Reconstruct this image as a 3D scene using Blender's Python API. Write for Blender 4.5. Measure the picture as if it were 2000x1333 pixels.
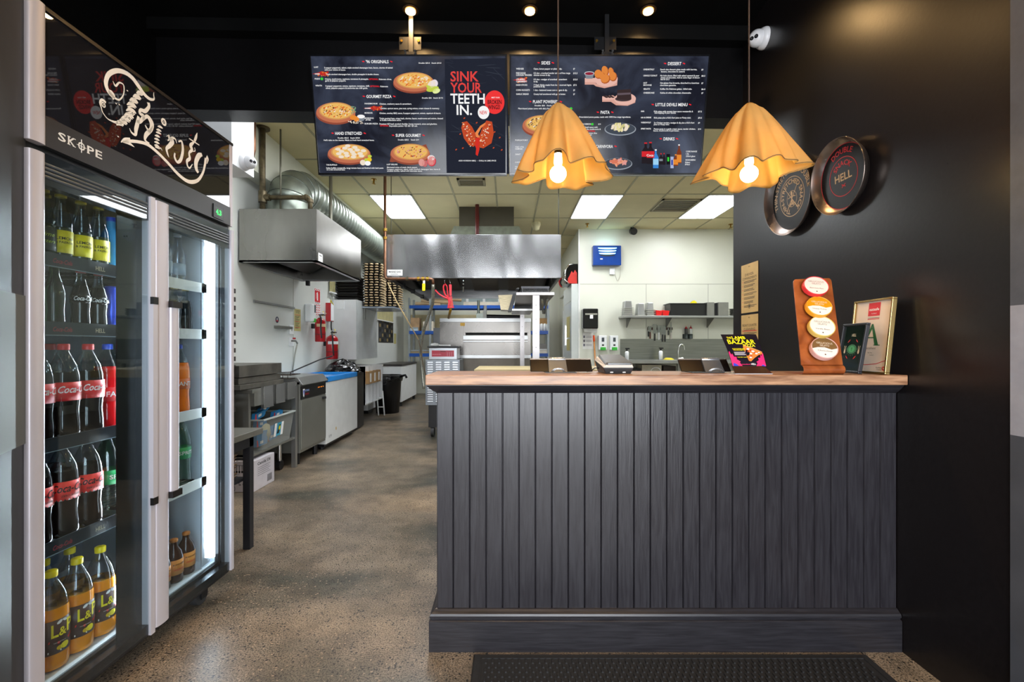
import bpy, math, random
from mathutils import Vector, Matrix
random.seed(7)
C = bpy.context.scene.collection
for o in list(bpy.data.objects): bpy.data.objects.remove(o)
PI = math.pi

# ------------------------------------------------------------ camera
EYE = 1.19; FL = 890.0; CX = 993.0; CY = 676.0
cam = bpy.data.cameras.new('camera'); camo = bpy.data.objects.new('camera', cam); C.objects.link(camo)
camo.location = (0, 0, EYE); camo.rotation_euler = (PI/2, 0, 0)
cam.sensor_width = 36; cam.lens = 36*FL/2000
cam.shift_x = (1000-CX)/2000; cam.shift_y = -(666.5-CY)/2000
cam.clip_start = 0.02
bpy.context.scene.camera = camo
# ------------------------------------------------------------ world / exposure
sc = bpy.context.scene
sc.view_settings.view_transform = 'Standard'; sc.view_settings.look = 'None'
sc.view_settings.exposure = 0.0; sc.view_settings.gamma = 1.0; sc.view_settings.use_curve_mapping = False
w = bpy.data.worlds.new('World'); sc.world = w; w.use_nodes = True
bg = w.node_tree.nodes['Background']; bg.inputs[0].default_value = (0.62, 0.72, 0.9, 1); bg.inputs[1].default_value = 0.9

def area(name, loc, rot, sx, sy, power, col, spread=PI):
    l = bpy.data.lights.new(name, 'AREA'); l.shape = 'RECTANGLE'; l.size = sx; l.size_y = sy
    l.energy = power; l.color = col; l.spread = spread
    o = bpy.data.objects.new(name, l); C.objects.link(o); o.location = loc; o.rotation_euler = rot
    return o
# daylight falling through the three panes of the shopfront behind the camera
for i, (x, p) in enumerate(((-1.05, 60), (0.25, 100), (1.2, 75))):
    area('daylight', (x, -1.92, 1.45), (PI/2, 0, 0), (0.62, 0.75, 0.45)[i], 2.3, p, (0.93, 0.96, 1.0))
TROFFER = 22.5      # strength of the kitchen ceiling panels
SPOT = 26.0
BULB = 48.0

# ------------------------------------------------------------ helpers
def X(px, Y): return (px-CX)/FL*Y
def Z(py, Y): return EYE-(py-CY)/FL*Y
def YW(px, x): return x*FL/(px-CX)

def srgb(h):
    if isinstance(h, str):
        h = h.lstrip('#'); c = [int(h[i:i+2], 16)/255 for i in (0, 2, 4)]
    else: c = list(h)
    return tuple((x/12.92 if x <= .04045 else ((x+.055)/1.055)**2.4) for x in c)

_m = {}
def mat(name, col='#808080', rough=.5, metal=0., emis=0., ecol=None, var=.06, scale=8., bump=0., coat=0., spec=.5, stretch=None, rvar=.1, trans=0., sss=0.):
    if name in _m: return _m[name]
    m = bpy.data.materials.new(name); m.use_nodes = True; nt = m.node_tree; N = nt.nodes; L = nt.links
    b = N['Principled BSDF']; c = srgb(col)
    tc = N.new('ShaderNodeTexCoord'); mp = N.new('ShaderNodeMapping'); L.new(tc.outputs['Object'], mp.inputs[0])
    if stretch: mp.inputs['Scale'].default_value = stretch
    nz = N.new('ShaderNodeTexNoise'); nz.inputs['Scale'].default_value = scale; nz.inputs['Detail'].default_value = 4
    L.new(mp.outputs[0], nz.inputs['Vector'])
    r = N.new('ShaderNodeValToRGB'); r.color_ramp.elements[0].position = .3; r.color_ramp.elements[1].position = .7
    r.color_ramp.elements[0].color = tuple(max(0, x*(1-var*2)) for x in c)+(1,)
    r.color_ramp.elements[1].color = tuple(min(1, x*(1+var)) for x in c)+(1,)
    L.new(nz.outputs['Fac'], r.inputs[0]); L.new(r.outputs[0], b.inputs['Base Color'])
    mr = N.new('ShaderNodeMapRange'); mr.inputs[3].default_value = max(.02, rough-rvar*rough); mr.inputs[4].default_value = min(1, rough+rvar*rough)
    L.new(nz.outputs['Fac'], mr.inputs[0]); L.new(mr.outputs[0], b.inputs['Roughness'])
    b.inputs['Metallic'].default_value = metal
    b.inputs['Specular IOR Level'].default_value = spec
    if coat: b.inputs['Coat Weight'].default_value = coat; b.inputs['Coat Roughness'].default_value = .08
    if trans: b.inputs['Transmission Weight'].default_value = trans
    if emis:
        b.inputs['Emission Strength'].default_value = emis
        b.inputs['Emission Color'].default_value = (srgb(ecol) if ecol else c)+(1,)
    if bump:
        bp = N.new('ShaderNodeBump'); bp.inputs['Strength'].default_value = bump; bp.inputs['Distance'].default_value = .01
        L.new(nz.outputs['Fac'], bp.inputs['Height']); L.new(bp.outputs[0], b.inputs['Normal'])
    _m[name] = m; return m

def glass(name, tint='#f4f8f8', f0=.03, rough=.01, mul=.7, haze=None):
    if name in _m: return _m[name]
    m = bpy.data.materials.new(name); m.use_nodes = True; nt = m.node_tree; N = nt.nodes; L = nt.links
    N.remove(N['Principled BSDF']); out = N['Material Output']
    t = N.new('ShaderNodeBsdfTransparent'); t.inputs[0].default_value = srgb(tint)+(1,)
    g = N.new('ShaderNodeBsdfGlossy'); g.inputs['Roughness'].default_value = rough
    fr = N.new('ShaderNodeLayerWeight'); fr.inputs[0].default_value = .35
    mr = N.new('ShaderNodeMapRange'); mr.inputs[3].default_value = f0; mr.inputs[4].default_value = .75*mul
    pw = N.new('ShaderNodeMath'); pw.operation = 'POWER'; pw.inputs[1].default_value = 3.4
    L.new(fr.outputs['Facing'], pw.inputs[0]); L.new(pw.outputs[0], mr.inputs[0])
    mx = N.new('ShaderNodeMixShader'); L.new(mr.outputs[0], mx.inputs[0]); L.new(t.outputs[0], mx.inputs[1]); L.new(g.outputs[0], mx.inputs[2])
    if haze:
        d = N.new('ShaderNodeBsdfDiffuse'); d.inputs[0].default_value = srgb(tint)+(1,)
        m2 = N.new('ShaderNodeMixShader'); m2.inputs[0].default_value = haze
        L.new(mx.outputs[0], m2.inputs[1]); L.new(d.outputs[0], m2.inputs[2]); mx = m2
    L.new(mx.outputs[0], out.inputs[0]); _m[name] = m; return m

_tx = {}
def text_geo(s, bold=False, shear=0., res=2):
    k = (s, bold, shear, res)
    if k in _tx: return _tx[k]
    cu = bpy.data.curves.new('t', 'FONT'); cu.body = s; cu.resolution_u = res; cu.offset = .018 if bold else 0; cu.shear = shear
    cu.fill_mode = 'FRONT'; cu.dimensions = '2D'
    o = bpy.data.objects.new('t', cu); me = o.to_mesh()
    v = [(p.co.x, p.co.y) for p in me.vertices]; f = [tuple(p.vertices) for p in me.polygons]
    o.to_mesh_clear(); bpy.data.objects.remove(o); bpy.data.curves.remove(cu)
    if v:
        x0 = min(a[0] for a in v); x1 = max(a[0] for a in v); v = [(a[0]-x0, a[1]) for a in v]; wd = x1-x0
    else: wd = 0.
    _tx[k] = (v, f, wd); return _tx[k]
CAP = .70

def frame(o, u, v):
    o = Vector(o); u = Vector(u).normalized(); v = Vector(v).normalized(); n = u.cross(v)
    return lambda a, b, c=0.: o+u*a+v*b+n*c

class MB:
    def __init__(s): s.v = []; s.f = []; s.mi = []; s.sm = []; s.ms = []
    def m(s, mt):
        if mt not in s.ms: s.ms.append(mt)
        return s.ms.index(mt)
    def add(s, vs, fs, mt, smooth=False, M=None):
        n = len(s.v); i = s.m(mt)
        s.v += [tuple(M @ Vector(p)) if M else tuple(p) for p in vs]
        for f in fs: s.f.append(tuple(n+k for k in f)); s.mi.append(i); s.sm.append(smooth)
        return s
    def box(s, x0, x1, y0, y1, z0, z1, mt, M=None):
        if x0 > x1: x0, x1 = x1, x0
        if y0 > y1: y0, y1 = y1, y0
        if z0 > z1: z0, z1 = z1, z0
        v = [(x0,y0,z0),(x1,y0,z0),(x1,y1,z0),(x0,y1,z0),(x0,y0,z1),(x1,y0,z1),(x1,y1,z1),(x0,y1,z1)]
        return s.add(v, [(0,3,2,1),(4,5,6,7),(0,1,5,4),(1,2,6,5),(2,3,7,6),(3,0,4,7)], mt, M=M)
    def hexa(s, b, t, mt):   # bottom 4 pts, top 4 pts (ccw from above)
        return s.add(list(b)+list(t), [(0,3,2,1),(4,5,6,7),(0,1,5,4),(1,2,6,5),(2,3,7,6),(3,0,4,7)], mt)
    def cyl(s, p0, p1, r0, r1=None, n=16, mt=None, caps=True, smooth=True):
        r1 = r0 if r1 is None else r1; p0 = Vector(p0); p1 = Vector(p1); d = (p1-p0).normalized()
        a = d.orthogonal().normalized(); b = d.cross(a)
        v = []
        for p, r in ((p0, r0), (p1, r1)):
            for k in range(n):
                t = 2*PI*k/n; v.append(p+(a*math.cos(t)+b*math.sin(t))*r)
        s.add(v, [(k, (k+1) % n, n+(k+1) % n, n+k) for k in range(n)], mt, smooth)
        if caps: s.add(v[:n], [tuple(range(n-1, -1, -1))], mt); s.add(v[n:], [tuple(range(n))], mt)
        return s
    def tube(s, pts, r, mt, n=8, closed=False, rr=None):
        pts = [Vector(p) for p in pts]; N = len(pts); v = []; up = None
        for i, p in enumerate(pts):
            a = pts[i-1] if (i > 0 or closed) else p; b = pts[(i+1) % N] if (i < N-1 or closed) else p
            d = (b-a).normalized()
            if up is None: up = d.orthogonal().normalized()
            up = (up-d*up.dot(d)); up = up.normalized() if up.length > 1e-6 else d.orthogonal().normalized()
            q = d.cross(up); R = rr[i] if rr else r
            for k in range(n):
                t = 2*PI*k/n; v.append(p+(up*math.cos(t)+q*math.sin(t))*R)
        f = []
        for i in range(N if closed else N-1):
            j = (i+1) % N
            for k in range(n): f.append((i*n+k, i*n+(k+1) % n, j*n+(k+1) % n, j*n+k))
        if not closed: f.append(tuple(range(n-1, -1, -1))); f.append(tuple((N-1)*n+k for k in range(n)))
        return s.add(v, f, mt, True)
    def lathe(s, prof, o, mt, n=24, fn=None, smooth=True, rmod=None):
        v = []; o = Vector(o)
        for r, z in prof:
            for k in range(n):
                t = 2*PI*k/n; q = r*(rmod(t, z) if rmod else 1)
                p = Vector((q*math.cos(t), q*math.sin(t), z)); v.append(fn(p) if fn else o+p)
        f = []
        for i in range(len(prof)-1):
            for k in range(n): f.append((i*n+k, i*n+(k+1) % n, (i+1)*n+(k+1) % n, (i+1)*n+k))
        s.add(v, f, mt, smooth)
        if prof[0][0] > 1e-5: s.add(v[:n], [tuple(range(n-1, -1, -1))], mt)
        if prof[-1][0] > 1e-5: s.add(v[-n:], [tuple(range(n))], mt)
        return s
    def prism(s, pts, fn, d, mt):      # outline in (a,b), extruded from c=0 to c=d through frame fn
        n = len(pts); v = [fn(a, b, 0) for a, b in pts]+[fn(a, b, d) for a, b in pts]
        f = [tuple(range(n-1, -1, -1)), tuple(range(n, 2*n))]+[(k, (k+1) % n, n+(k+1) % n, n+k) for k in range(n)]
        return s.add(v, f, mt)
    def flat(s, pts, fn, c, mt):
        return s.add([fn(a, b, c) for a, b in pts], [tuple(range(len(pts)))], mt)
    def disc(s, a, b, ra, rb, fn, c, mt, n=28, rot=0):
        return s.flat([(a+ra*math.cos(2*PI*k/n)*math.cos(rot)-rb*math.sin(2*PI*k/n)*math.sin(rot), b+ra*math.cos(2*PI*k/n)*math.sin(rot)+rb*math.sin(2*PI*k/n)*math.cos(rot)) for k in range(n)], fn, c, mt)
    def rect(s, a0, b0, a1, b1, fn, c, mt): return s.flat([(a0,b0),(a1,b0),(a1,b1),(a0,b1)], fn, c, mt)
    def ring(s, a, b, r0, r1, fn, c, mt, n=40):
        v = []; f = []
        for k in range(n):
            t = 2*PI*k/n; v += [fn(a+r0*math.cos(t), b+r0*math.sin(t), c), fn(a+r1*math.cos(t), b+r1*math.sin(t), c)]
        for k in range(n): j = (k+1) % n; f.append((2*k, 2*k+1, 2*j+1, 2*j))
        return s.add(v, f, mt)
    def ribbon(s, pts, ws, fn, c, mt):
        v = []; n = len(pts)
        for i in range(n):
            a = Vector(pts[max(0, i-1)]); b = Vector(pts[min(n-1, i+1)]); d = (b-a)
            d = d.normalized() if d.length > 1e-9 else Vector((1, 0)); q = Vector((-d.y, d.x)); p = Vector(pts[i]); h = (ws[i] if isinstance(ws, (list, tuple)) else ws)/2
            v += [fn(*(p-q*h), c), fn(*(p+q*h), c)]
        return s.add(v, [(2*i, 2*i+2, 2*i+3, 2*i+1) for i in range(n-1)], mt)
    def text(s, st, fn, a, b, h, mt, c=.001, width=None, align='l', bold=False, shear=0., map2=None):
        v, f, wd = text_geo(st, bold, shear)
        if not v: return s
        k = h/CAP; kx = k if width is None else width/wd; W = wd*kx
        off = 0 if align == 'l' else (-W/2 if align == 'c' else -W)
        P = [(a+off+x*kx, b+y*k) for x, y in v]
        if map2: P = [map2(*p) for p in P]
        return s.add([fn(p[0], p[1], c) for p in P], f, mt)
    def build(s, name, parent=None, loc=None, bevel=0., solid=0., sub=0):
        o0 = Vector((0, 0, 0))
        if parent is not None: o0 = wl(parent)
        elif loc is not None: o0 = Vector(loc)
        elif s.v:
            xs = [p[0] for p in s.v]; ys = [p[1] for p in s.v]; zs = [p[2] for p in s.v]
            o0 = Vector(((min(xs)+max(xs))/2, (min(ys)+max(ys))/2, min(zs)))
        me = bpy.data.meshes.new(name); me.from_pydata([tuple(Vector(p)-o0) for p in s.v], [], s.f)
        for m_ in s.ms: me.materials.append(m_)
        me.polygons.foreach_set('material_index', s.mi); me.polygons.foreach_set('use_smooth', s.sm); me.update()
        o = bpy.data.objects.new(name, me); C.objects.link(o)
        if parent is not None: o.parent = parent
        else: o.location = o0
        if solid: q = o.modifiers.new('s', 'SOLIDIFY'); q.thickness = solid
        if sub: q = o.modifiers.new('ss', 'SUBSURF'); q.levels = sub; q.render_levels = sub
        if bevel:
            q = o.modifiers.new('b', 'BEVEL'); q.width = bevel; q.segments = 2; q.limit_method = 'ANGLE'; q.angle_limit = .7
        return o
def wl(o):
    v = Vector((0, 0, 0))
    while o is not None: v = v+o.location; o = o.parent
    return v
def tag(o, label=None, cat=None, group=None, kind=None):
    if label: o['label'] = label
    if cat: o['category'] = cat
    if group: o['group'] = group
    if kind: o['kind'] = kind
    return o
def thing(name, loc, label, cat, group=None):
    o = bpy.data.objects.new(name, None); o.empty_display_size = .05; C.objects.link(o); o.location = loc
    return tag(o, label, cat, group)
def struct(o): o['kind'] = 'structure'; return o
def kids(o): return [c for c in bpy.data.objects if c.parent == o]
def copy_tree(o, ks=None):
    c = o.copy(); C.objects.link(c)
    for ch in kids(o):
        d = copy_tree(ch); d.parent = c
    return c

# ------------------------------------------------------------ materials
BLACKB = mat('black_bulkhead_paint', '#060506', .45, spec=.25, scale=60, bump=.03)
BLACKW = mat('black_wall_paint', '#161314', .29, scale=60, bump=.03, var=.1)
BLACKC = mat('black_ceiling_paint', '#060606', .6, spec=.15)
CREAM = mat('cream_wall_panel', '#d8d9ca', .35, var=.02, scale=1.5)
WHITE = mat('white_enamel', '#e6e8e8', .3, var=.02)
WHITEP = mat('white_plastic', '#eceeee', .4, var=.01)
BLACKP = mat('black_plastic', '#141416', .35)
BLACKG = mat('black_gloss_plastic', '#0c0c0e', .12)
RUBBER = mat('rubber_black', '#2a2a2b', .5, bump=.1, scale=80)
ALU = mat('anodised_aluminium', '#d2d0da', .42, .35, var=.01)
CHROME = mat('chrome', '#e0e0e0', .1, 1., var=.01)
STEEL = mat('brushed_steel', '#a9aaa9', .30, .8, var=.05, scale=4, rvar=.2)
STEELD = mat('dull_steel', '#86867f', .38, .55, var=.06, scale=5, rvar=.2)
GALV = mat('galvanised_steel', '#98a096', .42, .85, var=.1, scale=14)
HOODS = mat('hood_steel', '#a3a19c', .3, 1., var=.12, scale=2.5, stretch=(1, 1, .4), rvar=.4, bump=.05)
DARKM = mat('dark_metal', '#2a2a2c', .45, .6)
PIPE = mat('rusty_pipe', '#6a5f48', .5, .6, var=.3, scale=18)
COPPER = mat('copper_pipe', '#7a5640', .4, .8, var=.2, scale=14)
BLUE = mat('blue_powder_coat', '#0c4ea8', .35)
RED = mat('red_enamel', '#b01820', .25)
REDP = mat('red_print', '#d8202a', .5)
YEL = mat('yellow_plastic', '#f2d800', .35)
TAN = mat('tan_cardboard', '#b08a5c', .8, var=.1)
KRAFT = mat('kraft_paper', '#a88a68', .85, var=.15)
INK = mat('black_ink', '#141414', .6)
WINK = mat('white_ink', '#f0f0ec', .5)
GOLDW = mat('brass', '#b08a3a', .25, .9)
ORANGE = mat('orange_plastic', '#f0561a', .4)
GREENP = mat('green_plastic', '#38b43a', .35)

def mat_floor():
    m = bpy.data.materials.new('polished_concrete'); m.use_nodes = True; nt = m.node_tree; N = nt.nodes; L = nt.links; b = N['Principled BSDF']
    tc = N.new('ShaderNodeTexCoord')
    def noise(sc_, det=4, st=None):
        n = N.new('ShaderNodeTexNoise'); n.inputs['Scale'].default_value = sc_; n.inputs['Detail'].default_value = det
        if st:
            mp = N.new('ShaderNodeMapping'); mp.inputs['Scale'].default_value = st; L.new(tc.outputs['Object'], mp.inputs[0]); L.new(mp.outputs[0], n.inputs['Vector'])
        else: L.new(tc.outputs['Object'], n.inputs['Vector'])
        return n
    def ramp(src, *els):
        r = N.new('ShaderNodeValToRGB'); r.color_ramp.elements.remove(r.color_ramp.elements[1])
        r.color_ramp.elements[0].position = els[0][0]; r.color_ramp.elements[0].color = srgb(els[0][1])+(1,)
        for p, c in els[1:]: e = r.color_ramp.elements.new(p); e.color = srgb(c)+(1,)
        L.new(src, r.inputs[0]); return r
    def mix(f, a, c, mode='MIX', fac=None):
        x = N.new('ShaderNodeMix'); x.data_type = 'RGBA'; x.blend_type = mode
        if fac is not None: x.inputs[0].default_value = fac
        else: L.new(f, x.inputs[0])
        L.new(a, x.inputs[6]); L.new(c, x.inputs[7]); return x
    big = noise(.9, 6, (1, 2.2, 1))
    base = ramp(big.outputs['Fac'], (.34, '#5b5a50'), (.5, '#918270'), (.66, '#a9967e'))
    med = noise(7, 6); r2 = ramp(med.outputs['Fac'], (.35, '#7a7a76'), (.62, '#ffffff'))
    c1 = mix(None, base.outputs[0], r2.outputs[0], 'MULTIPLY', .45)
    # aggregate: dark and pale chips
    v = N.new('ShaderNodeTexVoronoi'); v.inputs['Scale'].default_value = 95; L.new(tc.outputs['Object'], v.inputs['Vector'])
    sp = N.new('ShaderNodeSeparateColor'); L.new(v.outputs['Color'], sp.inputs[0])
    lt = N.new('ShaderNodeMath'); lt.operation = 'LESS_THAN'; lt.inputs[1].default_value = .16; L.new(sp.outputs[0], lt.inputs[0])
    d = N.new('ShaderNodeMath'); d.operation = 'LESS_THAN'; d.inputs[1].default_value = .42; L.new(v.outputs['Distance'], d.inputs[0])
    mu = N.new('ShaderNodeMath'); mu.operation = 'MULTIPLY'; L.new(lt.outputs[0], mu.inputs[0]); L.new(d.outputs[0], mu.inputs[1])
    dark = N.new('ShaderNodeRGB'); dark.outputs[0].default_value = srgb('#34322f')+(1,)
    c2 = mix(mu.outputs[0], c1.outputs[2], dark.outputs[0])
    gt = N.new('ShaderNodeMath'); gt.operation = 'GREATER_THAN'; gt.inputs[1].default_value = .91; L.new(sp.outputs[1], gt.inputs[0])
    m3 = N.new('ShaderNodeMath'); m3.operation = 'MULTIPLY'; L.new(gt.outputs[0], m3.inputs[0]); L.new(d.outputs[0], m3.inputs[1])
    pale = N.new('ShaderNodeRGB'); pale.outputs[0].default_value = srgb('#a8937c')+(1,)
    c3 = mix(m3.outputs[0], c2.outputs[2], pale.outputs[0])
    fine = noise(170, 3); r4 = ramp(fine.outputs['Fac'], (.40, '#4c4a48'), (.56, '#ffffff'))
    c4 = mix(None, c3.outputs[2], r4.outputs[0], 'MULTIPLY', .75)
    L.new(c4.outputs[2], b.inputs['Base Color'])
    mr = N.new('ShaderNodeMapRange'); mr.inputs[3].default_value = .22; mr.inputs[4].default_value = .48; L.new(big.outputs['Fac'], mr.inputs[0]); L.new(mr.outputs[0], b.inputs['Roughness'])
    bp = N.new('ShaderNodeBump'); bp.inputs['Strength'].default_value = .08; bp.inputs['Distance'].default_value = .004; L.new(fine.outputs['Fac'], bp.inputs['Height']); L.new(bp.outputs[0], b.inputs['Normal'])
    return m
FLOOR = mat_floor()

def mat_wood(name, c0, c1, sc_=(1.2, 14, 14), rough=.3, scale=6, bump=.1, paint=False):
    m = bpy.data.materials.new(name); m.use_nodes = True; nt = m.node_tree; N = nt.nodes; L = nt.links; b = N['Principled BSDF']
    tc = N.new('ShaderNodeTexCoord'); mp = N.new('ShaderNodeMapping'); mp.inputs['Scale'].default_value = sc_; L.new(tc.outputs['Object'], mp.inputs[0])
    n = N.new('ShaderNodeTexNoise'); n.inputs['Scale'].default_value = scale; n.inputs['Detail'].default_value = 7; n.inputs['Distortion'].default_value = .6; L.new(mp.outputs[0], n.inputs['Vector'])
    r = N.new('ShaderNodeValToRGB'); r.color_ramp.elements[0].position = .32; r.color_ramp.elements[1].position = .68
    r.color_ramp.elements[0].color = srgb(c0)+(1,); r.color_ramp.elements[1].color = srgb(c1)+(1,)
    L.new(n.outputs['Fac'], r.inputs[0]); L.new(r.outputs[0], b.inputs['Base Color'])
    mr = N.new('ShaderNodeMapRange'); mr.inputs[3].default_value = rough*.8; mr.inputs[4].default_value = rough*1.3; L.new(n.outputs['Fac'], mr.inputs[0]); L.new(mr.outputs[0], b.inputs['Roughness'])
    bp = N.new('ShaderNodeBump'); bp.inputs['Strength'].default_value = bump; bp.inputs['Distance'].default_value = .004; L.new(n.outputs['Fac'], bp.inputs['Height']); L.new(bp.outputs[0], b.inputs['Normal'])
    _m[name] = m; return m
WOODTOP = mat_wood('stained_timber_top', '#7d5840', '#bb906e', (1.2, 10, 10), .3)
BOARD = mat_wood('black_painted_boards', '#211f24', '#2d2c31', (14, 14, 1.0), .30, 7, .18)
BOARDH = mat_wood('black_painted_skirting', '#201f23', '#2c2b30', (1.0, 14, 14), .32, 7, .14)
# ============================================================ SHELL
WR = 1.53          # black right wall plane
CK = 3.33; CF = 3.23   # ceilings
b = MB().box(-5, 6, -3.2, 13, -.1, 0, FLOOR); struct(b.build('floor', loc=(0, 0, 0)))
b = MB().box(-2.8, 5.2, 3.08, 11.6, CK, CK+.1, mat('ceiling_tile', '#d4c99e', .8, var=.06, scale=1.2)); struct(b.build('ceiling', loc=(0, 0, 0)))
TB = mat('tile_grid_bar', '#a8a284', .6)
b = MB()
for k in range(-2, 12):
    x = -1.97+.6*k+.0
    if x > -2.65: b.box(x-.012, x+.012, 3.1, 11.5, CK-.006, CK, TB)
for k in range(0, 8):
    y = 2.83+1.195*k
    if y > 3.1: b.box(-2.6, 5.1, y-.012, y+.012, CK-.006, CK, TB)
struct(b.build('trim_1', loc=(0, 0, 0)))
b = MB().box(-3.4, 3.2, -2.2, 3.05, CF, CF+.1, BLACKC); struct(b.build('ceiling', loc=(0, 0, 0)))
# black bulkhead the screens hang in front of, very slightly out of square, with a box beam along its head
b = MB(); b.hexa([(-2.62, 2.89, 2.70), (WR, 2.975, 2.675), (WR, 3.12, 2.675), (-2.62, 3.05, 2.70)], [(-2.62, 2.89, CF), (WR, 2.975, CF), (WR, 3.12, CF), (-2.62, 3.05, CF)], BLACKB)
struct(b.build('wall_back', loc=(0, 0, 0)))
b = MB(); b.hexa([(-2.24, 2.82, 3.155), (WR, 2.90, 3.135), (WR, 2.975, 3.135), (-2.24, 2.895, 3.155)], [(-2.24, 2.82, CF), (WR, 2.90, CF), (WR, 2.975, CF), (-2.24, 2.895, CF)], BLACKC)
struct(b.build('trim_2', loc=(0, 0, 0)))
# right wall with the counter against it
b = MB().box(WR, WR+.11, 1.385, 3.10, 0, CF, BLACKW); struct(b.build('wall_right', loc=(0, 0, 0)))
b = MB().box(-2.36, -2.24, -2.0, 2.89, 0, CF, BLACKC); struct(b.build('wall_left', loc=(0, 0, 0)))
# grey shopfront piers with a pale band at waist height
PD = mat('charcoal_pier_paint', '#50535b', .45, scale=20, bump=.05, var=.08)
PB = mat('pale_grey_band', '#9a9ca6', .5, scale=20, bump=.03, var=.05)
PL = mat('mid_grey_pier', '#4c4f56', .45, var=.08)
b = MB()
for z0, z1, m_, e in ((0, .92, PL, 0), (.92, 1.312, PB, .004), (1.312, CF, PD, 0)):
    b.box(WR-.005, 3.2, 1.30-e, 1.385, z0, z1, m_)
struct(b.build('wall_right_front', loc=(0, 0, 0)))
PD2 = mat('dark_metallic_panel', '#26272a', .5, scale=14, var=.1); PB2 = mat('grey_green_band', '#5c625f', .55, var=.08)
PX0, PY0 = X(50, 1.27), 1.27; dx, dy = .508, -.861
b = MB()
for z0, z1, m_, e in ((0, .92, PD2, 0), (.92, 1.328, PB2, .004), (1.328, CF, PD2, 0)):
    q = [(PX0, PY0), (PX0+dx*.28, PY0+dy*.28), (PX0+dx*.28-.15, PY0+dy*.28-.1), (PX0-.15, PY0-.1)]
    n_ = Vector((.861, .508))*e
    q = [(q[0][0]+n_.x, q[0][1]+n_.y), (q[1][0]+n_.x, q[1][1]+n_.y), q[2], q[3]]
    b.hexa([(x, y, z0) for x, y in reversed(q)], [(x, y, z1) for x, y in reversed(q)], m_)
struct(b.build('wall_left_front', loc=(0, 0, 0)))
# shopfront behind the camera: frame, mullions and glass panes
SF = mat('shopfront_frame', '#2a2b2e', .4, .4)
b = MB()
b.box(-3.4, 3.2, -2.15, -2.0, 2.75, CF, BLACKW); b.box(-3.4, 3.2, -2.15, -2.0, 0, .18, BLACKW)
for x in (-3.3, -1.5, -.62, .85, 1.5, 2.6): b.box(x-.05, x+.05, -2.14, -2.0, .18, 2.75, SF)
struct(b.build('wall_front', loc=(0, 0, 0)))
b = MB(); b.box(-3.25, 2.55, -2.1, -2.09, .18, 2.75, glass('shop_glass')); struct(b.build('window_1', loc=(0, 0, 0)))
b = MB(); b.box(-3.5, -3.4, -2.1, 1.1, 0, CF, BLACKC); struct(b.build('wall_far_left', loc=(0, 0, 0)))
b = MB(); b.box(3.2, 3.3, -2.1, 1.4, 0, CF, BLACKC); struct(b.build('wall_far_right', loc=(0, 0, 0)))
# kitchen walls
SEAM = mat('panel_seam', '#a9a99c', .6)
WL = -2.62
b = MB().box(WL-.1, WL, 3.05, 11.5, 0, CK, mat('kitchen_left_wall', '#dcdfda', .35, var=.04, scale=1.2))
for y in (4.28, 5.55, 6.75): b.box(WL, WL+.002, y-.004, y+.004, .1, CK, SEAM)
struct(b.build('wall_left_kitchen', loc=(0, 0, 0)))
b = MB().box(WL, 5.2, 11.4, 11.5, 0, CK, CREAM); struct(b.build('wall_back_kitchen', loc=(0, 0, 0)))
KX = 1.285; KY = 8.35
b = MB().box(KX, 5.1, KY, KY+.12, 0, CK, CREAM).box(KX, KX+.12, KY+.12, 11.4, 0, CK, CREAM)
b.box(KX, 5.1, KY-.003, KY, 2.32, 2.328, SEAM)
for x in (X(1262, KY), X(1383, KY)): b.box(x-.004, x+.004, KY-.003, KY, 0, 2.32, SEAM)
b.box(KX-.004, KX+.02, KY-.004, KY, 0, CK, mat('corner_bead', '#f4f4ee', .4))
struct(b.build('wall_right_kitchen', loc=(0, 0, 0)))
b = MB().box(5.0, 5.1, 3.0, KY, 0, CK, CREAM); struct(b.build('wall_far_right_kitchen', loc=(0, 0, 0)))
b = MB().box(WR+.11, 5.1, 3.0, 3.10, 0, CK, CREAM); struct(b.build('wall_front_kitchen', loc=(0, 0, 0)))
# white boxed beam along the left of the kitchen
b = MB().box(WL, -1.86, 3.06, 3.33, 2.42, CK, WHITE); struct(b.build('trim_3', loc=(0, 0, 0)))
b = MB().box(WL, -2.435, 3.33, 11.4, 2.875, CK, CREAM); struct(b.build('trim_4', loc=(0, 0, 0)))

# ------------------------------------------------------------ troffers
TE = mat('light_diffuser', '#ffffff', .5, emis=TROFFER, ecol='#f6faff', var=0)
def troffer(x, y, label):
    t = thing('ceiling_light', (x, y, CK), label, 'light', 'recessed kitchen ceiling lights')
    MB().box(x-.285, x+.285, y-.575, y+.575, CK-.012, CK-.008, TE).build('diffuser', t)
    f = MB()
    for a in ((x-.3, x-.285, y-.59, y+.59), (x+.285, x+.3, y-.59, y+.59), (x-.3, x+.3, y-.59, y-.575), (x-.3, x+.3, y+.575, y+.59)): f.box(*a, CK-.014, CK-.0005, WHITE)
    f.build('frame', t)
troffer(-1.67, 7.02, 'leftmost rectangular white ceiling light panel, just right of the silver duct')
troffer(1.33, 7.02, 'middle rectangular white ceiling light panel, right of the centre hood')
troffer(3.13, 7.02, 'rightmost rectangular white ceiling light panel, beside the square ceiling grille')
troffer(4.33, 5.0, 'rectangular white ceiling light panel hidden round the corner to the right')
troffer(-.47, 4.63, 'white ceiling light panel above the walkway behind the screens')  # extra panel hidden by the screens, there to light the kitchen from the near side
troffer(-1.07, 3.43, 'left of two white ceiling light panels just behind the black bulkhead')  # unseen extra panel, put in to light the hood front and left bench
troffer(.73, 3.43, 'right of two white ceiling light panels just behind the black bulkhead')  # also out of view, added for more light on the hood front
troffer(-.47, 9.40, 'white ceiling light panel at the back, hidden above the centre hood')  # extra panel out of sight, added to lift the dim left wall
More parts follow.
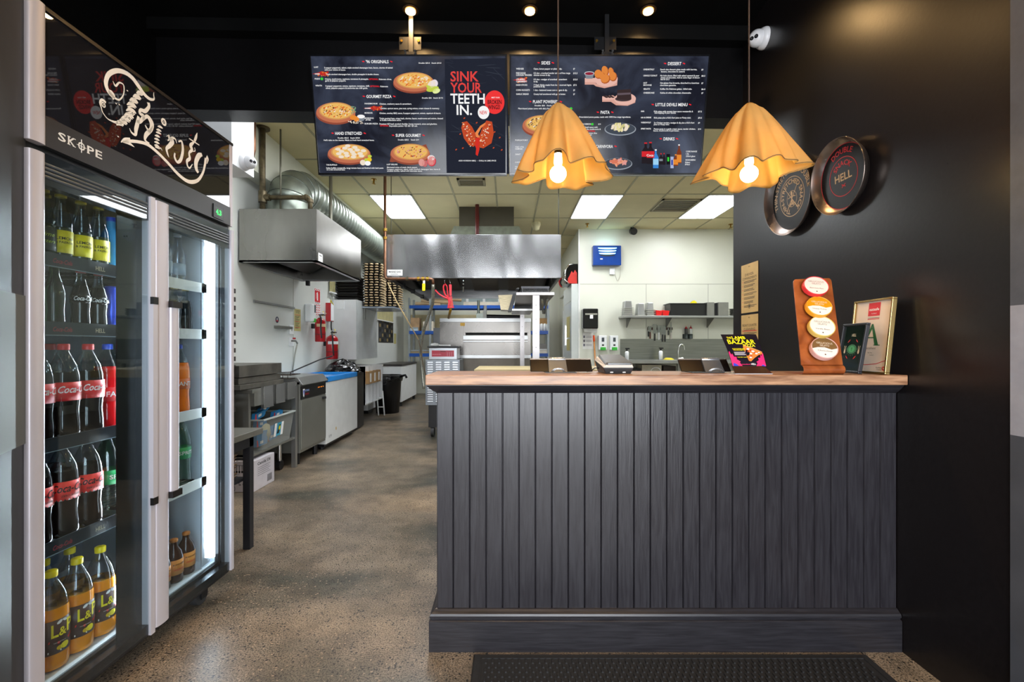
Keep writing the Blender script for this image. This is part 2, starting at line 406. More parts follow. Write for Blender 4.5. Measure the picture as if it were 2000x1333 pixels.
def grille(x0, x1, y0, y1, label, n, m_):
    t = thing('ceiling_vent', ((x0+x1)/2, (y0+y1)/2, CK), label, 'vent')
    f = MB(); e = .03
    for a in ((x0, x0+e, y0, y1), (x1-e, x1, y0, y1), (x0, x1, y0, y0+e), (x0, x1, y1-e, y1)): f.box(*a, CK-.02, CK-.0005, m_)
    f.build('frame', t)
    f = MB().box(x0+e, x1-e, y0+e, y1-e, CK-.004, CK-.001, BLACKP)
    for k in range(n):
        y = y0+e+(y1-y0-2*e)*(k+.5)/n; f.box(x0+e, x1-e, y-.012, y+.006, CK-.016, CK-.008, m_)
    f.build('louvre', t)
grille(2.24, 2.82, 6.62, 7.2, 'square beige ceiling grille left of the rightmost light panel', 7, mat('beige_grille', '#8d8468', .5))
grille(-.66, -.30, 5.8, 6.05, 'small square ceiling grille just below the left menu screen', 4, mat('beige_grille'))
def sprinkler(x, y, label):
    t = MB().cyl((x, y, CK), (x, y, CK-.012), .035, n=14, mt=GOLDW).cyl((x, y, CK-.01), (x, y, CK-.06), .012, n=8, mt=GOLDW).cyl((x, y, CK-.06), (x, y, CK-.066), .022, n=10, mt=GOLDW).build('sprinkler_head')
    tag(t, label, 'sprinkler', 'ceiling sprinklers')
for px, py, l in ((730, 350, 'brass sprinkler head in the ceiling just under the left menu screen'), (1147, 437, 'brass sprinkler head in the ceiling below the middle light panel'),
                  (1427, 438, 'brass sprinkler head in the ceiling below the rightmost light panel'), (1121, 512, 'brass sprinkler head in the ceiling right of the centre hood')):
    y = FL*2.14/(676-py); sprinkler(X(px, y), y, l)
# ------------------------------------------------------------ warm downlights in the black ceiling
SE = mat('warm_lamp', '#ffdca0', .5, emis=SPOT, ecol='#ffc678', var=0)
def downlight(x, y, label):
    t = thing('downlight', (x, y, CF), label, 'light', 'warm round downlights in the black ceiling')
    MB().lathe([(.03, -.002), (.047, -.004), (.05, -.0005)], (x, y, CF), mat('downlight_rim', '#6a5238', .3, .8), 24).build('rim', t)
    MB().cyl((x, y, CF-.004), (x, y, CF-.010), .03, n=20, mt=SE).build('lamp', t)
    l = bpy.data.lights.new('spot', 'SPOT'); l.energy = 62; l.color = (1, .62, .26); l.spot_size = 2.5; l.spot_blend = 1.0; l.shadow_soft_size = .03
    o = bpy.data.objects.new('spot', l); C.objects.link(o); o.location = (0, 0, -.015); o.parent = t
for i, (x, l) in enumerate(((-.595, 'left'), (.13, 'middle'), (.85, 'right'))):
    downlight(x, 2.77, '%s one of the three warm round downlights in front of the menu screens' % l)
for x, y, l in ((-.6, 1.1, 'left rear'), (.85, 1.1, 'right rear'), (.13, -.4, 'rearmost')): downlight(x, y, 'warm round ceiling downlight, %s, behind the viewpoint' % l)
# ============================================================ DRINKS FRIDGE
FX = -1.33; FY0 = 1.262; FY1 = 2.20; FM = 1.716; FB = -2.06; FT = 2.166
ZD0, ZD1 = .115, 1.745      # doors
FBLK = mat('fridge_black', '#141518', .3, .2)
FIN = mat('fridge_liner', '#c4ccd4', .35, var=.02)
SHELFM = mat('shelf_strip_navy', '#20262e', .3)
DGL = glass('door_glass', '#e8f0f2', .05, .008)
LEDM = mat('led_tube', '#ffffff', .5, emis=14., ecol='#e8f2ff', var=0)
fr = thing('drinks_fridge', ((FX+FB)/2, (FY0+FY1)/2, 0), 'tall two-door glass drinks fridge with silver trim on the left', 'fridge')
b = MB()
b.box(FB, FX-.045, FY0+.005, FY0+.045, .13, FT-.01, FBLK).box(FB, FX-.045, FY1-.04, FY1, .13, FT-.01, FBLK)
b.box(FB, FB+.04, FY0, FY1, .13, FT-.01, FBLK).box(FB, FX-.045, FY0, FY1, FT-.05, FT-.01, FBLK).box(FB, FX-.045, FY0, FY1, .10, .165, FBLK)
b.box(FB+.04, FX-.06, FY0+.045, FY0+.05, .165, 1.80, FIN).box(FB+.04, FX-.06, FY1-.045, FY1-.04, .165, 1.80, FIN)
b.box(FB+.04, FB+.045, FY0+.045, FY1-.045, .165, 1.80, mat('fridge_back_panel', '#7c8a98', .4)).box(FB+.04, FX-.06, FY0+.045, FY1-.045, 1.80, 1.85, FBLK)
b.box(FB+.04, FX-.06, FY0+.045, FY1-.045, .165, .17, FIN)
b.box(FX-.10, FX-.05, FM-.05, FM+.03, .165, 1.80, FBLK)
b.box(FX-.045, FX-.02, FY0, FY1, .10, ZD0-.004, FBLK)
b.build('cabinet', fr)
# header: black lower strip with the maker's mark, picture panel above
b = MB().box(FX-.045, FX, FY0+.045, FY1-.02, ZD1+.02, 1.852, mat('header_strip', '#2b2c2f', .35)).box(FX-.045, FX-.02, FY0, FY1, ZD1+.0, ZD1+.02, FBLK)
hs = b.build('header_strip', fr)
hf = frame((FX, 0, 0), (0, 1, 0), (0, 0, 1))
t = MB()
yy = 1.345
for ch, dy_ in (('S', 0), ('K', .030), ('O', .062), ('P', .093), ('E', .122)):
    t.text(ch, hf, yy+dy_, 1.800, .024, WINK, .0008, width=.024, bold=True)
t.box(FX, FX+.0012, yy+.074-.001, yy+.074+.001, 1.792, 1.833, WINK)
t.rect(yy+.058, 1.8105, yy+.09, 1.8125, hf, .001, WINK)
for a, c_ in ((.028, 1.799), (.045, 1.799), (.092, 1.799), (.028, 1.8225), (.045, 1.8225)): t.rect(yy+a, c_, yy+a+.010, c_+.0025, hf, .001, WINK)
t.build('maker_mark', hs)
HP = mat('header_panel_gloss', '#1c1b1d', .015, spec=.7)
b = MB().box(FX-.045, FX-.004, FY0+.045, FY1-.02, 1.854, FT-.012, HP)
hp = b.build('header_panel', fr)
b = MB().box(FX-.045, FX+.002, FY0+.04, FY1, FT-.012, FT, FBLK).build('top_trim', fr)
# the white drawn lettering on the header panel: strokes are laid on the panel plane
def hpt(z_): # from picture coordinates of the header crop to panel (y, z)
    px, py = 180+z_[0]*.21, 110+z_[1]*.21
    Y = (FX-.004)/((px-CX)/FL); return (Y, Z(py, Y))
def smooth(pts, n=6):
    out = []
    P = [pts[0]]+list(pts)+[pts[-1]]
    for i in range(1, len(P)-2):
        for k in range(n):
            t = k/n; a, b_, c, d = P[i-1], P[i], P[i+1], P[i+2]
            out.append(tuple(.5*((2*b_[j])+(-a[j]+c[j])*t+(2*a[j]-5*b_[j]+4*c[j]-d[j])*t*t+(-a[j]+3*b_[j]-3*c[j]+d[j])*t**3) for j in range(len(b_))))
    out.append(tuple(pts[-1])); return out
HM = 1.8e-4*2.1     # metres per crop pixel, about
ART = mat('cream_sign_ink', '#efe8dd', .5, emis=.12)
g = MB(); hfn = frame((FX-.004, 0, 0), (0, 1, 0), (0, 0, 1))
def stroke(pts, wmul=1, c=.001, m_=ART):
    P = smooth(pts); q = [hpt(p) for p in P]; ws = [max(.0012, p[2]*.00045*wmul*(.55+.45*(FX-.004)/((180+p[0]*.21-CX)/FL)/1.6)) for p in P]
    g.ribbon(q, ws, hfn, c, m_)
# snake over the first letter, its tail curl and head
stroke([(195,380,26),(150,330,30),(125,250,34),(150,170,34),(220,135,34),(300,150,34),(370,200,36),(430,280,36),(480,350,30),(530,395,24),(572,400,14),(570,360,8),(572,335,3)])
stroke([(195,380,18),(250,405,12),(290,350,10),(290,270,10),(250,245,12),(215,275,16),(190,230,3)])
stroke([(150,325,30),(175,345,44),(195,372,34),(190,402,8)])
# first letter: stacked vertebra rings down to the left, then its thin tail
for (x, y, r) in ((440,350,30),(415,385,38),(385,420,40),(365,460,44),(360,515,46),(340,560,44),(310,590,44),(285,615,40),(255,630,36)):
    a = .35+random.random()*.4
    stroke([(x-r, y-r*.2, 8), (x-r*.3, y-r*.5, 26), (x+r*.5, y-r*.1, 26), (x+r, y+r*.4, 8)]); stroke([(x-r*.9, y+r*.25, 6), (x, y+r*.15, 14), (x+r*.8, y+r*.6, 5)])
for (x, y, r) in ((342,578,26),(372,532,26),(100,452,30)):
    q = hpt((x, y)); R = r*.00036*.8
    g.ring(q[0], q[1], R*.55, R, hfn, .0016, ART, 20); g.disc(q[0], q[1], R*.55, R*.55, hfn, .0014, INK, 14); g.disc(q[0], q[1], R*.25, R*.25, hfn, .0018, ART, 12)
stroke([(240,620,26),(200,610,16),(140,580,8),(95,520,8),(80,470,10),(70,430,14),(90,405,20),(125,430,16)])
# letter h
stroke([(520,430,30),(525,470,26),(490,510,30),(450,500,26),(440,530,22),(475,560,30),(440,610,28),(410,600,18)]); stroke([(430,560,24),(420,620,34),(405,680,34),(400,730,22),(365,710,14),(345,670,4)])
stroke([(470,590,20),(510,560,30),(550,620,44),(545,680,34),(500,730,34),(490,780,18),(530,810,8)]); stroke([(490,640,10),(530,700,22),(560,650,10)])
# letter i with its round dot
for y, x in ((660,630),(690,618),(715,615),(745,605),(775,600),(805,600),(835,600),(852,606)): stroke([(x-24, y-8, 6), (x, y-4, 20), (x+24, y+10, 6)])
q = hpt((664, 612)); g.ring(q[0], q[1], .006, .014, hfn, .001, ART, 24); g.disc(q[0], q[1], .003, .003, hfn, .001, ART, 10)
stroke([(612,858,10),(635,855,8),(650,880,3)])
# letter r
stroke([(690,745,4),(712,735,8),(715,760,24),(745,790,40),(720,830,36),(690,860,26),(700,910,16),(712,940,4)]); stroke([(700,785,10),(740,760,20),(770,770,14),(785,810,5)])
# letter s
stroke([(800,795,12),(828,790,18),(840,840,26),(838,900,28),(820,965,30),(790,985,22),(765,940,22),(768,900,14)])
# letter t with the dagger
stroke([(975,712,4),(965,750,26),(950,790,22)]); stroke([(900,765,8),(945,795,12),(995,828,8)]); stroke([(945,800,14),(915,830,34),(925,870,30),(900,900,20),(905,950,28),(880,975,26),(885,1020,16),(905,1040,14),(930,1005,6)])
stroke([(950,850,8),(955,880,8),(930,885,6)])
# letter y running into the long arrow underneath
stroke([(1020,915,26),(990,925,44),(965,980,44),(965,1040,40),(985,1085,24)]); stroke([(1060,935,44),(1075,960,18),(1065,1000,6)])
stroke([(1055,950,30),(1045,1020,24),(1025,1090,24),(985,1150,28),(930,1170,32),(870,1155,30),(790,1090,28),(700,990,26),(600,890,26),(510,820,26),(420,795,24),(350,790,22),(280,795,8)])
stroke([(265,800,6),(300,775,24),(350,765,12)]); stroke([(280,795,10),(340,810,22),(390,845,4)])
for x, y in ((240,748),(220,440),(250,450),(325,320)): q = hpt((x, y)); g.disc(q[0], q[1], .0035, .002, hfn, .001, ART, 10)
g.build('sign_lettering', hp)
# temperature display
b = MB().box(FX, FX+.004, 2.05, 2.125, 1.772, 1.832, FBLK); d_ = b.build('thermostat', fr)
t = MB(); GD = mat('green_digits', '#30ff60', .5, emis=2.5, var=0); t.rect(2.062, 1.782, 2.113, 1.822, hf, .0045, mat('lcd_dark', '#1d3a24', .3)); t.text('4.3', hf, 2.066, 1.79, .022, GD, .005, bold=True); t.build('digits', d_)
# rounded silver extrusions: header ends
def extr(y0, y1, z0, z1, dep, x=FX):
    m = MB(); n = 10; pr = []
    for k in range(n+1):
        a = PI*k/n; pr.append((y0+(y1-y0)*(1-math.cos(a))/2, x-.005+dep*math.sin(a)**.6))
    pr = [(y0, x-.045)]+pr+[(y1, x-.045)]
    v = [(q[1], q[0], z0) for q in pr]+[(q[1], q[0], z1) for q in pr]; N = len(pr)
    m.add(v, [(k, k+1, N+k+1, N+k) for k in range(N-1)], ALU, True); m.add(v[:N], [tuple(range(N))], ALU); m.add(v[N:], [tuple(range(N-1, -1, -1))], ALU)
    return m
extr(FY0-.002, FY0+.047, ZD1+.02, FT, .012).build('corner_extrusion', fr)
extr(FY1-.022, FY1+.003, ZD1+.02, FT, .003).build('corner_extrusion', fr)
# doors
def door(y0, y1, label, left):
    g_ = MB()
    FRIT = mat('glass_border_black', '#0c0f14', .2)
    yb1 = y1-.13 if left else y1-.018
    d = thing('d', (0, 0, 0), '', ''); bpy.data.objects.remove(d)
    f = MB(); f.box(FX-.04, FX-.006, y0+.035, y1-.01, ZD1-.09, ZD1, FRIT).box(FX-.04, FX-.006, y0+.035, y1-.01, ZD0, ZD0+.04, FRIT)
    if left: f.box(FX-.034, FX-.030, yb1, y1-.02, ZD0+.04, ZD1-.09, FRIT)
    else: f.box(FX-.034, FX-.028, yb1-.03, y1-.005, ZD0+.04, ZD1-.09, FRIT)
    dr = f.build('door', fr); tag(dr, label)
    for k in range(5):
        pass
    s = MB()
    for k in range(4): s.cyl((FX-.006, y0+.04, ZD1-.03-.012*k), (FX-.006, y1-.03, ZD1-.03-.012*k), .005, n=8, mt=mat('grey_gasket', '#5a6066', .3, .4))
    s.build('vent_strip', dr)
    MB().box(FX-.008, FX-.004, y0+.035, y1-.012, ZD0+.01, ZD1, DGL).build('glass_pane', dr)
    extr(y0, y0+(.047 if left else .068), ZD0-.01 if left else ZD0+.012, ZD1-.005, .013).build('side_extrusion', dr)
    e = MB().box(FX-.04, FX+.004, y1-.022, y1-.002, ZD0, ZD1, ALU); e.build('edge_strip', dr)
    if left:
        h = MB().box(FX+.004, FX+.014, y1-.024, y1-.002, .625, 1.345, ALU)
        h.box(FX+.003, FX+.0155, y1-.025, y1-.001, 1.345, 1.372, BLACKP).box(FX+.003, FX+.0155, y1-.025, y1-.001, .598, .625, BLACKP)
    else:
        h = MB(); hy = y0+.082
        h.add(*_cyl_box(FX+.008, hy, .022, .62, 1.34), ALU, True); h.box(FX-.006, FX+.022, hy-.021, hy+.031, 1.34, 1.365, BLACKP).box(FX-.006, FX+.022, hy-.021, hy+.031, .595, .62, BLACKP)
    h.build('door_handle', dr)
def _cyl_box(x, y, r, z0, z1):
    n = 14; v = []; 
    for z in (z0, z1):
        for k in range(n):
            a = 2*PI*k/n; v.append((x-.002+.012*math.cos(a), y+.005+.024*math.sin(a), z))
    return v, [(k, (k+1) % n, n+(k+1) % n, n+k) for k in range(n)]
door(FY0-.002, FM-.003, 'left glass door with wide silver side bar', True)
door(FM, FY1+.003, 'right glass door lit by a white tube', False)
# lit tubes inside
b = MB().cyl((FX-.062, 2.138, .20), (FX-.062, 2.138, 1.70), .014, n=12, mt=LEDM); b.build('led_tube', fr)
b = MB().box(FX-.075, FX-.07, 2.08, 2.16, .17, 1.72, mat('led_reflector', '#dfe6ee', .15, .6)); b.build('led_reflector', fr)
b = MB().cyl((FX-.058, 1.664, .20), (FX-.058, 1.664, 1.50), .004, n=8, mt=mat('thin_led', '#ffffff', .5, emis=6, var=0)); b.build('led_tube', fr)
area('fridge_light', (FX-.07, 2.12, .95), (0, PI/2, .25), 1.4, .03, 20, (.86, .93, 1.))
area('fridge_light', (FX-.075, 1.668, .95), (0, PI/2, 2.6), 1.4, .02, 34, (.9, .95, 1.))
# shelves
SZ = [1.455, 1.243, .885, .567]
for i, z in enumerate(SZ):
    for y0, y1 in ((FY0+.05, FM-.052), (FM+.035, FY1-.085)):
        s = MB()
        for k in range(26): x = FX-.09-k*.022; s.box(x-.002, x+.002, y0, y1, z+.002, z+.006, FBLK)
        s.box(FX-.075, FX-.07, y0, y1, z-.022, z+.022, SHELFM if y0 < FM else WHITE)
        s.box(FB+.06, FX-.07, y0, y0+.006, z-.008, z+.004, FBLK).box(FB+.06, FX-.07, y1-.006, y1, z-.008, z+.004, FBLK)
        so = s.build('shelf', fr)
        if y0 < FM:
            t = MB(); tf = frame((FX-.07, 0, z), (0, 1, 0), (0, 0, 1))
            if i != 2:
                t.text('Coca-Cola', tf, 1.40, -.008, .014, mat('dull_red_print', '#9a2634', .5), .001, width=.062, shear=.35, bold=True)
                t.text('HELL', tf, 1.545, -.008, .014, mat('cream_print', '#c9bfa4', .5), .001, width=.036, bold=True)
            t.rect(y0+.002, -.021, y1-.002, -.019, tf, .001, mat('clear_lip', '#8fa0aa', .2)); t.build('shelf_print', so)
# castors
for y in (FY0+.10, FY1-.10):
    for x in (FX-.10, FB+.1):
        c = MB().cyl((x-.018, y, .042), (x+.018, y, .042), .042, n=20, mt=mat('castor_tyre', '#3a3b3d', .5)).cyl((x-.022, y, .042), (x+.022, y, .042), .018, n=12, mt=DARKM)
        c.box(x-.03, x-.024, y-.02, y+.02, .03, .1, DARKM).box(x+.024, x+.03, y-.02, y+.02, .03, .1, DARKM).box(x-.03, x+.03, y-.03, y+.03, .09, .1, DARKM)
        c.build('castor', fr)

# ------------------------------------------------------------ bottles
def wrap(r, z0):
    return lambda a, c, d=0.: Vector(((r+d)*math.cos(a/r), (r+d)*math.sin(a/r), z0+c))
CLR = glass('clear_bottle', '#dfe8ea', .10, .03)
GRN = glass('green_bottle', '#3f9a5c', .10, .03)
def liq(name, col, r=.08): return mat(name, col, r, spec=.4, var=.02)
P15 = [(0,.0),(.030,0),(.041,.006),(.043,.02),(.0425,.05),(.0395,.085),(.042,.115),(.043,.12),(.043,.182),(.0425,.185),(.041,.205),(.035,.235),(.024,.262),(.0145,.280),(.0135,.288)]
PGL = [(0,0),(.026,0),(.029,.006),(.029,.03),(.027,.06),(.030,.10),(.029,.125),(.022,.155),(.0135,.185),(.0125,.212)]
def bottle(name, cat, prof, fill, liquid, shell, capc, capr, caph, lab=None, k=1.0):
    root = thing(name, (0, 0, 0), 'x y z w', cat)
    prof = [(r*k, z*k) for r, z in prof]; H = prof[-1][1]; b = MB()
    if liquid:
        lo = [p for p in prof if p[1] <= fill*k]; 
        for i in range(len(prof)-1):
            if prof[i][1] <= fill*k < prof[i+1][1]:
                t = (fill*k-prof[i][1])/(prof[i+1][1]-prof[i][1]); rr = prof[i][0]+t*(prof[i+1][0]-prof[i][0]); hi = [(rr, fill*k)]+prof[i+1:]; lo.append((rr, fill*k)); break
        b.lathe(lo, (0, 0, 0), liquid, 20); b.lathe(hi, (0, 0, 0), shell, 20)
    else: b.lathe(prof, (0, 0, 0), shell, 20)
    b.build('body', root)
    if capc: MB().lathe([(capr*k*.98, H-.002), (capr*k, H), (capr*k, H+caph*k*.85), (capr*k*.85, H+caph*k), (0, H+caph*k)], (0, 0, 0), capc, 18, rmod=lambda t, z: 1+.03*math.cos(t*18)).build('cap', root)
    if lab:
        R, z0, z1, cols, fn = lab; R *= k; l = MB()
        l.lathe([(R, z0*k), (R+.0006, z0*k), (R+.0006, z1*k), (R, z1*k)], (0, 0, 0), cols, 28)
        fn(l, wrap(R+.0006, (z0+z1)/2*k), (z1-z0)*k); l.build('label', root)
    return root
CR = mat('cola_label_red', '#d41f26', .4, emis=.05); CW = mat('label_white', '#f2f2f0', .5)
def l_cola(l, f, h):
    l.text('Coca-Cola', f, 0, -.004, .022, CW, .0006, width=.095, align='c', bold=True, shear=.4)
    for a in (-.135, 0,): pass
    l.flat([(-.04, -.031), (.045, -.031), (.045, -.014), (.02, -.016), (-.015, -.022), (-.04, -.018)], f, .0005, CW)
    l.flat([(-.04, -.030), (.045, -.030), (.045, -.024), (.0, -.024), (-.04, -.026)], f, .0009, mat('label_blue', '#9cc4e0', .5))
    l.text('CLASSIC', f, .02, -.012, .003, CW, .0006)
    l.rect(-.075, -.012, -.06, .002, f, .0006, CW)
def l_zero(l, f, h):
    l.text('Coca-Cola', f, 0, -.003, .024, INK, .0006, width=.1, align='c', bold=True, shear=.4)
    l.text('ZERO SUGAR', f, .0, -.018, .006, INK, .0006, align='c', bold=True)
    for k in range(12): a = -.06+.01*k; l.flat([(a, -.030), (a+.007, -.030), (a+.0035, -.025)], f, .0006, CW if k % 2 else INK)
LPB = mat('lp_label_brown', '#3a1f1c', .4); LPY = mat('lp_yellow', '#e8d81e', .5, emis=.05)
def l_lp(l, f, h):
    for i, (ch, a, b_, s) in enumerate((('L', -.028, .0, .040), ('&', -.010, .0, .026), ('P', .012, .004, .040))): l.text(ch, f, a, b_, s, LPY, .0008, bold=True, width={'L': .017, '&': .020, 'P': .024}[ch])
    l.disc(-.008, .044, .008, .0045, f, .0006, CW, 14, .6); l.disc(.006, .045, .007, .004, f, .0006, CW, 14, -.5)
    l.ribbon([(-.034, -.012), (-.01, -.020), (.02, -.017), (.035, -.010)], .007, f, .0006, CR); l.text('Lemon & Paeroa', f, -.022, -.0195, .0032, CW, .0009)
    l.disc(.006, -.034, .012, .010, f, .0007, LPY, 18); l.disc(-.008, -.036, .008, .007, f, .0006, mat('lemon_dark', '#cfae12', .5), 14)
    l.rect(-.036, -.047, -.004, -.041, f, .0007, CW)
def l_lemon(l, f, h): l.text('LEMON', f, 0, .006, .009, INK, .0006, align='c', bold=True); l.text('& PAEROA', f, 0, -.006, .007, INK, .0006, align='c', bold=True); l.lathe([(.0302, 0), (.0302, .001)], (0, 0, 0), LPY, 4)
def l_lime(l, f, h): l.text('Lime', f, 0, .006, .013, mat('lime_ink', '#b6d83a', .5), .0006, align='c', shear=.4); l.text('Bitters', f, 0, -.014, .011, mat('lime_ink'), .0006, align='c', shear=.4)
def l_glass(l, f, h): l.text('Coca-Cola', f, 0, -.004, .014, CW, .0006, width=.055, align='c', bold=True, shear=.4)
def l_fanta(l, f, h): l.text('FANTA', f, 0, -.008, .018, CW, .0006, align='c', bold=True)
def l_spr(l, f, h): l.text('SPRITE', f, 0, -.006, .015, CW, .0006, align='c', bold=True, width=.07)
def l_bund(l, f, h): l.text('BUNDABERG', f, 0, .010, .006, INK, .0006, align='c', bold=True, width=.05); l.text('GINGER BEER', f, 0, -.012, .006, REDP, .0006, align='c', bold=True, width=.045); l.rect(-.014, -.004, .014, .007, f, .0005, mat('bund_inner', '#e8b26a', .5))
COLA = liq('cola_liquid', '#120a0a'); LPL = liq('lemon_drink', '#e08a12', .1); ORL = liq('orange_drink', '#f07a18', .15); BRN = liq('brown_glass', '#3a1c0a')
proto = {
 'cola': bottle('soda_bottle', 'bottle', P15, .214, COLA, CLR, mat('red_cap', '#d42a30', .35), .0155, .018, (.0432, .122, .182, CR, l_cola)),
 'zero': bottle('soda_bottle', 'bottle', P15, .214, COLA, CLR, mat('black_cap', '#26262a', .35), .0155, .018, (.0432, .122, .182, mat('zero_red', '#ee3a36', .4, emis=.05), l_zero)),
 'lp': bottle('soda_bottle', 'bottle', P15, .195, LPL, CLR, YEL, .0155, .018, (.0434, .055, .160, LPB, l_lp)),
 'fanta': bottle('soda_bottle', 'bottle', P15, .225, ORL, CLR, mat('blue_cap', '#2a50c8', .35), .0155, .018, (.0432, .110, .155, mat('fanta_label', '#e07028', .4), l_fanta)),
 'red': bottle('soda_bottle', 'bottle', P15, .225, liq('red_drink', '#c80a14'), CLR, mat('blue_cap'), .0155, .018, (.0432, .10, .15, CR, l_fanta)),
 'sprite': bottle('soda_bottle', 'bottle', P15, 0, None, glass('lemonade_bottle', '#cfe6d8', .12, .04), mat('green_cap', '#3aa860', .35), .0155, .018, (.0432, .12, .17, mat('sprite_label', '#24a05a', .4), l_spr)),
 'lemon': bottle('glass_bottle', 'bottle', PGL, .11, liq('pale_glass_drink', '#39402c'), CLR, mat('crown_cap', '#c8b040', .3, .5), .0145, .007, (.0303, .028, .100, LPY, l_lemon)),
 'lime': bottle('glass_bottle', 'bottle', PGL, .11, liq('lime_drink', '#1c2a1c'), CLR, mat('crown_cap'), .0145, .007, (.0303, .028, .100, mat('dark_green_label', '#1a2c20', .4), l_lime)),
 'green': bottle('glass_bottle', 'bottle', PGL, 0, None, GRN, mat('yellow_crown', '#c8e03a', .3), .0145, .007, None, .92),
 'glass': bottle('glass_bottle', 'bottle', PGL, .16, COLA, CLR, mat('red_crown', '#b82228', .3), .0145, .007, (.0303, .095, .122, COLA, l_glass), .90),
 'water': bottle('water_bottle', 'bottle', PGL, 0, None, glass('water_plastic', '#d8e6f2', .14, .05), mat('white_cap', '#dfe8f0', .4), .0145, .014, (.0303, .04, .09, mat('water_label', '#b8d0e8', .4), lambda l, f, h: None)),
 'dark': bottle('glass_bottle', 'bottle', PGL, .16, liq('slate_glass', '#20282e'), CLR, mat('crown_cap'), .0145, .007, None, .90),
 'bund': bottle('ginger_beer_bottle', 'bottle', [(0,0),(.031,0),(.034,.006),(.034,.105),(.028,.13),(.0145,.152),(.0135,.172)], .168, BRN, BRN, mat('orange_pull_cap', '#d8863a', .4), .0150, .010, (.0343, .035, .098, mat('bund_label', '#e8963c', .45), l_bund)),
}
CAN = thing('drink_can', (0, 0, 0), 'x', 'can')
MB().lathe([(0,0),(.024,0),(.027,.005),(.027,.150),(.022,.158),(0,.158)], (0, 0, 0), mat('can_blue', '#2a46b8', .3, .5), 20).build('body', CAN)
BLB = thing('water_bottle', (0, 0, 0), 'x', 'bottle'); bb = MB().lathe([(0,0),(.03,0),(.032,.006),(.032,.12),(.026,.145),(.014,.165),(.014,.185)], (0, 0, 0), mat('sky_blue_sports', '#3aa0d8', .3), 18); bb.build('body', BLB)
MB().cyl((0,0,.185), (0,0,.20), .015, n=14, mt=mat('blue_cap')).build('cap', BLB)
proto['can'] = CAN; proto['sports'] = BLB
used = set()
def put(kind, x, y, z, rot, label, group=None):
    if kind in used: o = copy_tree(proto[kind])
    else: o = proto[kind]; used.add(kind)
    o.location = (x, y, z+.006); o.rotation_euler = (0, 0, rot)
    o['label'] = label
    if group: o['group'] = group
    elif 'group' in o: del o['group']
S = [1.455, 1.243, .885, .567, .165]
W4 = ['nearest', 'second nearest', 'third nearest', 'farthest']
# left door, second shelf down from the middle: cola
for i, y in enumerate((1.40, 1.487, 1.574)):
    put('cola', -1.452, y, S[2], .0, 'large red-capped cola bottle in the front row of the middle shelf, %s' % W4[i], 'large cola bottles on the middle shelf')
for i, y in enumerate((1.42, 1.51)):
    put('cola', -1.55, y+.03, S[2], -.3, 'red-capped cola bottle in the back row of the middle shelf, %s' % ['nearer', 'farther'][i], 'large cola bottles on the middle shelf')
put('red', -1.462, 1.662, S[2], 0, 'bright red soda bottle at the far end of the middle shelf')
for i, y in enumerate((1.395, 1.482, 1.569)):
    put('zero', -1.452, y, S[3], -.25, 'black-capped cola bottle with orange-red label, %s of its shelf' % W4[i], 'large sugar-free cola bottles')
for i, y in enumerate((1.42, 1.51)): put('zero', -1.548, y+.03, S[3], -.3, 'black-capped cola bottle in the back row of its shelf, %s' % ['nearer', 'farther'][i], 'large sugar-free cola bottles')
put('sprite', -1.456, 1.660, S[3], 0, 'clear lemonade bottle with green label behind the left door, fourth shelf')
for i, y in enumerate((1.36, 1.447, 1.534, 1.621)):
    put('lp', -1.452, y, S[4], -.15, 'yellow-capped bottle with brown label on the fridge floor, %s of the front row' % W4[i], 'yellow-capped lemon drink bottles')
for i, y in enumerate((1.43, 1.52, 1.61)):
    put('lp', -1.55, y, S[4], -.42, 'yellow-capped bottle with brown label on the fridge floor, %s of the back row' % W4[i], 'yellow-capped lemon drink bottles')
for i, (k, x, y) in enumerate((('lime', -1.435, 1.355), ('lime', -1.455, 1.425), ('lime', -1.50, 1.475), ('lemon', -1.452, 1.478), ('lemon', -1.45, 1.545), ('lemon', -1.45, 1.612))):
    ord_ = ['nearest', 'second', 'set-back', 'nearest', 'middle', 'farthest'][i]
    put(k, x, y, S[0], -.45, ('dark green labelled glass bottle on the top left shelf, %s' if k == 'lime' else 'glass bottle with yellow label on the top left shelf, %s') % ord_, 'glass bottles on the top left shelf')
put('sports', -1.46, 1.675, S[0], 0, 'sky blue sports bottle at the far end of the top left shelf')
for i, (x, y) in enumerate(((-1.45, 1.375), (-1.45, 1.455), (-1.52, 1.42))): put('green', x, y, S[1], 0, 'green glass bottle on the second shelf, %s' % ['nearer', 'farther', 'at the back'][i], 'green glass bottles on the second shelf')
for i, y in enumerate((1.545, 1.612)): put('glass', -1.45, y, S[1], -.45, 'small dark glass cola bottle on the second shelf, %s' % ['nearer', 'farther'][i], 'small glass cola bottles')
put('can', -1.455, 1.672, S[1], 0, 'slim blue drink can at the far end of the second shelf')
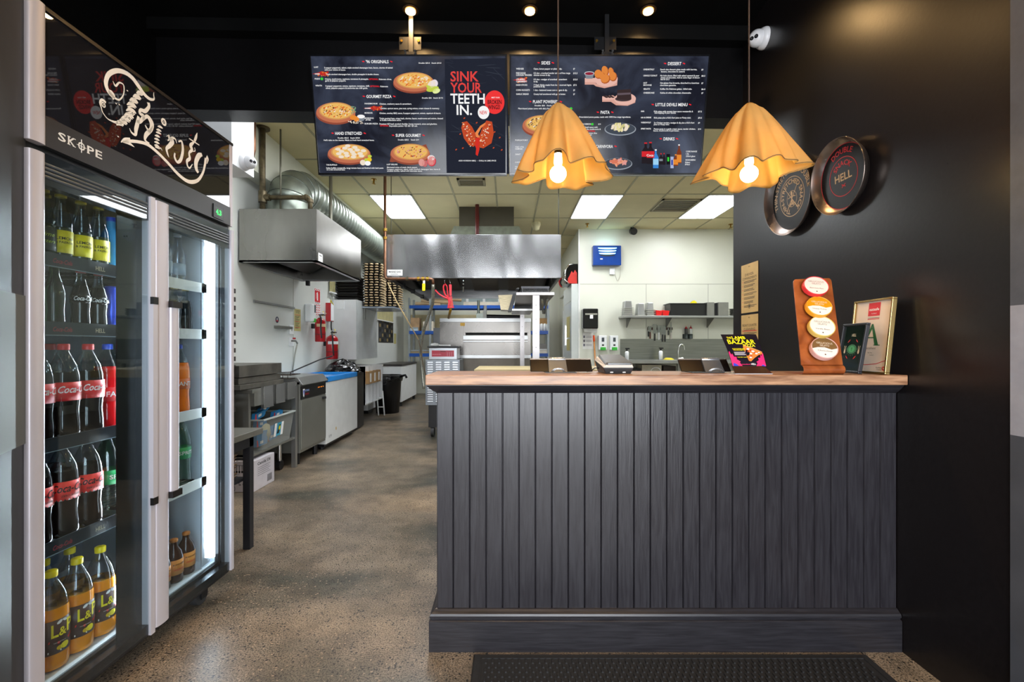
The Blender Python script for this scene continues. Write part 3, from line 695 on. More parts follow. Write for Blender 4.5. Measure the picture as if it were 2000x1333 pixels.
# right door
for i, (x, y) in enumerate(((-1.46, 1.93), (-1.46, 2.01), (-1.54, 1.97))): put('water', x, y, S[0], 0, 'clear water bottle on the top right shelf, %s' % ['nearer front', 'farther front', 'behind the others'][i], 'clear water bottles')
for i, y in enumerate((1.92, 1.99, 2.06)): put('dark', -1.46, y, S[1], 0, 'plain dark glass bottle on the second shelf behind the right door, %s' % W4[i], 'plain dark glass bottles')
for i, y in enumerate((1.92, 2.012)): put('fanta', -1.458, y, S[2], -.2, 'orange soda bottle with blue cap, %s of two' % ['nearer', 'farther'][i], 'orange soda bottles')
for i, y in enumerate((1.93, 2.02)): put('sprite', -1.458, y, S[3], -.2, 'clear lemonade bottle with green label behind the right door, %s' % ['nearer', 'farther'][i], 'clear lemonade bottles')
for i, (x, y) in enumerate(((-1.45, 1.90), (-1.45, 1.975), (-1.45, 2.05), (-1.53, 1.95), (-1.53, 2.03))): put('bund', x, y, S[4], -.3, 'stubby brown bottle with orange label, %s' % ['nearest in front', 'middle in front', 'farthest in front', 'nearer at back', 'farther at back'][i], 'stubby ginger beer bottles')
# ============================================================ COUNTER
YF = 1.795; CL = -.282; CTZ = 1.078
ct = thing('service_counter', ((CL+WR)/2, 1.9, 0), 'long black panelled service counter with a stained timber top', 'counter')
b = MB().box(CL+.01, WR-.001, YF+.012, 1.99, 0, 1.03, BOARD); b.build('carcass', ct)
n = 28; wdt = (WR-CL)/n
for k in range(n):
    x0 = CL+wdt*k; x1 = x0+wdt
    b = MB(); g = .0035; z0, z1 = .145, 1.012
    b.hexa([(x0+.001, YF+g, z0), (x0+g, YF, z0), (x1-g, YF, z0), (x1-.001, YF+g, z0)], [(x0+.001, YF+g, z1), (x0+g, YF, z1), (x1-g, YF, z1), (x1-.001, YF+g, z1)], BOARD)
    b.hexa([(x0+.001, YF+g, z0), (x1-.001, YF+g, z0), (x1-.001, YF+.012, z0), (x0+.001, YF+.012, z0)], [(x0+.001, YF+g, z1), (x1-.001, YF+g, z1), (x1-.001, YF+.012, z1), (x0+.001, YF+.012, z1)], BOARD)
    b.build('tongue_board', ct)
b = MB().box(CL, CL+.012, YF+.004, 1.99, .145, 1.012, BOARD); b.build('end_board', ct)
# skirting with moulded top, cove under the timber
def mould(prof, x0, x1, y, mt, name, bev=0):
    b = MB(); v = []; 
    for x in (x0, x1):
        for d, z in prof: v.append((x-(d if x == x0 else 0), y-d, z))
    N = len(prof); b.add(v, [(k, k+1, N+k+1, N+k) for k in range(N-1)], mt, False)
    v2 = [(x0-d, y-d, z) for d, z in prof]+[(x0-d, 1.99, z) for d, z in prof]
    b.add(v2, [(k, N+k, N+k+1, k+1) for k in range(N-1)], mt, False)
    return b.build(name, ct)
mould([(.027, 0), (.027, .118), (.024, .121), (.019, .123), (.019, .127), (.024, .131), (.0245, .138), (.021, .145), (.012, .150), (.006, .156), (0, .158)], CL, WR-.002, YF, BOARDH, 'skirting')
mould([(0, 1.004), (.004, 1.008), (.010, 1.012), (.020, 1.020), (.030, 1.030), (.036, 1.036), (.036, 1.040)], CL, WR-.002, YF, BOARDH, 'cove_moulding')
b = MB().box(-.318, WR-.002, 1.742, 2.03, 1.040, CTZ, WOODTOP); tp = b.build('timber_top', ct, bevel=.003)
# work surface behind, lower down
b = MB().box(CL+.05, WR-.002, 1.99, 2.55, .86, .90, STEELD); b.build('work_surface', ct)
b = MB().box(CL+.08, WR-.01, 2.0, 2.5, 0, .86, BLACKP); b.build('base_cabinet', ct)

# rubber mat in front
mt_ = thing('rubber_mat', (.7, 1.5, 0), 'black rubber scraper mat with raised studs on the floor before the counter', 'mat')
mx0, mx1, my1, my0 = X(925, 1.755), X(1690, 1.755), 1.752, .9
b = MB(); b.hexa([(mx0, my0, .0005), (mx1, my0, .0005), (mx1, my1, .0005), (mx0, my1, .0005)], [(mx0+.006, my0+.006, .007), (mx1-.006, my0+.006, .007), (mx1-.006, my1-.006, .007), (mx0+.006, my1-.006, .007)], RUBBER); b.build('base', mt_)
b = MB(); i0, i1 = mx0+.03, mx1-.03
for a in ((i0, i1, my1-.032, my1-.028), (i0, i1, my0+.03, my0+.034), (i0, i0+.004, my0+.03, my1-.03), (i1-.004, i1, my0+.03, my1-.03)): b.box(*a, .007, .0105, RUBBER)
b.build('border_ridge', mt_)
b = MB(); ny = 0; y = my1-.05
while y > 1.25:
    x = i0+.02+(.0125 if ny % 2 else 0)
    while x < i1-.02:
        b.box(x-.0035, x+.0035, y-.009, y+.009, .007, .0125, RUBBER); x += .025
    y -= .0235; ny += 1
tag(b.build('studs', mt_), kind='stuff')

# ------------------------------------------------------------ things on the counter
def fitted(fn, w, h): pass
# point-of-sale screens, seen from behind
TABB = mat('tablet_back', '#161112', .25, .2); TABE = mat('tablet_edge', '#c8b4a4', .2, .9); STNG = mat('stand_grey', '#7e838b', .3, .7)
def pos_screen(px0, px1, pyt, Yc, yaw, label, mid, wmul=1.):
    w_ = (px1-px0)/FL*Yc*wmul; x = X((px0+px1)/2, Yc); zt = Z(pyt, Yc); t = thing('till_screen', (x, Yc, CTZ), label, 'screen', 'till screens on the counter')
    H = zt-CTZ-.003; f = lambda s, d, z: Vector((x+s, Yc+d, CTZ+z))
    b = MB(); lean = .05
    # back panel leaning, wider at the foot of the picture: tapered slab
    b.hexa([f(-w_/2, 0, .004), f(w_/2, 0, .004), f(w_/2, .012, .004), f(-w_/2, .012, .004)], [f(-w_/2, lean, H), f(w_/2, lean, H), f(w_/2, lean+.012, H), f(-w_/2, lean+.012, H)], TABB); b.build('display', t, bevel=.003)
    b = MB().hexa([f(-w_/2, lean-.001, H-.001), f(w_/2, lean-.001, H-.001), f(w_/2, lean+.013, H-.001), f(-w_/2, lean+.013, H-.001)], [f(-w_/2+.002, lean, H+.003), f(w_/2-.002, lean, H+.003), f(w_/2-.002, lean+.012, H+.003), f(-w_/2+.002, lean+.012, H+.003)], TABE); b.build('top_edge', t)
    m_ = mid*w_; hw = .037
    b = MB().hexa([f(m_-hw-.002, -.018, 0), f(m_+hw+.002, -.018, 0), f(m_+hw+.002, -.001, 0), f(m_-hw-.002, -.001, 0)], [f(m_-hw, lean-.012, H), f(m_+hw, lean-.012, H), f(m_+hw, lean-.002, H), f(m_-hw, lean-.002, H)], STNG)
    b.tube([f(m_-hw, lean-.006, H), f(m_+hw, lean-.006, H)], .009, mat('stand_light', '#b4b8bd', .25, .8), 12)
    # bulge ribs low on the neck
    for r_, dz in ((.028, .004), (.022, .006)): b.tube([f(m_+r_*math.cos(a), -.019+dz*.5-.004*math.sin(a), .004+r_*.55*math.sin(a)) for a in [PI*k/14 for k in range(15)]], .0022, mat('stand_light'), 6)
    for s in (-.018, .018): b.cyl(f(m_+s, lean-.018, H-.012), f(m_+s, lean-.010, H-.012), .004, n=10, mt=CHROME)
    b.build('stand', t, bevel=.001)
    # flat base plate of the stand
    MB().box(x-.07, x+.06, Yc-.03, Yc+.09, CTZ, CTZ+.003, BLACKP).build('base_plate', t)
    if yaw: t.rotation_euler = (0, 0, yaw)
    return t
pos_screen(1036, 1158, 701.5, 1.90, 0, 'dark tablet till screen on a grey stand, left of the card terminal', -.06)
pos_screen(1332, 1428, 702, 1.90, -.06, 'dark tablet till screen on a grey stand, left of the pizza leaflet', .15)
# card terminal
Yc = 1.83; x0, x1 = X(1177, Yc), X(1237, Yc); w_ = x1-x0
t = thing('card_terminal', ((x0+x1)/2, Yc, CTZ), 'charcoal wedge card terminal with a cream middle on the counter', 'terminal')
xc = (x0+x1)/2; TD = mat('terminal_dark', '#26282c', .35); TG = mat('terminal_grey', '#4c5157', .4); TL = mat('terminal_light', '#d8cfc4', .4)
b = MB().hexa([(x0+.012, Yc, CTZ), (x1-.010, Yc, CTZ), (x1-.016, Yc+.13, CTZ), (x0+.006, Yc+.13, CTZ)], [(x0+.002, Yc-.006, CTZ+.024), (x1, Yc-.006, CTZ+.024), (x1-.010, Yc+.14, CTZ+.050), (x0-.006, Yc+.14, CTZ+.050)], TD); b.build('base', t, bevel=.002)
b = MB().hexa([(x0+.002, Yc-.006, CTZ+.0245), (x1, Yc-.006, CTZ+.0245), (x1-.010, Yc+.14, CTZ+.0505), (x0-.006, Yc+.14, CTZ+.0505)], [(x0+.012, Yc-.002, CTZ+.036), (x1-.004, Yc-.002, CTZ+.036), (x1-.014, Yc+.135, CTZ+.066), (x0+.0, Yc+.135, CTZ+.066)], TL); b.build('body', t, bevel=.002)
b = MB().hexa([(x0+.008, Yc-.004, CTZ+.0365), (x1-.002, Yc-.004, CTZ+.0365), (x1-.018, Yc+.13, CTZ+.0665), (x0+.006, Yc+.13, CTZ+.0665)], [(x0+.014, Yc+.004, CTZ+.045), (x1-.004, Yc+.004, CTZ+.045), (x1-.022, Yc+.125, CTZ+.075), (x0+.012, Yc+.125, CTZ+.075)], TG); lid = b.build('lid', t, bevel=.002)
b = MB().box(x0+.02, x1-.012, Yc-.008, Yc-.002, CTZ+.037, CTZ+.043, mat('terminal_slot', '#11161f', .2)); b.build('receipt_slot', t)
b = MB()
for s in (.02, .07): b.box(x0+s+.01, x0+s+.022, Yc-.002, Yc+.001, CTZ+.004, CTZ+.008, mat('label_white'))
b.build('sticker', t)
b = MB().tube([(x0-.002, Yc+.06, CTZ+.02), (x0-.02, Yc+.06, CTZ+.02), (x0-.035, Yc+.07, CTZ+.008), (x0-.045, Yc+.1, CTZ+.003)], .0025, BLACKP); b.build('cable', t)
# leaflet holder with pizza leaflet
Yc = 1.84
pts_l = []
lf = thing('leaflet_holder', (X(1462, Yc), Yc, CTZ), 'curved acrylic stand with a black and yellow pizza leaflet', 'leaflet holder')
def leaf(u, v, d=0.):   # u 0..1 across, v 0..1 up, bows backwards with height
    xb0, xb1 = X(1431, Yc), X(1497, Yc); xt0, xt1 = X(1409, Yc+.05), X(1478, Yc+.05)
    bow = .035*v+.022*v*v
    x = (xb0+(xt0-xb0)*v**1.15)+(u*((xb1-xb0)+(xt1-xt0-xb1+xb0)*v)); y = Yc+bow-d; z = CTZ+.028+v*(Z(653.5, Yc+.05)-CTZ-.028)
    return Vector((x, y, z))
def strip(b, m_, d, u0=0., u1=1., v0=0., v1=1., n=10):
    v = []; 
    for k in range(n+1):
        q = v0+(v1-v0)*k/n; v += [leaf(u0, q, d), leaf(u1, q, d)]
    b.add(v, [(2*k, 2*k+1, 2*k+3, 2*k+2) for k in range(n)], m_, True)
b = MB(); strip(b, BLACKP, -.0015)
strip(b, mat('leaflet_dark', '#17101c', .3), 0); b.build('leaflet', lf)
lfn = lambda a, c, d=0.: leaf(a, c, d)
b = MB(); LY = mat('leaflet_yellow', '#f4e312', .5, emis=.1); LP = mat('leaflet_pink', '#f01a6a', .5, emis=.05)
for s, a, c, h, wd_ in (('THE', .12, .86, .06, .13), ('LAMB', .27, .85, .09, .38), ('BAZAAR', .10, .70, .135, .78), ('PIZZA', .50, .61, .08, .34)): b.text(s, lfn, a, c, h, LY, .0012, width=wd_, bold=True)
for s, a, c, h, wd_, m_ in (('SLOW-COOKED LAMB', .15, .535, .028, .36, LY), ('FIRE SPICE MAYO', .17, .495, .028, .32, LY), ('Double $24  Snack $14', .22, .28, .022, .3, LY), ('Finish it off with', .10, .06, .02, .0, LP)):
    if wd_: b.text(s, lfn, a, c, h, m_, .0012, width=wd_, bold=True)
for k in range(5): b.rect(.16+.01*(k % 2), .44-.022*k, .50-.02*(k % 3), .452-.022*k, lfn, .001, mat('leaflet_grey', '#b8b0b8', .5))
b.text('HELL', lfn, .56, .055, .05, CW, .0012, width=.14, bold=True); b.text('tasteoflamb', lfn, .28, .06, .028, LP, .0012, width=.26, bold=True)
b.flat([(.48,.62),(.56,.66),(.90,.50),(.98,.45),(.96,.38),(.86,.36),(.70,.26),(.58,.16),(.52,.18)], lfn, .001, mat('slice_orange', '#e2762a', .5, emis=.05))
b.flat([(.48,.62),(.56,.66),(.90,.50),(.98,.45),(.95,.43),(.84,.48),(.56,.60)], lfn, .0013, mat('crust', '#c98a48', .5))
for a, c, r in ((.60,.54,.04),(.72,.47,.045),(.80,.40,.04),(.64,.40,.04),(.60,.28,.035),(.88,.43,.03)): b.disc(a, c, r, r*.6, lfn, .0016, CW, 10); 
for a, c, r in ((.66,.50,.03),(.76,.42,.03),(.58,.46,.03),(.63,.33,.03)): b.disc(a, c, r, r*.7, lfn, .0015, mat('slice_red', '#a8301c', .5), 9)
for side in (0, 1):
    q = [(0,.02),(.30,.02),(.24,.12),(.27,.16),(.18,.22),(.19,.30),(.12,.30),(.10,.40),(.06,.36),(.04,.48),(0,.44)]
    q = [(1-a, c*.9) for a, c in q][::-1] if side else q
    b.flat([(min(.99, max(.01, a)), c) for a, c in q], lfn, .0009, LP)
b.flat([(.02,.01),(.2,.01),(.14,.08),(.05,.12)], lfn, .0014, mat('leaflet_blue', '#2a3fc0', .5)); b.flat([(.98,.01),(.84,.01),(.9,.07)], lfn, .0014, mat('leaflet_blue'))
b.build('leaflet_print', lf)
b = MB(); xb0, xb1 = X(1425, Yc), X(1505, Yc-.03)
b.hexa([(xb0, Yc-.045, CTZ), (xb1, Yc-.045, CTZ), (xb1, Yc+.05, CTZ), (xb0, Yc+.05, CTZ)], [(xb0, Yc-.045, CTZ+.003), (xb1, Yc-.045, CTZ+.003), (xb1, Yc+.05, CTZ+.003), (xb0, Yc+.05, CTZ+.003)], mat('acrylic_clear', '#c9ccd0', .1))
b.hexa([(xb0, Yc-.044, CTZ+.003), (xb1, Yc-.044, CTZ+.003), (xb1-.012, Yc-.004, CTZ+.030), (xb0+.008, Yc-.004, CTZ+.030)], [(xb0, Yc-.040, CTZ+.004), (xb1, Yc-.040, CTZ+.004), (xb1-.012, Yc-.002, CTZ+.031), (xb0+.008, Yc-.002, CTZ+.031)], mat('acrylic_brown', '#3a261c', .08)); b.build('acrylic_base', lf)

# gelato display: leaning brown plate with four lids
Y0g, Y1g = 1.80, 1.96; BR = mat_wood('rust_brown_plate', '#7a3c1c', '#b06230', (2, 2, 2), .3, 5, .05)
gl = thing('gelato_display', (X(1604, 1.8), 1.80, CTZ), 'leaning brown display plate carrying four round gelato lids', 'display')
c0 = Vector((X(1564, Y0g), Y0g, CTZ+.036)); c1 = Vector((X(1645, Y0g), Y0g, CTZ+.036)); t0 = Vector((X(1548, Y1g), Y1g, Z(547, Y1g))); t1 = Vector((X(1622, Y1g), Y1g, Z(544.5, Y1g)))
up = ((t0+t1)/2-(c0+c1)/2); ux = (c1-c0).normalized(); gfr0 = frame(c0, ux, up)
def gf(a, c, d=0.):   # a across 0..1, c up 0..1
    p = c0+(c1-c0)*a+((t0+(t1-t0)*a)-(c0+(c1-c0)*a))*c; nn = ux.cross(up).normalized(); return p+nn*d
q = []
for k in range(7): an = PI/2*k/6; q.append((.06-.06*math.sin(an) if 0 else .08*(1-math.cos(0)), 0))
out = [(0, 0), (1, 0), (1, .955)]+[(1-.07*(1-math.cos(a_)), .955+.045*math.sin(a_)) for a_ in [PI/2*k/6 for k in range(1, 7)]]+[(.07-.07*math.sin(a_), .955+.045*math.cos(a_)) for a_ in [PI/2*k/6 for k in range(0, 7)]]
b = MB(); b.prism(out, gf, .004, BR)
# curl at the foot and flat foot running back
pf = []
for k in range(9): an = PI*k/8*.9; pf.append((-.018*math.sin(an)*1.0, .018*(1+math.cos(an))))
w0 = []
for d, z in pf: w0 += [Vector((c0.x, Y0g+d, CTZ+z)), Vector((c1.x, Y0g+d, CTZ+z))]
w0 += [Vector((c0.x, Y0g+.12, CTZ+.001)), Vector((c1.x, Y0g+.12, CTZ+.001))]
b.add(w0, [(2*k, 2*k+2, 2*k+3, 2*k+1) for k in range(len(w0)//2-1)], BR, True); b.build('plate', gl)
lids = [(1590, 563, '#d8343a', '#f2ddd2', 'Black Doris Plum', 'pale pink gelato lid with red rim, topmost on the brown plate', None), (1596, 603, '#e8a02a', '#f4ead8', 'Hokey Pokey', 'gelato lid with orange upper half, second from top', '#e8940c'),
        (1601.5, 642, '#d8b860', '#ece6da', 'Vanilla Bean', 'plain cream gelato lid, third from top', None), (1606, 684, '#d8a8a0', '#e8e0d6', 'Chocolate', 'gelato lid with brown upper half, lowest on the plate', '#7a5a34')]
for px, py, rim, face, nm, lb, top in lids:
    Yl = 1.83; 
    a = Vector((X(px, Yl), Yl, Z(py, Yl))); nn = ux.cross(up).normalized(); 
    c_ = (py-547)/(731-547); k = 1-c_*1.02
    p = gf(.5, k, .0); p = Vector((a.x, p.y, p.z)); p.z = a.z
    # place on plate plane
    cam_ = Vector((0, 0, EYE)); dr_ = Vector(((px-CX)/FL, 1, -(py-CY)/FL)); pl_ = c0+nn*.016; p = cam_+dr_*((pl_-cam_).dot(nn)/dr_.dot(nn))
    R = .0525; R = .0515; v_ = (up.normalized()-nn*.16).normalized(); lf_ = frame(p, (ux-v_*.12).normalized(), (v_+ux*.12).normalized())
    t = thing('gelato_tub', p, lb, 'lid', 'gelato tub lids on the brown plate')
    b = MB(); RM = mat('lid_rim_'+nm.replace(' ', '_').lower(), rim, .35); FC = mat('lid_face_'+nm.replace(' ', '_').lower(), face, .45)
    n_ = 40
    prof = [(R, .0), (R, .016), (R*.985, .019), (R*.95, .019), (R*.94, .0165)]
    v = []
    for r, d in prof:
        for i in range(n_): v.append(lf_(r*math.cos(2*PI*i/n_), r*math.sin(2*PI*i/n_), d))
    b.add(v, [(i*n_+j, i*n_+(j+1) % n_, (i+1)*n_+(j+1) % n_, (i+1)*n_+j) for i in range(len(prof)-1) for j in range(n_)], RM, True); b.build('rim', t)
    b = MB(); b.disc(0, 0, R*.945, R*.945, lf_, .0166, FC, 40)
    if top: 
        pts = [(R*.94*math.cos(a_), R*.94*math.sin(a_)) for a_ in [PI*k/20+.05 for k in range(0, 20)]]+[(-R*.93, -.008), (-R*.5, .000), (0, .002), (R*.5, -.006)]
        b.flat(pts, lf_, .0170, mat('lid_top_'+nm.replace(' ', '_').lower(), top, .45))
    ik = mat('lid_ink_light', '#e8d8c0', .5) if top else mat('lid_ink', '#8a7a70', .5)
    b.text('GELLICIOUS', lf_, 0, .018, .0085, ik, .0174, width=.062, align='c'); b.text('GELATO', lf_, 0, .006, .0085, ik, .0174, width=.036, align='c')
    b.text(nm, lf_, 0, -.018, .006, mat('lid_ink_dark', '#5a3a34', .5), .0174, align='c', width=.055); b.disc(0, -.033, .003, .003, lf_, .0174, mat('lid_ink_dark'), 10)
    b.build('printed_face', t)

# frames leaning near the right wall
def pic_frame(name, label, pbn, pbf, h, lean, fw, dep, fm, bmx, art, cat='picture frame'):
    # pbn near foot, pbf far foot (on counter); faces left/front
    a = Vector(pbn); c = Vector(pbf); u = (a-c); W_ = u.length; u.normalize(); side = Vector((u.y, -u.x, 0)) if 0 else Vector((-u.y, u.x, 0))
    nrm = u.cross(Vector((0, 0, 1)))     # outward toward the room
    v = (Vector((0, 0, 1))*math.cos(lean)-nrm*math.sin(lean)).normalized()
    f = frame(c, u, v); t = thing(name, (a+c)/2, label, cat)
    b = MB()
    for q in ([(0,0),(W_,0),(W_,fw),(0,fw)], [(0,h-fw),(W_,h-fw),(W_,h),(0,h)], [(0,fw),(fw,fw),(fw,h-fw),(0,h-fw)], [(W_-fw,fw),(W_,fw),(W_,h-fw),(W_-fw,h-fw)]): b.prism(q, f, dep, fm)
    b.build('moulding', t, bevel=.0015)
    b = MB(); b.prism([(fw*.5, fw*.5), (W_-fw*.5, fw*.5), (W_-fw*.5, h-fw*.5), (fw*.5, h-fw*.5)], f, dep*.45, bmx); b.build('backing_board', t)
    g = MB(); art(g, frame(f(0, 0, dep*.45), u, v), W_, h); g.build('printed_sheet', t)
    return t
def art_a(g, f, W_, H):
    g.rect(.010, .010, W_-.01, H-.01, f, .0008, mat('certificate_paper', '#ecd9c6', .5))
    cx = W_*.52; s = W_/.2
    g.rect(cx-.030*s, H-.068, cx+.030*s, H-.014, f, .0014, REDP)
    g.text('eatsafe', f, cx, H-.046, .011, CW, .0018, align='c', width=.05*s, bold=True); g.text('Auckland', f, cx, H-.060, .005, CW, .0018, align='c', width=.025*s)
    g.rect(cx-.03*s, H-.076, cx+.03*s, H-.0745, f, .0014, INK); g.rect(cx-.03*s, H-.082, cx+.03*s, H-.079, f, .0014, REDP)
    GR = mat('grade_green', '#2d6a3a', .5)
    z0, z1 = H*.375, H*.665; w2 = .042*s
    g.flat([(cx-w2, z0), (cx-w2+.003, z0), (cx+.002, z1), (cx-.004, z1)], f, .0016, GR); g.flat([(cx-.006, z1), (cx+.004, z1), (cx+w2-.004, z0), (cx+w2-.024, z0)], f, .0016, GR)
    g.flat([(cx-w2, z0), (cx-w2+.008, z0), (cx+.0, z1-.02), (cx-.004, z1-.01)], f, .0017, GR)
    g.rect(cx-w2-.006, z0, cx-w2+.014, z0+.003, f, .0016, GR); g.rect(cx+w2-.03, z0, cx+w2+.004, z0+.003, f, .0016, GR); g.rect(cx-.022*s, z0+.030, cx+.018*s, z0+.034, f, .0016, GR)
    g.text('Excellent', f, cx, H*.325, .010, mat('grey_ink', '#8a8078', .5), .0016, align='c', width=.055*s)
    g.text('HELL Pizza', f, cx, H*.27, .004, INK, .0016, align='c'); g.text('Auckland', f, cx+.01, H*.24, .004, INK, .0016, align='c')
    for k, m_ in enumerate((GR, REDP, REDP)): g.rect(.022+.012*k, H*.155, .032+.012*k, H*.185, f, .0016, m_)
    g.ribbon([(.012, H*.13), (W_*.4, H*.11), (W_*.7, H*.13), (W_-.012, H*.185)], .0025, f, .0015, REDP)
    g.text('Auckland', f, W_-.062, H*.075, .006, INK, .0016, width=.03); g.text('Council', f, W_-.058, H*.05, .006, INK, .0016, width=.026); g.ring(W_-.022, H*.075, .004, .008, f, .0016, REDP, 16)
fa = pic_frame('certificate_frame', 'gold framed food grade certificate with a big green letter A', (1.466, 1.752, CTZ), (1.478, 1.965, CTZ), .302, .10, .008, .018, mat('pale_gold_frame', '#c8aa6e', .22, .9), WHITEP, art_a, 'framed certificate')
def art_b(g, f, W_, H):
    g.rect(.008, .008, W_-.008, H-.008, f, .0008, mat('dark_green_card', '#10221c', .12))
    cx, cz = W_/2, H*.48; CG = mat('emblem_green', '#1f6a3c', .5)
    g.disc(cx, cz, .034, .020, f, .0014, CG, 24); g.disc(cx, cz, .022, .013, f, .0017, mat('emblem_green2', '#3aa05c', .5), 20)
    g.text('Y', f, cx, cz-.008, .016, INK, .002, align='c'); g.text('HELL', f, cx, H*.74, .011, mat('cream_print'), .0014, align='c', width=.03, bold=True)
    for a_ in (45, 135, 225, 315):
        t_ = math.radians(a_); p0 = (cx+.040*math.cos(t_), cz+.048*math.sin(t_)); g.ribbon([(p0[0]-.008, p0[1]-.006*math.copysign(1, math.sin(2*t_))*-1), p0, (p0[0]+.008, p0[1]+.006*-math.copysign(1, math.sin(2*t_)))], [.002, .005, .002], f, .0014, REDP)
    for s in (-1, 1):
        hx = cx+s*.050; g.disc(hx, cz-.010, .006, .009, f, .0014, mat('cream_print'), 12)
        g.ribbon([(hx-.003, cz-.005), (hx-.006, cz+.014)], .0028, f, .0014, mat('cream_print')); g.ribbon([(hx+.003, cz-.005), (hx+.006, cz+.014)], .0028, f, .0014, mat('cream_print'))
    for k in range(9): a_ = PI+PI*k/8; g.disc(cx+.036*math.cos(a_), cz+.026*math.sin(a_), .0022, .0022, f, .0014, CG, 8)
fb = pic_frame('framed_emblem', 'small black frame with a green and red emblem, in front of the gold certificate', (1.392, 1.795, CTZ), (1.422, 1.965, CTZ), .205, .16, .009, .014, mat('black_frame', '#17151b', .3), BLACKP, art_b)

# notices on the far end of the right wall
NOT = mat('brown_notice', '#cfa868', .55, var=.08)
def notice(z0, z1, y0, y1, title, label, red):
    t = thing('wall_notice', (WR-.003, (y0+y1)/2, z0), label, 'notice'); f = frame((WR-.003, y1, z0), (0, -1, 0), (0, 0, 1)); W_ = y1-y0; H = z1-z0
    g = MB().prism([(0,0),(W_,0),(W_,H),(0,H)], f, .0015, NOT); IK = mat('notice_ink', '#3a3020', .6)
    g.text('HELL', f, W_/2, H*.93, .008, IK, .002, align='c')
    for k, s in enumerate(title): g.text(s, f, W_/2, H-.055-.024*k-.02, .016, IK, .002, align='c', width=min(W_*.85, .017*len(s)))
    zz = H*.64
    if red: g.rect(.012, H*.66, W_-.012, H*.675, f, .0022, REDP); zz = H*.62
    for k in range(8 if not red else 7):
        q = zz-k*.026
        if q < .04: break
        g.rect(.034, q, W_-.015-.02*(k % 3), q+.0035, f, .002, IK); g.rect(.034, q-.008, W_-.04-.015*(k % 2), q-.0045, f, .002, IK); g.disc(.02, q, .0035, .0035, f, .002, REDP, 8)
    if not red: g.ring(W_/2, H*.13, .012, .015, f, .002, IK, 16); g.disc(W_/2, H*.13, .006, .009, f, .002, IK, 10)
    g.build('sheet', t)
notice(1.402, 1.712, 2.785, 2.985, ['DRIVER', 'COMMANDMENTS'], 'upper brown paper notice at the far end of the black wall', False)
notice(1.08, 1.388, 2.785, 2.985, ['FRONT COUNTER', 'CLEANING'], 'lower brown paper notice with a red line, at the far end of the black wall', True)

# pizza pans hung on the right wall
def pan(yc, zc, R, label, red, lean):
    t = thing('pizza_pan', (WR-.03, yc, zc), label, 'pan', 'printed pizza pans on the black wall')
    nrm = Vector((-math.cos(lean), 0, -math.sin(lean))); v = Vector((-math.sin(lean), 0, math.cos(lean))); u = Vector((0, -1, 0))
    o = Vector((WR-.012, yc, zc)); f = frame(o, u, v); n = 56
    def lath(prof, m_, b):
        vv = [f(r*math.cos(2*PI*i/n), r*math.sin(2*PI*i/n), d) for r, d in prof for i in range(n)]
        b.add(vv, [(i*n+j, i*n+(j+1) % n, (i+1)*n+(j+1) % n, (i+1)*n+j) for i in range(len(prof)-1) for j in range(n)], m_, True)
    PM = mat('pan_metal', '#9a8c84', .28, .95, var=.1)
    b = MB(); lath([(0.001, -.0), (R*.86, -.0), (R*.99, .036), (R, .038), (R*1.004, .034), (R*.87, -.004), (.001, -.004)], PM, b); b.build('dish', t)
    b = MB(); b.disc(0, 0, R*.855, R*.855, f, .0006, mat('pan_face_black', '#0b0a0c', .35, .0, spec=.4), 56); b.build('printed_base', t)
    b = MB(); IC = mat('pan_cream', '#c8ab84', .5); IR = mat('pan_red', '#c22830', .5); A = IR if red else IC
    if red: b.ring(0, 0, R*.84, R*.86, f, .0012, IR, 56)
    b.ring(0, 0, R*.50, R*.52, f, .0012, A, 56)
    def arc(s, rr, h, a0, m_):
        vs, fs, wd = text_geo(s, True); k = h/CAP; Wt = wd*k*.95
        P = []
        for x, y in vs:
            an = PI/2+a0+(Wt/2-x*k*.95)/rr; q = rr+y*k; P.append(f(q*math.cos(an), q*math.sin(an), .0014))
        b.add(P, fs, m_)
    if red:
        arc('DOUBLE', R*.62, R*.14, .0, IR); arc('SNACK', R*.30, R*.13, 0, IR)
        b.text('HELL', f, 0, -R*.10, R*.2, IC, .0014, width=R*.62, align='c', bold=True)
        b.ribbon([(-R*.07, -R*.28), (R*.07, -R*.20)], R*.025, f, .0014, IR); b.ribbon([(-R*.07, -R*.20), (R*.07, -R*.28)], R*.025, f, .0014, IR)
    else:
        arc('THIN-STRETCHED DOUBLE', R*.64, R*.13, .18, IC); arc('THIN-STRETCHED SNACK', R*.34, R*.12, 0.1, IC)
        g = R*.30; b.ring(0, -R*.06, R*.20, R*.212, f, .0013, IC, 30)
        for dx_, dz_ in ((1, 1), (-1, 1)): b.ribbon([(-g*.8*dx_, -R*.06-g), (g*.8*dx_, -R*.06+g)], [R*.03, R*.018], f, .0014, IC)
        b.disc(0, R*.08, R*.045, R*.055, f, .0015, IC, 12); b.ribbon([(0, R*.05), (0, -R*.22)], [R*.03, R*.07], f, .0014, IC)
        for s in (-1, 1): b.ribbon([(0, R*.01), (s*R*.16, -R*.02)], R*.02, f, .0014, IC)
        for a_ in (-.7, .7): b.disc(math.sin(a_)*R*.1, -R*.2, R*.02, R*.05, f, .0014, IC, 8)
    b.build('printed_design', t)
pan(2.44, Z(384, 2.44), .202, 'large hung pan printed with cream thin-stretched lettering, left of two', False, .06)
pan(2.065, Z(345, 2.065), .168, 'smaller hung pan printed with red rings and cream HELL lettering', True, .06)

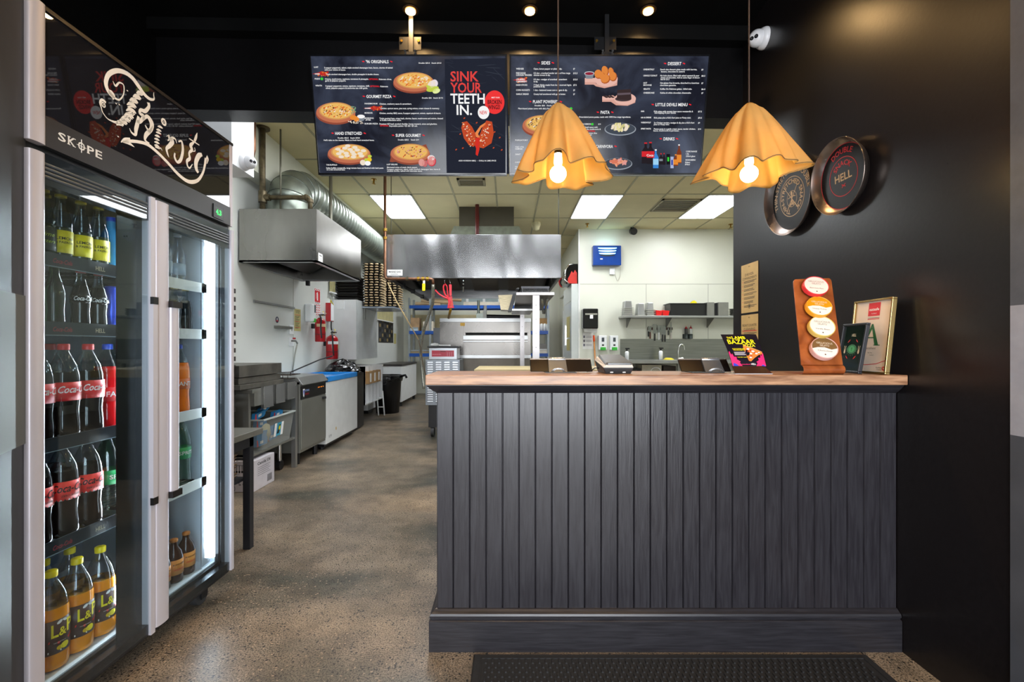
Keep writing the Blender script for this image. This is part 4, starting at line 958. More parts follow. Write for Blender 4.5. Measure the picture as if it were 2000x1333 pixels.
# pendant lamps with crumpled brown cloth shades
EB = mat('bulb_glow', '#fff2cc', .5, emis=BULB, ecol='#ffd890', var=0)
def mat_shade():
    m = bpy.data.materials.new('amber_cloth'); m.use_nodes = True; nt = m.node_tree; N = nt.nodes; L = nt.links; N.remove(N['Principled BSDF'])
    tc = N.new('ShaderNodeTexCoord'); nz = N.new('ShaderNodeTexNoise'); nz.inputs['Scale'].default_value = 14; nz.inputs['Detail'].default_value = 5; L.new(tc.outputs['Object'], nz.inputs['Vector'])
    r = N.new('ShaderNodeValToRGB'); r.color_ramp.elements[0].color = srgb('#a4854e')+(1,); r.color_ramp.elements[1].color = srgb('#c6a468')+(1,); L.new(nz.outputs['Fac'], r.inputs[0])
    d = N.new('ShaderNodeBsdfDiffuse'); L.new(r.outputs[0], d.inputs[0]); t = N.new('ShaderNodeBsdfTranslucent'); t.inputs[0].default_value = srgb('#ffd47c')+(1,)
    bp = N.new('ShaderNodeBump'); bp.inputs['Strength'].default_value = .4; bp.inputs['Distance'].default_value = .01; L.new(nz.outputs['Fac'], bp.inputs['Height']); L.new(bp.outputs[0], d.inputs['Normal'])
    mx = N.new('ShaderNodeMixShader'); mx.inputs[0].default_value = .31; L.new(d.outputs[0], mx.inputs[1]); L.new(t.outputs[0], mx.inputs[2]); L.new(mx.outputs[0], N['Material Output'].inputs[0]); return m
SHADE = mat_shade()
def pendant(px, seed, label, tilt):
    Y = 1.76; x = X(px, Y); zt, zb = Z(203, Y), Z(345, Y); t = thing('pendant_lamp', (x, Y, CF), label, 'lamp', 'pendant lamps over the counter')
    MB().cyl((x, Y, zt-.03), (x, Y, CF), .0028, n=8, mt=mat('pendant_cord', '#3a2a24', .6)).build('cord', t)
    MB().cyl((x, Y, CF-.03), (x, Y, CF-.0005), .04, n=20, mt=BLACKP).build('ceiling_rose', t)
    rnd = random.Random(seed); ph = [rnd.random()*6.28 for _ in range(6)]; n = 96; m = 22; H = zt-zb; v = []
    for i in range(m+1):
        s = i/m
        r = .012+.150*(s**.80)*(1-.06*s)+.012*math.sin(min(1, s*4)*PI/2)
        for k in range(n):
            a = 2*PI*k/n
            fold = (math.sin(a*7+ph[0]+.6*s)*.5+.5*math.sin(a*4+ph[1])+.35*math.sin(a*11+ph[2]-s))
            rr = r*(1+fold*.21*(.35+s)); zz = zt-H*s*(1-.06*max(0, math.sin(a*5+ph[3]))-.04*math.sin(a*2+ph[4])+.0)-.003*math.sin(a*9+ph[5])*s
            if s < .1: rr *= .9
            v.append((x+rr*math.cos(a)+tilt*s*.03, Y+rr*math.sin(a)*.95, zz))
    b = MB(); b.add(v, [(i*n+k, i*n+(k+1) % n, (i+1)*n+(k+1) % n, (i+1)*n+k) for i in range(m) for k in range(n)], SHADE, True)
    b.add([(x, Y, zt+.004)]+v[:n], [(0, 1+k, 1+(k+1) % n) for k in range(n)], SHADE, True); b.build('cloth_shade', t, solid=.0008)
    b = MB(); st = [(p[0]+(p[0]-x)*.004, p[1]+(p[1]-Y)*.004, p[2]+.004) for p in v[-n:]]; b.tube(st, .0013, mat('shade_hem', '#6a4a28', .8), 5, closed=True); b.build('hem', t)
    b = MB(); R = .032; zc = zb+.010
    b.lathe([(R*math.sin(PI*k/14)+1e-6, -R*math.cos(PI*k/14)) for k in range(13)]+[(.016, R+.012), (.014, R+.045)], (x, Y, zc), EB, 20); b.build('bulb', t)
    MB().cyl((x, Y, zc+R+.045), (x, Y, zt-.02), .015, n=14, mt=BLACKP).build('lamp_holder', t)
pendant(1090, 3, 'amber cloth pendant lamp in front of the right menu screen', .4)
pendant(1463, 11, 'amber cloth pendant lamp beside the black wall and hung pans', 0)

# domed security cameras
def dome(o, nrm, look, R, label, wiremt=None):
    o = Vector(o); nrm = Vector(nrm).normalized(); look = Vector(look).normalized(); t = thing('security_camera', o, label, 'camera'); WP_ = mat('camera_white', '#dcdcde', .3)
    a = nrm.orthogonal().normalized(); c = nrm.cross(a)
    fn = lambda p: o+a*p.x+c*p.y+nrm*p.z
    MB().lathe([(R*1.15, 0), (R*1.15, R*.2), (R, R*.55), (R*.8, R*.6)], (0,0,0), WP_, 26, fn=fn).build('mount', t)
    b = MB(); ctr = o+nrm*R*.85; q = look; qa = q.orthogonal().normalized(); qc = q.cross(qa); g2 = lambda p: ctr+qa*p.x+qc*p.y+q*p.z
    b.lathe([(R*.92*math.sin(PI*k/12)+1e-6, -R*.92*math.cos(PI*k/12)) for k in range(0, 11)]+[(R*.40, R*.80)], (0,0,0), WP_, 26, fn=g2); b.build('ball', t)
    hz = Vector((0,0,1)).cross(q).normalized(); b = MB()
    for s in (-1, 1): p = ctr+q*R*.78+hz*s*R*.24; b.cyl(p, p+q*R*.07, R*.2, n=16, mt=BLACKG); b.cyl(p+q*R*.07, p+q*R*.08, R*.1, n=12, mt=mat('lens_ring', '#6a6a70', .2, .6))
    b.build('lens', t)
dome((WR-.0, 2.72, Z(75, 2.72)), (-1, 0, 0), (-.75, -.6, -.25), .053, 'white dome security camera at the top of the black wall, right of the screens')
dome((-1.86, 3.20, Z(317, 3.2)), (1, 0, 0), (.8, -.5, -.1), .05, 'white security camera on the white beam beside the fridge')
# ============================================================ MENU SCREENS
YT, YB = 2.72, 2.856; ZT, ZB = 2.93, 2.262
def scr_mat():
    m = bpy.data.materials.new('slate_screen_picture'); m.use_nodes = True; nt = m.node_tree; N = nt.nodes; L = nt.links; b = N['Principled BSDF']
    tc = N.new('ShaderNodeTexCoord'); nz = N.new('ShaderNodeTexNoise'); nz.inputs['Scale'].default_value = 3.2; nz.inputs['Detail'].default_value = 9; nz.inputs['Distortion'].default_value = .8; L.new(tc.outputs['Object'], nz.inputs['Vector'])
    r = N.new('ShaderNodeValToRGB'); r.color_ramp.elements[0].position = .42; r.color_ramp.elements[0].color = srgb('#10121c')+(1,); r.color_ramp.elements[1].position = .78; r.color_ramp.elements[1].color = srgb('#4a5266')+(1,)
    L.new(nz.outputs['Fac'], r.inputs[0]); L.new(r.outputs[0], b.inputs['Emission Color']); b.inputs['Emission Strength'].default_value = 1.0
    b.inputs['Base Color'].default_value = (.005, .005, .008, 1); b.inputs['Roughness'].default_value = .15; b.inputs['Specular IOR Level'].default_value = .3; return m
SCR = scr_mat()
def em(name, col, k=1.0, rough=.5):
    m = mat('px_'+name, col or '#808080', rough, emis=k, var=.0, spec=.0)
    for n in m.node_tree.nodes:      # a lit picture: the panel itself is black, only the picture shines
        if n.type == 'VALTORGB':
            for e in n.color_ramp.elements: e.color = (.01, .01, .012, 1)
    return m
TW = em('white', '#f4f4f4', 1.0); TR_ = em('red', '#ff1e28', .9); TS = em('sink_red', '#e8423c', .9); TB_ = em('board', '#c87250', .9); TBD = em('board_dark', '#a04e36', .8)
CRU = em('crust', '#d89858', .9); CHE = em('cheese', '#eebb62', .95); TOM = em('tomato', '#e0602a', .9); GRNS = em('green', '#3ada3a', .9); CREAMS = em('cream', '#f2e2cc', .95); BRWN = em('dark_bits', '#7a3420', .8); PINKS = em('pink', '#e8a098', .9)
OR_ = em('orange', '#f09030', .9); LIME = em('lime', '#c8d84a', .9); PINKB = em('pink_board', '#e0a898', .9); DKC = em('choc', '#3a2826', .8); TAND = em('nugget', '#e88a3a', .9); GREY_ = em('steelgrey', '#8a929c', .8); BLK = em('dark', '#0a0a10', .3); BLU = em('blue', '#3a8ad8', .9)
xs_ = lambda px, v: None
def tv(px0, px1, name, label, seed):
    x0, x1 = X(px0, YT), X(px1, YT); x0 = (x0+X(px0+(16 if px0 < 700 else 2), YB))/2; x1 = (x1+X(px1-(20 if px1 > 1200 else 2), YB))/2
    uy = Vector((0, YT-YB, ZT-ZB)).normalized(); H = Vector((0, YT-YB, ZT-ZB)).length; f = frame((x0, YB, ZB), (1, 0, 0), uy); W_ = x1-x0
    t = thing('menu_screen', ((x0+x1)/2, YB, ZB), label, 'screen', 'menu screens hung over the counter')
    b = MB(); b.prism([(0, 0), (W_, 0), (W_, H), (0, H)], lambda a, c, d: f(a, c, -.012-d), .038, BLACKP)
    b.build('rear_housing', t)
    e = .009; b = MB()
    for q in ([(0,0),(W_,0),(W_,e*1.3),(0,e*1.3)], [(0,H-e),(W_,H-e),(W_,H),(0,H)], [(0,e*1.3),(e,e*1.3),(e,H-e),(0,H-e)], [(W_-e,e*1.3),(W_,e*1.3),(W_,H-e),(W_-e,H-e)]): b.prism(q, lambda a, c, d: f(a, c, -.012+d), .016, mat('screen_bezel', '#0d0d10', .18))
    b.build('bezel', t, bevel=.001)
    b = MB(); b.rect(e, e, W_-e, H-e, f, 0, SCR); s = b.build('screen', t)
    # steel post from the ceiling with its fixing plate
    xm = (x0+x1)/2; p = MB().box(xm-.013, xm+.013, 2.80, 2.826, ZT-.35, CF, DARKM); p.build('hanging_post', t)
    p = MB().box(xm-.075, xm+.06, 2.815, 2.819, 3.02, 3.10, BLACKP).box(xm-.035, xm+.035, 2.785, 2.84, ZT-.06, ZT+.06, DARKM)
    for a, c in ((-.06, 3.075), (.045, 3.075)): p.cyl((xm+a, 2.81, c), (xm+a, 2.816, c), .008, n=10, mt=GOLDW)
    for a, c in ((-.03, 2.99), (-.03, 2.965), (.03, 2.99), (.03, 2.965)): p.cyl((xm+a, 2.775, c), (xm+a, 2.79, c), .007, n=8, mt=CHROME)
    p.build('fixing_bracket', t)
    return t, s, f, W_, H, x0
def plane_map(zx0, zy0, k, f, x0):      # crop coordinates -> (a, b) on the tilted screen
    uy = Vector((0, YT-YB, ZT-ZB)).normalized(); Hn = Vector((0, YT-YB, ZT-ZB)).length
    def g(x, y):
        px, py = zx0+x*k, zy0+y*k; q = -(py-CY)/FL
        # point on plane: Y = YB + s*uy.y ; Z = ZB + s*uy.z ; Z-EYE = q*Y
        s = (q*YB-(ZB-EYE))/(uy.z-q*uy.y); Y = YB+s*uy.y
        return ((px-CX)/FL*Y-x0, s)
    return g
class Pr:
    def __init__(s, f, g): s.f = f; s.g = g; s.m = MB(); s.c = .0006
    def t(s, st, x0, y, h, m_=TW, x1=None, al='l', bold=True):   # y = baseline, h cap height, crop units
        a, b = s.g(x0, y); k = (s.g(x0+100, y)[0]-a)/100
        s.m.text(st, s.f, a, b, h*k*.9, m_, .0016, width=(x1-x0)*k if x1 else None, align=al, bold=bold)
    def ct(s, st, xc, w_, y, h, m_=TW):
        s.t(st, xc-w_/2, y, h, m_, x1=xc+w_/2)
    def el(s, x, y, rx, ry, m_, c=.0008, n=26, rot=0):
        a, b = s.g(x, y); k = (s.g(x+100, y)[0]-a)/100; s.m.disc(a, b, rx*k, ry*k, s.f, c, m_, n, rot)
    def pl(s, pts, m_, c=.001): s.m.flat([s.g(*p) for p in pts], s.f, c, m_)
    def head(s, st, xc, y, w_, h=30):
        s.ct(st, xc, w_, y, h)
        for sg in (-1, 1):
            x = xc+sg*(w_/2+26); s.pl([(x-14, y-h/2-2), (x-6, y-h/2-9), (x+14, y-h/2), (x+6, y-h/2+8)] if sg > 0 else [(x-14, y-h/2-6), (x+6, y-h/2-7), (x+14, y-h/2+3), (x-4, y-h/2+5)], TR_)
    def pizza(s, x, y, rx, ry, seed, tops, n=120):
        r = random.Random(seed)
        s.el(x-4, y+ry*.30, rx*1.06, ry*1.02, TBD, .0006, 36); s.el(x-2, y+ry*.12, rx*1.05, ry*1.0, TB_, .0008, 36); s.el(x+rx*.03, y-ry*.05, rx*.94, ry*.86, CRU, .001, 34); s.el(x+rx*.03, y-ry*.06, rx*.86, ry*.75, CHE, .0012, 34)
        for i in range(n):
            a = r.random()*6.28; q = math.sqrt(r.random())*.78; z = r.uniform(.02, .065)*rx
            s.el(x+rx*.03+rx*q*math.cos(a), y-ry*.06+ry*.86*q*math.sin(a), z*r.uniform(.6, 1.5), z*.55, r.choice(tops), .0013+.00001*i, 7, r.random())
    def splat(s, x, y, w_, seed):
        r = random.Random(seed); s.pl([(x, y), (x+w_*.35, y-12), (x+w_*.55, y-26), (x+w_*.7, y-18), (x+w_, y-22), (x+w_*.9, y), (x+w_, y+18), (x+w_*.6, y+16), (x+w_*.4, y+8)], em('splash', '#c8281e', .85), .0007)
        for _ in range(26): s.el(x+w_*(.35+.6*r.random()), y+r.uniform(-26, 24), r.uniform(3, 8), r.uniform(2, 6), r.choice((TOM, em('splash', ''), OR_)), .0009, 7)
t1, s1, f1, W1, H1, X1 = tv(605, 991, 'menu_screen', 'left menu screen with pizzas and the words SINK YOUR TEETH IN', 1)
P = Pr(f1, plane_map(600, 90, .2, f1, X1))
P.head("'96 ORIGINALS", 685, 168, 222); P.t('Double: $23.5   Snack: $15.5', 1090, 173, 13, x1=1310)
P.t('LUST', 68, 214, 14, x1=110); P.t('5-pepper pepperoni, salami, triple smoked champagne ham, bacon, chorizo & lashed', 168, 220, 15, x1=835); P.t('with your choice of sauce.', 170, 240, 14, x1=376)
P.splat(50, 272, 165, 1); P.t('GREED', 75, 280, 13, x1=125); P.t('Triple smoked champagne ham, double pineapple & double cheese.', 185, 284, 15, x1=702)
P.t('PRIDE', 75, 328, 14, x1=125); P.el(143, 321, 14, 12, GRNS); P.t('Onions, mushrooms, capsicum, tomatoes & pineapple.', 175, 330, 15, x1=600); P.t('OPTIONAL:', 604, 332, 15, TR_, x1=695); P.t('Kalamata olives,', 702, 332, 14, x1=825); P.t('garlic & jalapeno peppers.', 176, 347, 14, x1=380)
P.t('WRATH', 82, 394, 14, x1=145); P.t('5-pepper pepperoni, onions, capsicum, tomatoes, chilli.', 180, 398, 15, x1=610); P.t('OPTIONAL:', 614, 401, 15, TR_, x1=708); P.t('Kalamata', 716, 402, 14, x1=790); P.t('olives, jalapeno peppers & anchovies see chilli guide.', 182, 419, 15, x1=592)
P.pizza(1042, 342, 188, 86, 2, [CREAMS, CHE, TOM, OR_, CREAMS])
for x, y, rx, ry, m_, ro in ((1215, 375, 44, 30, CREAMS, .6), (1245, 365, 32, 34, em('garlic', '#e8dce4'), 0), (1225, 420, 62, 24, LIME, .2), (1262, 440, 38, 22, em('pale_lime', '#e2ecA0'), .3), (1190, 405, 30, 16, LIME, -.5)): P.el(x, y, rx, ry, m_, .002, 18, ro)
P.head('GOURMET PIZZA', 702, 508, 246); P.t('Double: $26   Snack: $17.5', 1122, 514, 13, x1=1326)
P.pizza(282, 640, 182, 92, 3, [CREAMS, CHE, TOM, OR_, BRWN])
for i in range(16): P.el(455+random.uniform(-22, 26), 625+random.uniform(-35, 40), 9, 5, em('herb', '#7a9a78'), .002, 8, random.random()*3)
P.el(452, 700, 34, 22, OR_, .0021, 16); P.el(482, 716, 26, 24, OR_, .0022, 16); P.el(526, 708, 36, 26, em('steelgrey', ''), .002); P.el(526, 690, 38, 17, em('white', ''), .0022)
for i in range(26): P.el(random.uniform(385, 545), 748+random.uniform(-14, 12), 6, 4, CREAMS, .0023, 6)
for y, a, xa, tx, x1_ in ((570, 'PANDEMONIUM', 686, 'Chicken, cranberry sauce & camembert.', 1020), (661, 'MORDOR', 640, 'Chicken, smokey BBQ sauce, 5-pepper pepperoni, onions, capsicum & bacon.', 1306), (712, 'MORNING', 650, 'Triple smoked ham, crispy hash, chorizo, bacon, mushrooms and onions, doused', 1326), (766, 'BURGER PIZZA', 692, 'Premium NZ beef, smoked cheddar, honey mustard, onion and gherkins.', 1270)):
    P.t(a, 562, y, 14, x1=xa); P.t(tx, 706, y+3, 15, x1=x1_)
P.splat(548, 610, 190, 5); P.t('GRIMM', 562, 615, 12, x1=620); P.t('Chicken, apricot sauce, pine nuts, spring onions, cream cheese & rosemary.', 715, 617, 15, x1=1292)
P.t('AFTER', 570, 729, 14, x1=622); P.t('in truffle hollandaise sauce.', 712, 732, 14, x1=920); P.t('OPTIONAL:', 712, 786, 15, TR_, x1=798); P.t('Impossible patties +$5 dbl / $3 snk.', 803, 788, 14, x1=1078)
P.head('HAND STRETCHED', 405, 868, 262); P.t('Double: $26.5   Snack: $18.5', 300, 905, 14, x1=515); P.t("Hell's take on the classics. Made on fresh hand stretched bases.", 163, 927, 14, x1=656)
P.pizza(412, 1042, 198, 86, 6, [TOM, TOM, OR_, CHE], 40)
for i in range(17):
    a = i*2.4; q = math.sqrt((i+.5)/17)*.78; P.el(416+198*q*math.cos(a), 1036+80*q*math.sin(a), 27, 14, em('cream', ''), .0026+.00002*i, 12)
for x, y, rx, ry, m_ in ((545, 1140, 28, 26, CREAMS), (592, 1146, 30, 22, em('white', '')), (608, 1110, 24, 20, em('yel', '#e8c020')), (612, 1078, 20, 14, LIME), (576, 1112, 18, 14, LIME)): P.el(x, y, rx, ry, m_, .003, 14)
P.t('THE BUFFALO', 188, 1168, 14, x1=293); P.t('Italian buffalo mozzarella, tangy tomato base and finished with basil pesto', 188, 1199, 15, x1=746); P.t('on a thin stretched base.', 190, 1215, 14, x1=372)
P.head('SUPER GOURMET', 988, 888, 246); P.t('Double: $28.5    Snack: $19', 888, 923, 14, x1=1092)
P.pl([(822, 1065), (1160, 960), (1200, 1050), (1190, 1090), (830, 1135), (806, 1130)], TBD, .0004)
P.pizza(1008, 1040, 182, 88, 7, [BRWN, PINKS, CHE, TOM, em('purple', '#8a4a58')], 75)
for x, y, rx, ry, m_ in ((1118, 1140, 30, 34, PINKS), (1150, 1150, 26, 30, em('meat', '#c86a6a')), (1215, 1125, 44, 48, em('radish', '#d83a4a')), (1212, 1125, 36, 40, PINKS), (1212, 1095, 36, 26, em('egg', '#f0e8e4'))): P.el(x, y, rx, ry, m_, .003, 16)
P.t('LUST DELUXE', 778, 1164, 14, x1=882); P.t('Marinated strips of steak, black pepper,', 780, 1192, 14, x1=1078); P.t('5-pepper pepperoni, salami, triple smoked champagne ham, bacon &', 780, 1211, 14, x1=1300); P.t('smoked chorizo, lashed with bearnaise sauce.', 782, 1228, 14, x1=1125)
# right panel of the left screen
P.pl([(1342, 130), (1952, 118), (1972, 1250), (1362, 1250)], em('panel_slate', '#171c2a', .9), .0003)
for i in range(40):
    x, y = random.uniform(1370, 1930), random.uniform(140, 1000); P.el(x, y, random.uniform(20, 110), random.uniform(1, 4), em('scratch', '#39404e', .6), .00035+.00001*i, 8, random.uniform(-.9, .2))
for s, x, y, w_, m_ in (('SINK', 1400, 345, 275, TS), ('YOUR', 1400, 455, 305, TS), ('TEETH', 1400, 562, 335, TW), ('IN.', 1460, 672, 150, TW)): P.t(s, x, y, 98, m_, x1=x+w_)
P.el(1830, 550, 96, 106, em('badge_red', '#ee3230', 1.0), .001, 36); P.el(1722, 650, 56, 60, em('white', ''), .0012, 30)
P.t('MEET YOUR', 1800, 510, 12, TW, x1=1880)
for s, x, y, w_ in (('BROKEN', 1762, 568, 136), ('WINGS!', 1764, 618, 120)): P.t(s, x, y, 42, em('dark', ''), x1=x+w_)
P.t('NEW', 1686, 668, 36, TS, x1=1758)
WR1 = em('wing', '#c84a1e', .9); WR2 = em('wing_light', '#ee8a4a', .95); WR3 = em('wing_dark', '#9a2414', .9)
P.pl([(1505, 800), (1520, 745), (1560, 735), (1610, 790), (1645, 860), (1650, 950), (1625, 985), (1580, 970), (1530, 900)], WR1); P.pl([(1750, 728), (1805, 740), (1822, 850), (1800, 950), (1720, 1000), (1670, 985), (1680, 880), (1715, 790)], WR1)
P.pl([(1640, 850), (1690, 780), (1745, 745), (1740, 770), (1700, 800), (1668, 860), (1690, 900), (1650, 890)], WR2); P.pl([(1640, 900), (1690, 890), (1682, 1010), (1665, 1075), (1645, 1060), (1650, 1000), (1632, 960)], em('drip', '#d8281a', .95))
rr_ = random.Random(9)
for i in range(110):
    t_ = rr_.random(); L_ = rr_.random() < .5; cx_, cy_ = ((1540+80*t_, 770+190*t_) if L_ else (1770-70*t_, 760+210*t_)); P.el(cx_+rr_.uniform(-26, 26), cy_+rr_.uniform(-34, 34), rr_.uniform(4, 11), rr_.uniform(3, 6), rr_.choice((WR2, WR3, CREAMS, em('splash', ''), WR2)), .0014+.00001*i, 7, rr_.random()*3)
for x, y in ((1535, 705), (1655, 750), (1830, 840), (1880, 895), (1520, 998), (1455, 1012), (1820, 995), (1900, 1015), (1495, 860)): P.el(x, y, 10, 6, WR1, .001, 8, .6)
P.t('ADD KOREAN BBQ  -  CHILLI & LIME SPICE', 1478, 1127, 13, x1=1845)
P.m.build('menu_picture', s1)

t2, s2, f2, W2, H2, X2 = tv(994, 1388, 'menu_screen', 'right menu screen with sides, dessert and drinks, behind the pendant lamp', 2)
P = Pr(f2, plane_map(990, 90, .205, f2, X2))
P.head('SIDES', 370, 176, 84)
for y, a, xa, tx, x1_, pr in ((225, 'WEDGES', 160, 'Cajun, lemon pepper or plain & dip.', 525, '$7'), (266, 'FREE RANGE', 178, '1/2 doz - crumbed tender strips of free range', 604, '$12.5'), (326, 'CRUMBED', 172, '1/2 doz - wedges of crumbed camembert', 572, '$12.5'), (379, 'HASH STICKS', 194, '7 Hash Sticks made from local sourced Agria', 614, '$7.5'), (428, 'CORN NUGGETS', 218, '1 doz - battered sweet corn nuggets & dip.', 576, '$9'), (466, 'GARLIC BREAD', 208, 'Crusty loaf smothered with garlic butter.', 560, '$7')):
    if a == 'CRUMBED': P.splat(55, 325, 140, 8)
    P.t(a, 88, y, 15, x1=xa); P.t(tx, 255, y, 15, x1=x1_); P.t(pr, 632, y+1, 15, x1=632+len(pr)*8)
P.t('CHICKEN TENDERS', 88, 285, 15, x1=238); P.t('chicken breast & dip.', 255, 285, 14, x1=414); P.t('CAMEMBERT', 88, 346, 15, x1=193); P.t('& dip.', 255, 346, 14, x1=296); P.t('potatoes & dip', 255, 394, 14, x1=362)
P.head('PLANT POWERED', 368, 546, 240); P.t('Double: $26   Snack: $17', 265, 574, 13, x1=465); P.t('Plant-based pizzas come with dairy free cheese and are marked', 108, 603, 14, x1=600); P.el(612, 597, 12, 12, GRNS)
P.pizza(330, 745, 170, 88, 12, [CREAMS, CHE, BRWN, em('mushroom', '#6a5a4a')])
for s, x, y, x1_ in (('PURGATORY', 80, 905, 200), ('THE 11TH', 80, 970, 160), ('DAMNED', 80, 988, 150), ('Plant based chicken, mushrooms, onions & oregano', 250, 905, 640), ('SAINT', 80, 1040, 130), ('LUCIFER', 80, 1115, 150), ('Veggie', 78, 1158, 122), ('PANDEMONIUM', 78, 1177, 200), ('Cranberry, camembert & spring onions', 250, 1177, 560), ('$18.5', 850, 1090, 880), ('$24', 852, 1115, 876)): P.t(s, x, y, 14, x1=x1_)
# sides board with nuggets and dip
P.pl([(742, 305), (830, 305), (850, 360), (1055, 300), (1050, 375), (930, 402), (850, 385), (825, 368), (742, 368)], PINKB, .0009); P.el(945, 318, 110, 62, em('pinkb2', '#efbcae', .9), .0011, 30); P.pl([(742, 305), (850, 305), (880, 345), (742, 345)], em('pinkb2', ''), .0012)
P.pl([(740, 262), (832, 262), (815, 312), (755, 312)], GREY_, .0014); P.el(785, 262, 48, 18, em('metal_light', '#c8ccd2', .9), .0016); P.el(785, 264, 40, 13, em('jam', '#9a1a34', .8), .0018)
for x, y, rx, ry in ((868, 270, 38, 40), (932, 240, 32, 46), (990, 245, 24, 36), (1006, 292, 38, 42), (900, 285, 30, 34), (934, 316, 46, 40)): P.el(x+3, y+4, rx, ry, em('nugget_dark', '#b85a1e', .9), .0017+.00002*y, 12, .3); P.el(x-2, y-2, rx*.9, ry*.9, TAND, .0018+.00002*y, 12, .3)
P.pl([(908, 480), (1010, 470), (1060, 500), (1228, 490), (1222, 540), (1150, 570), (1040, 565), (990, 532), (908, 532)], PINKB, .0009); P.el(1125, 505, 104, 52, em('pinkb2', ''), .0011, 28); P.pl([(908, 480), (1010, 475), (1040, 510), (908, 515)], em('pinkb2', ''), .0011)
for i in range(9): P.el(930+i*10, 478+(i % 3)*6, 14, 5, DKC, .0014, 10)
P.pl([(1052, 420), (1180, 410), (1186, 500), (1160, 518), (1045, 510)], DKC, .0016); P.el(1108, 505, 78, 22, em('choc_shine', '#4a3a3c', .8), .0014); P.pl([(1052, 450), (1178, 444), (1180, 462), (1052, 470)], em('choc_mid', '#6a5a62', .8), .0018)
P.head('PASTA', 935, 647, 86); P.t('Oven-baked penne pastas, made with 100% free range ingredients.', 686, 684, 15, x1=1180)
P.t('GREEN DEMON', 680, 751, 14, x1=800); P.el(814, 745, 12, 11, GRNS); P.t('$14', 870, 751, 13, x1=894)
for s, y, x1_ in (('Creamy basil sauce with', 781, 864), ('roasted garlic, mushrooms &', 800, 894), ('sundried tomatoes, blue', 837, 858), ('cheese & chicken', 853, 808)): P.t(s, 680, y, 14, x1=x1_)
P.t('parmesan.', 680, 818, 14, x1=752); P.t('OPTIONAL:', 757, 818, 15, TR_, x1=842)
def bowl(x, y, rx, ry, ms, seed):
    r = random.Random(seed); P.el(x, y+4, rx, ry, em('bowl_rim', '#a8b0ba', .8), .0009, 36); P.el(x, y, rx*.95, ry*.9, em('bowl_in', '#4a525e', .7), .0011, 36)
    for i in range(36): a = r.random()*6.28; q = math.sqrt(r.random())*.55; P.el(x+rx*q*math.cos(a), y-ry*.25+ry*.9*q*math.sin(a), r.uniform(12, 24), r.uniform(8, 14), r.choice(ms), .0013+.00002*i, 9, r.random()*3)
bowl(1080, 790, 150, 56, [CREAMS, em('penne', '#e8dca0'), em('penne2', '#c8c080')], 3); P.head('CARNIVORA', 928, 972, 162); bowl(1058, 1120, 136, 54, [em('chick', '#d8765a'), PINKS, em('chick2', '#e89a7a')], 4)
P.head('DESSERT', 1597, 183, 128)
for y, a, xa, tx, x1_, pr in ((231, 'UNEARTHLY', 1404, 'Snack size dessert pizza made with berries,', 1810, '$9'), (290, 'UNHOLY DONUT', 1432, 'No hole donut, filled with salted caramel & your', 1832, '$8.5'), (360, 'HOT', 1335, 'Hot gluten free brownie, drenched in a luxurious', 1830, '$7'), (417, 'GELATO', 1362, 'Koffee On Delicious gelato. 160ml tubs.', 1762, '$6.5'), (454, 'CHEESECAKE', 1404, 'Kahlua & white chocolate cheesecake', 1752, '$7')):
    P.t(a, 1300, y, 15, x1=xa); P.t(tx, 1460, y, 15, x1=x1_); P.t(pr, 1852, y+2, 14, x1=1852+len(pr)*9)
for s, x, y, x1_ in (('banana, chocolate & custard.', 1468, 251, 1695), ('choice of chocolate. Add an extra finger of choco-', 1464, 309, 1838), ('late for $1.5', 1464, 325, 1546), ('BROWNIE', 1300, 380, 1378), ('chocolate ganache.', 1458, 381, 1612), ('one topping of your choice.', 1406, 645, 1610), ('juice or Pump mini.', 1398, 755, 1546), ('bacon, mushrooms & parmesan.', 1395, 814, 1640)): P.t(s, x, y, 14, x1=x1_)
P.head('LITTLE DEVILS MENU', 1567, 574, 304)
for y, a, xa, tx, x1_, pr in ((629, '666', 1308, 'Kids pizza with tomato base sauce mozzarella &', 1772, '$7.5'), (689, '666 & DRINK', 1376, "Kids pizza plus a Kid's Keri juice or Pump mini.", 1752, '$9.5'), (737, 'WEREWOLF', 1370, "2x Chicken tenders, wedges & dip plus a Kid's Keri", 1784, '$9'), (796, 'SPIRIT PASTA', 1372, 'Penne pasta in a garlic cream sauce, tender chicken,', 1796, '$14')):
    P.t(a, 1276, y, 15, x1=xa); P.t(tx, 1400, y+2, 15, x1=x1_); P.t(pr, 1820, y+3, 14, x1=1820+len(pr)*9)
P.head('DRINKS', 1543, 900, 104)
def sb(x, yt, yb, r, m_, lab, lc, cap):
    P.pl([(x-r*.3, yt+8), (x+r*.3, yt+8), (x+r*.3, yt+(yb-yt)*.22), (x+r, yt+(yb-yt)*.42), (x+r, yb), (x-r, yb), (x-r, yt+(yb-yt)*.42), (x-r*.3, yt+(yb-yt)*.22)], m_, .0010+x*1e-7); P.pl([(x-r*.35, yt), (x+r*.35, yt), (x+r*.35, yt+12), (x-r*.35, yt+12)], cap, .0012)
    if lab: P.pl([(x-r, yt+(yb-yt)*lab[0]), (x+r, yt+(yb-yt)*lab[0]), (x+r, yt+(yb-yt)*lab[1]), (x-r, yt+(yb-yt)*lab[1])], lc, .0014)
CR2 = em('cola_red', '#d8222a', .95); DK2 = em('cola_dark', '#241a20', .6)
sb(1322, 920, 1120, 38, DK2, (.42, .68), CR2, CR2); sb(1368, 915, 1125, 36, DK2, (.42, .72), CR2, CR2); P.t('Coca', 1330, 1052, 22, x1=1396)
sb(1418, 985, 1165, 26, BLU, (.5, .82), em('ltblue', '#9ad0f0'), em('white', '')); sb(1468, 1022, 1130, 17, DK2, (.5, .7), em('steelgrey', ''), CR2); sb(1497, 1020, 1132, 15, DK2, (.5, .7), DK2, CR2)
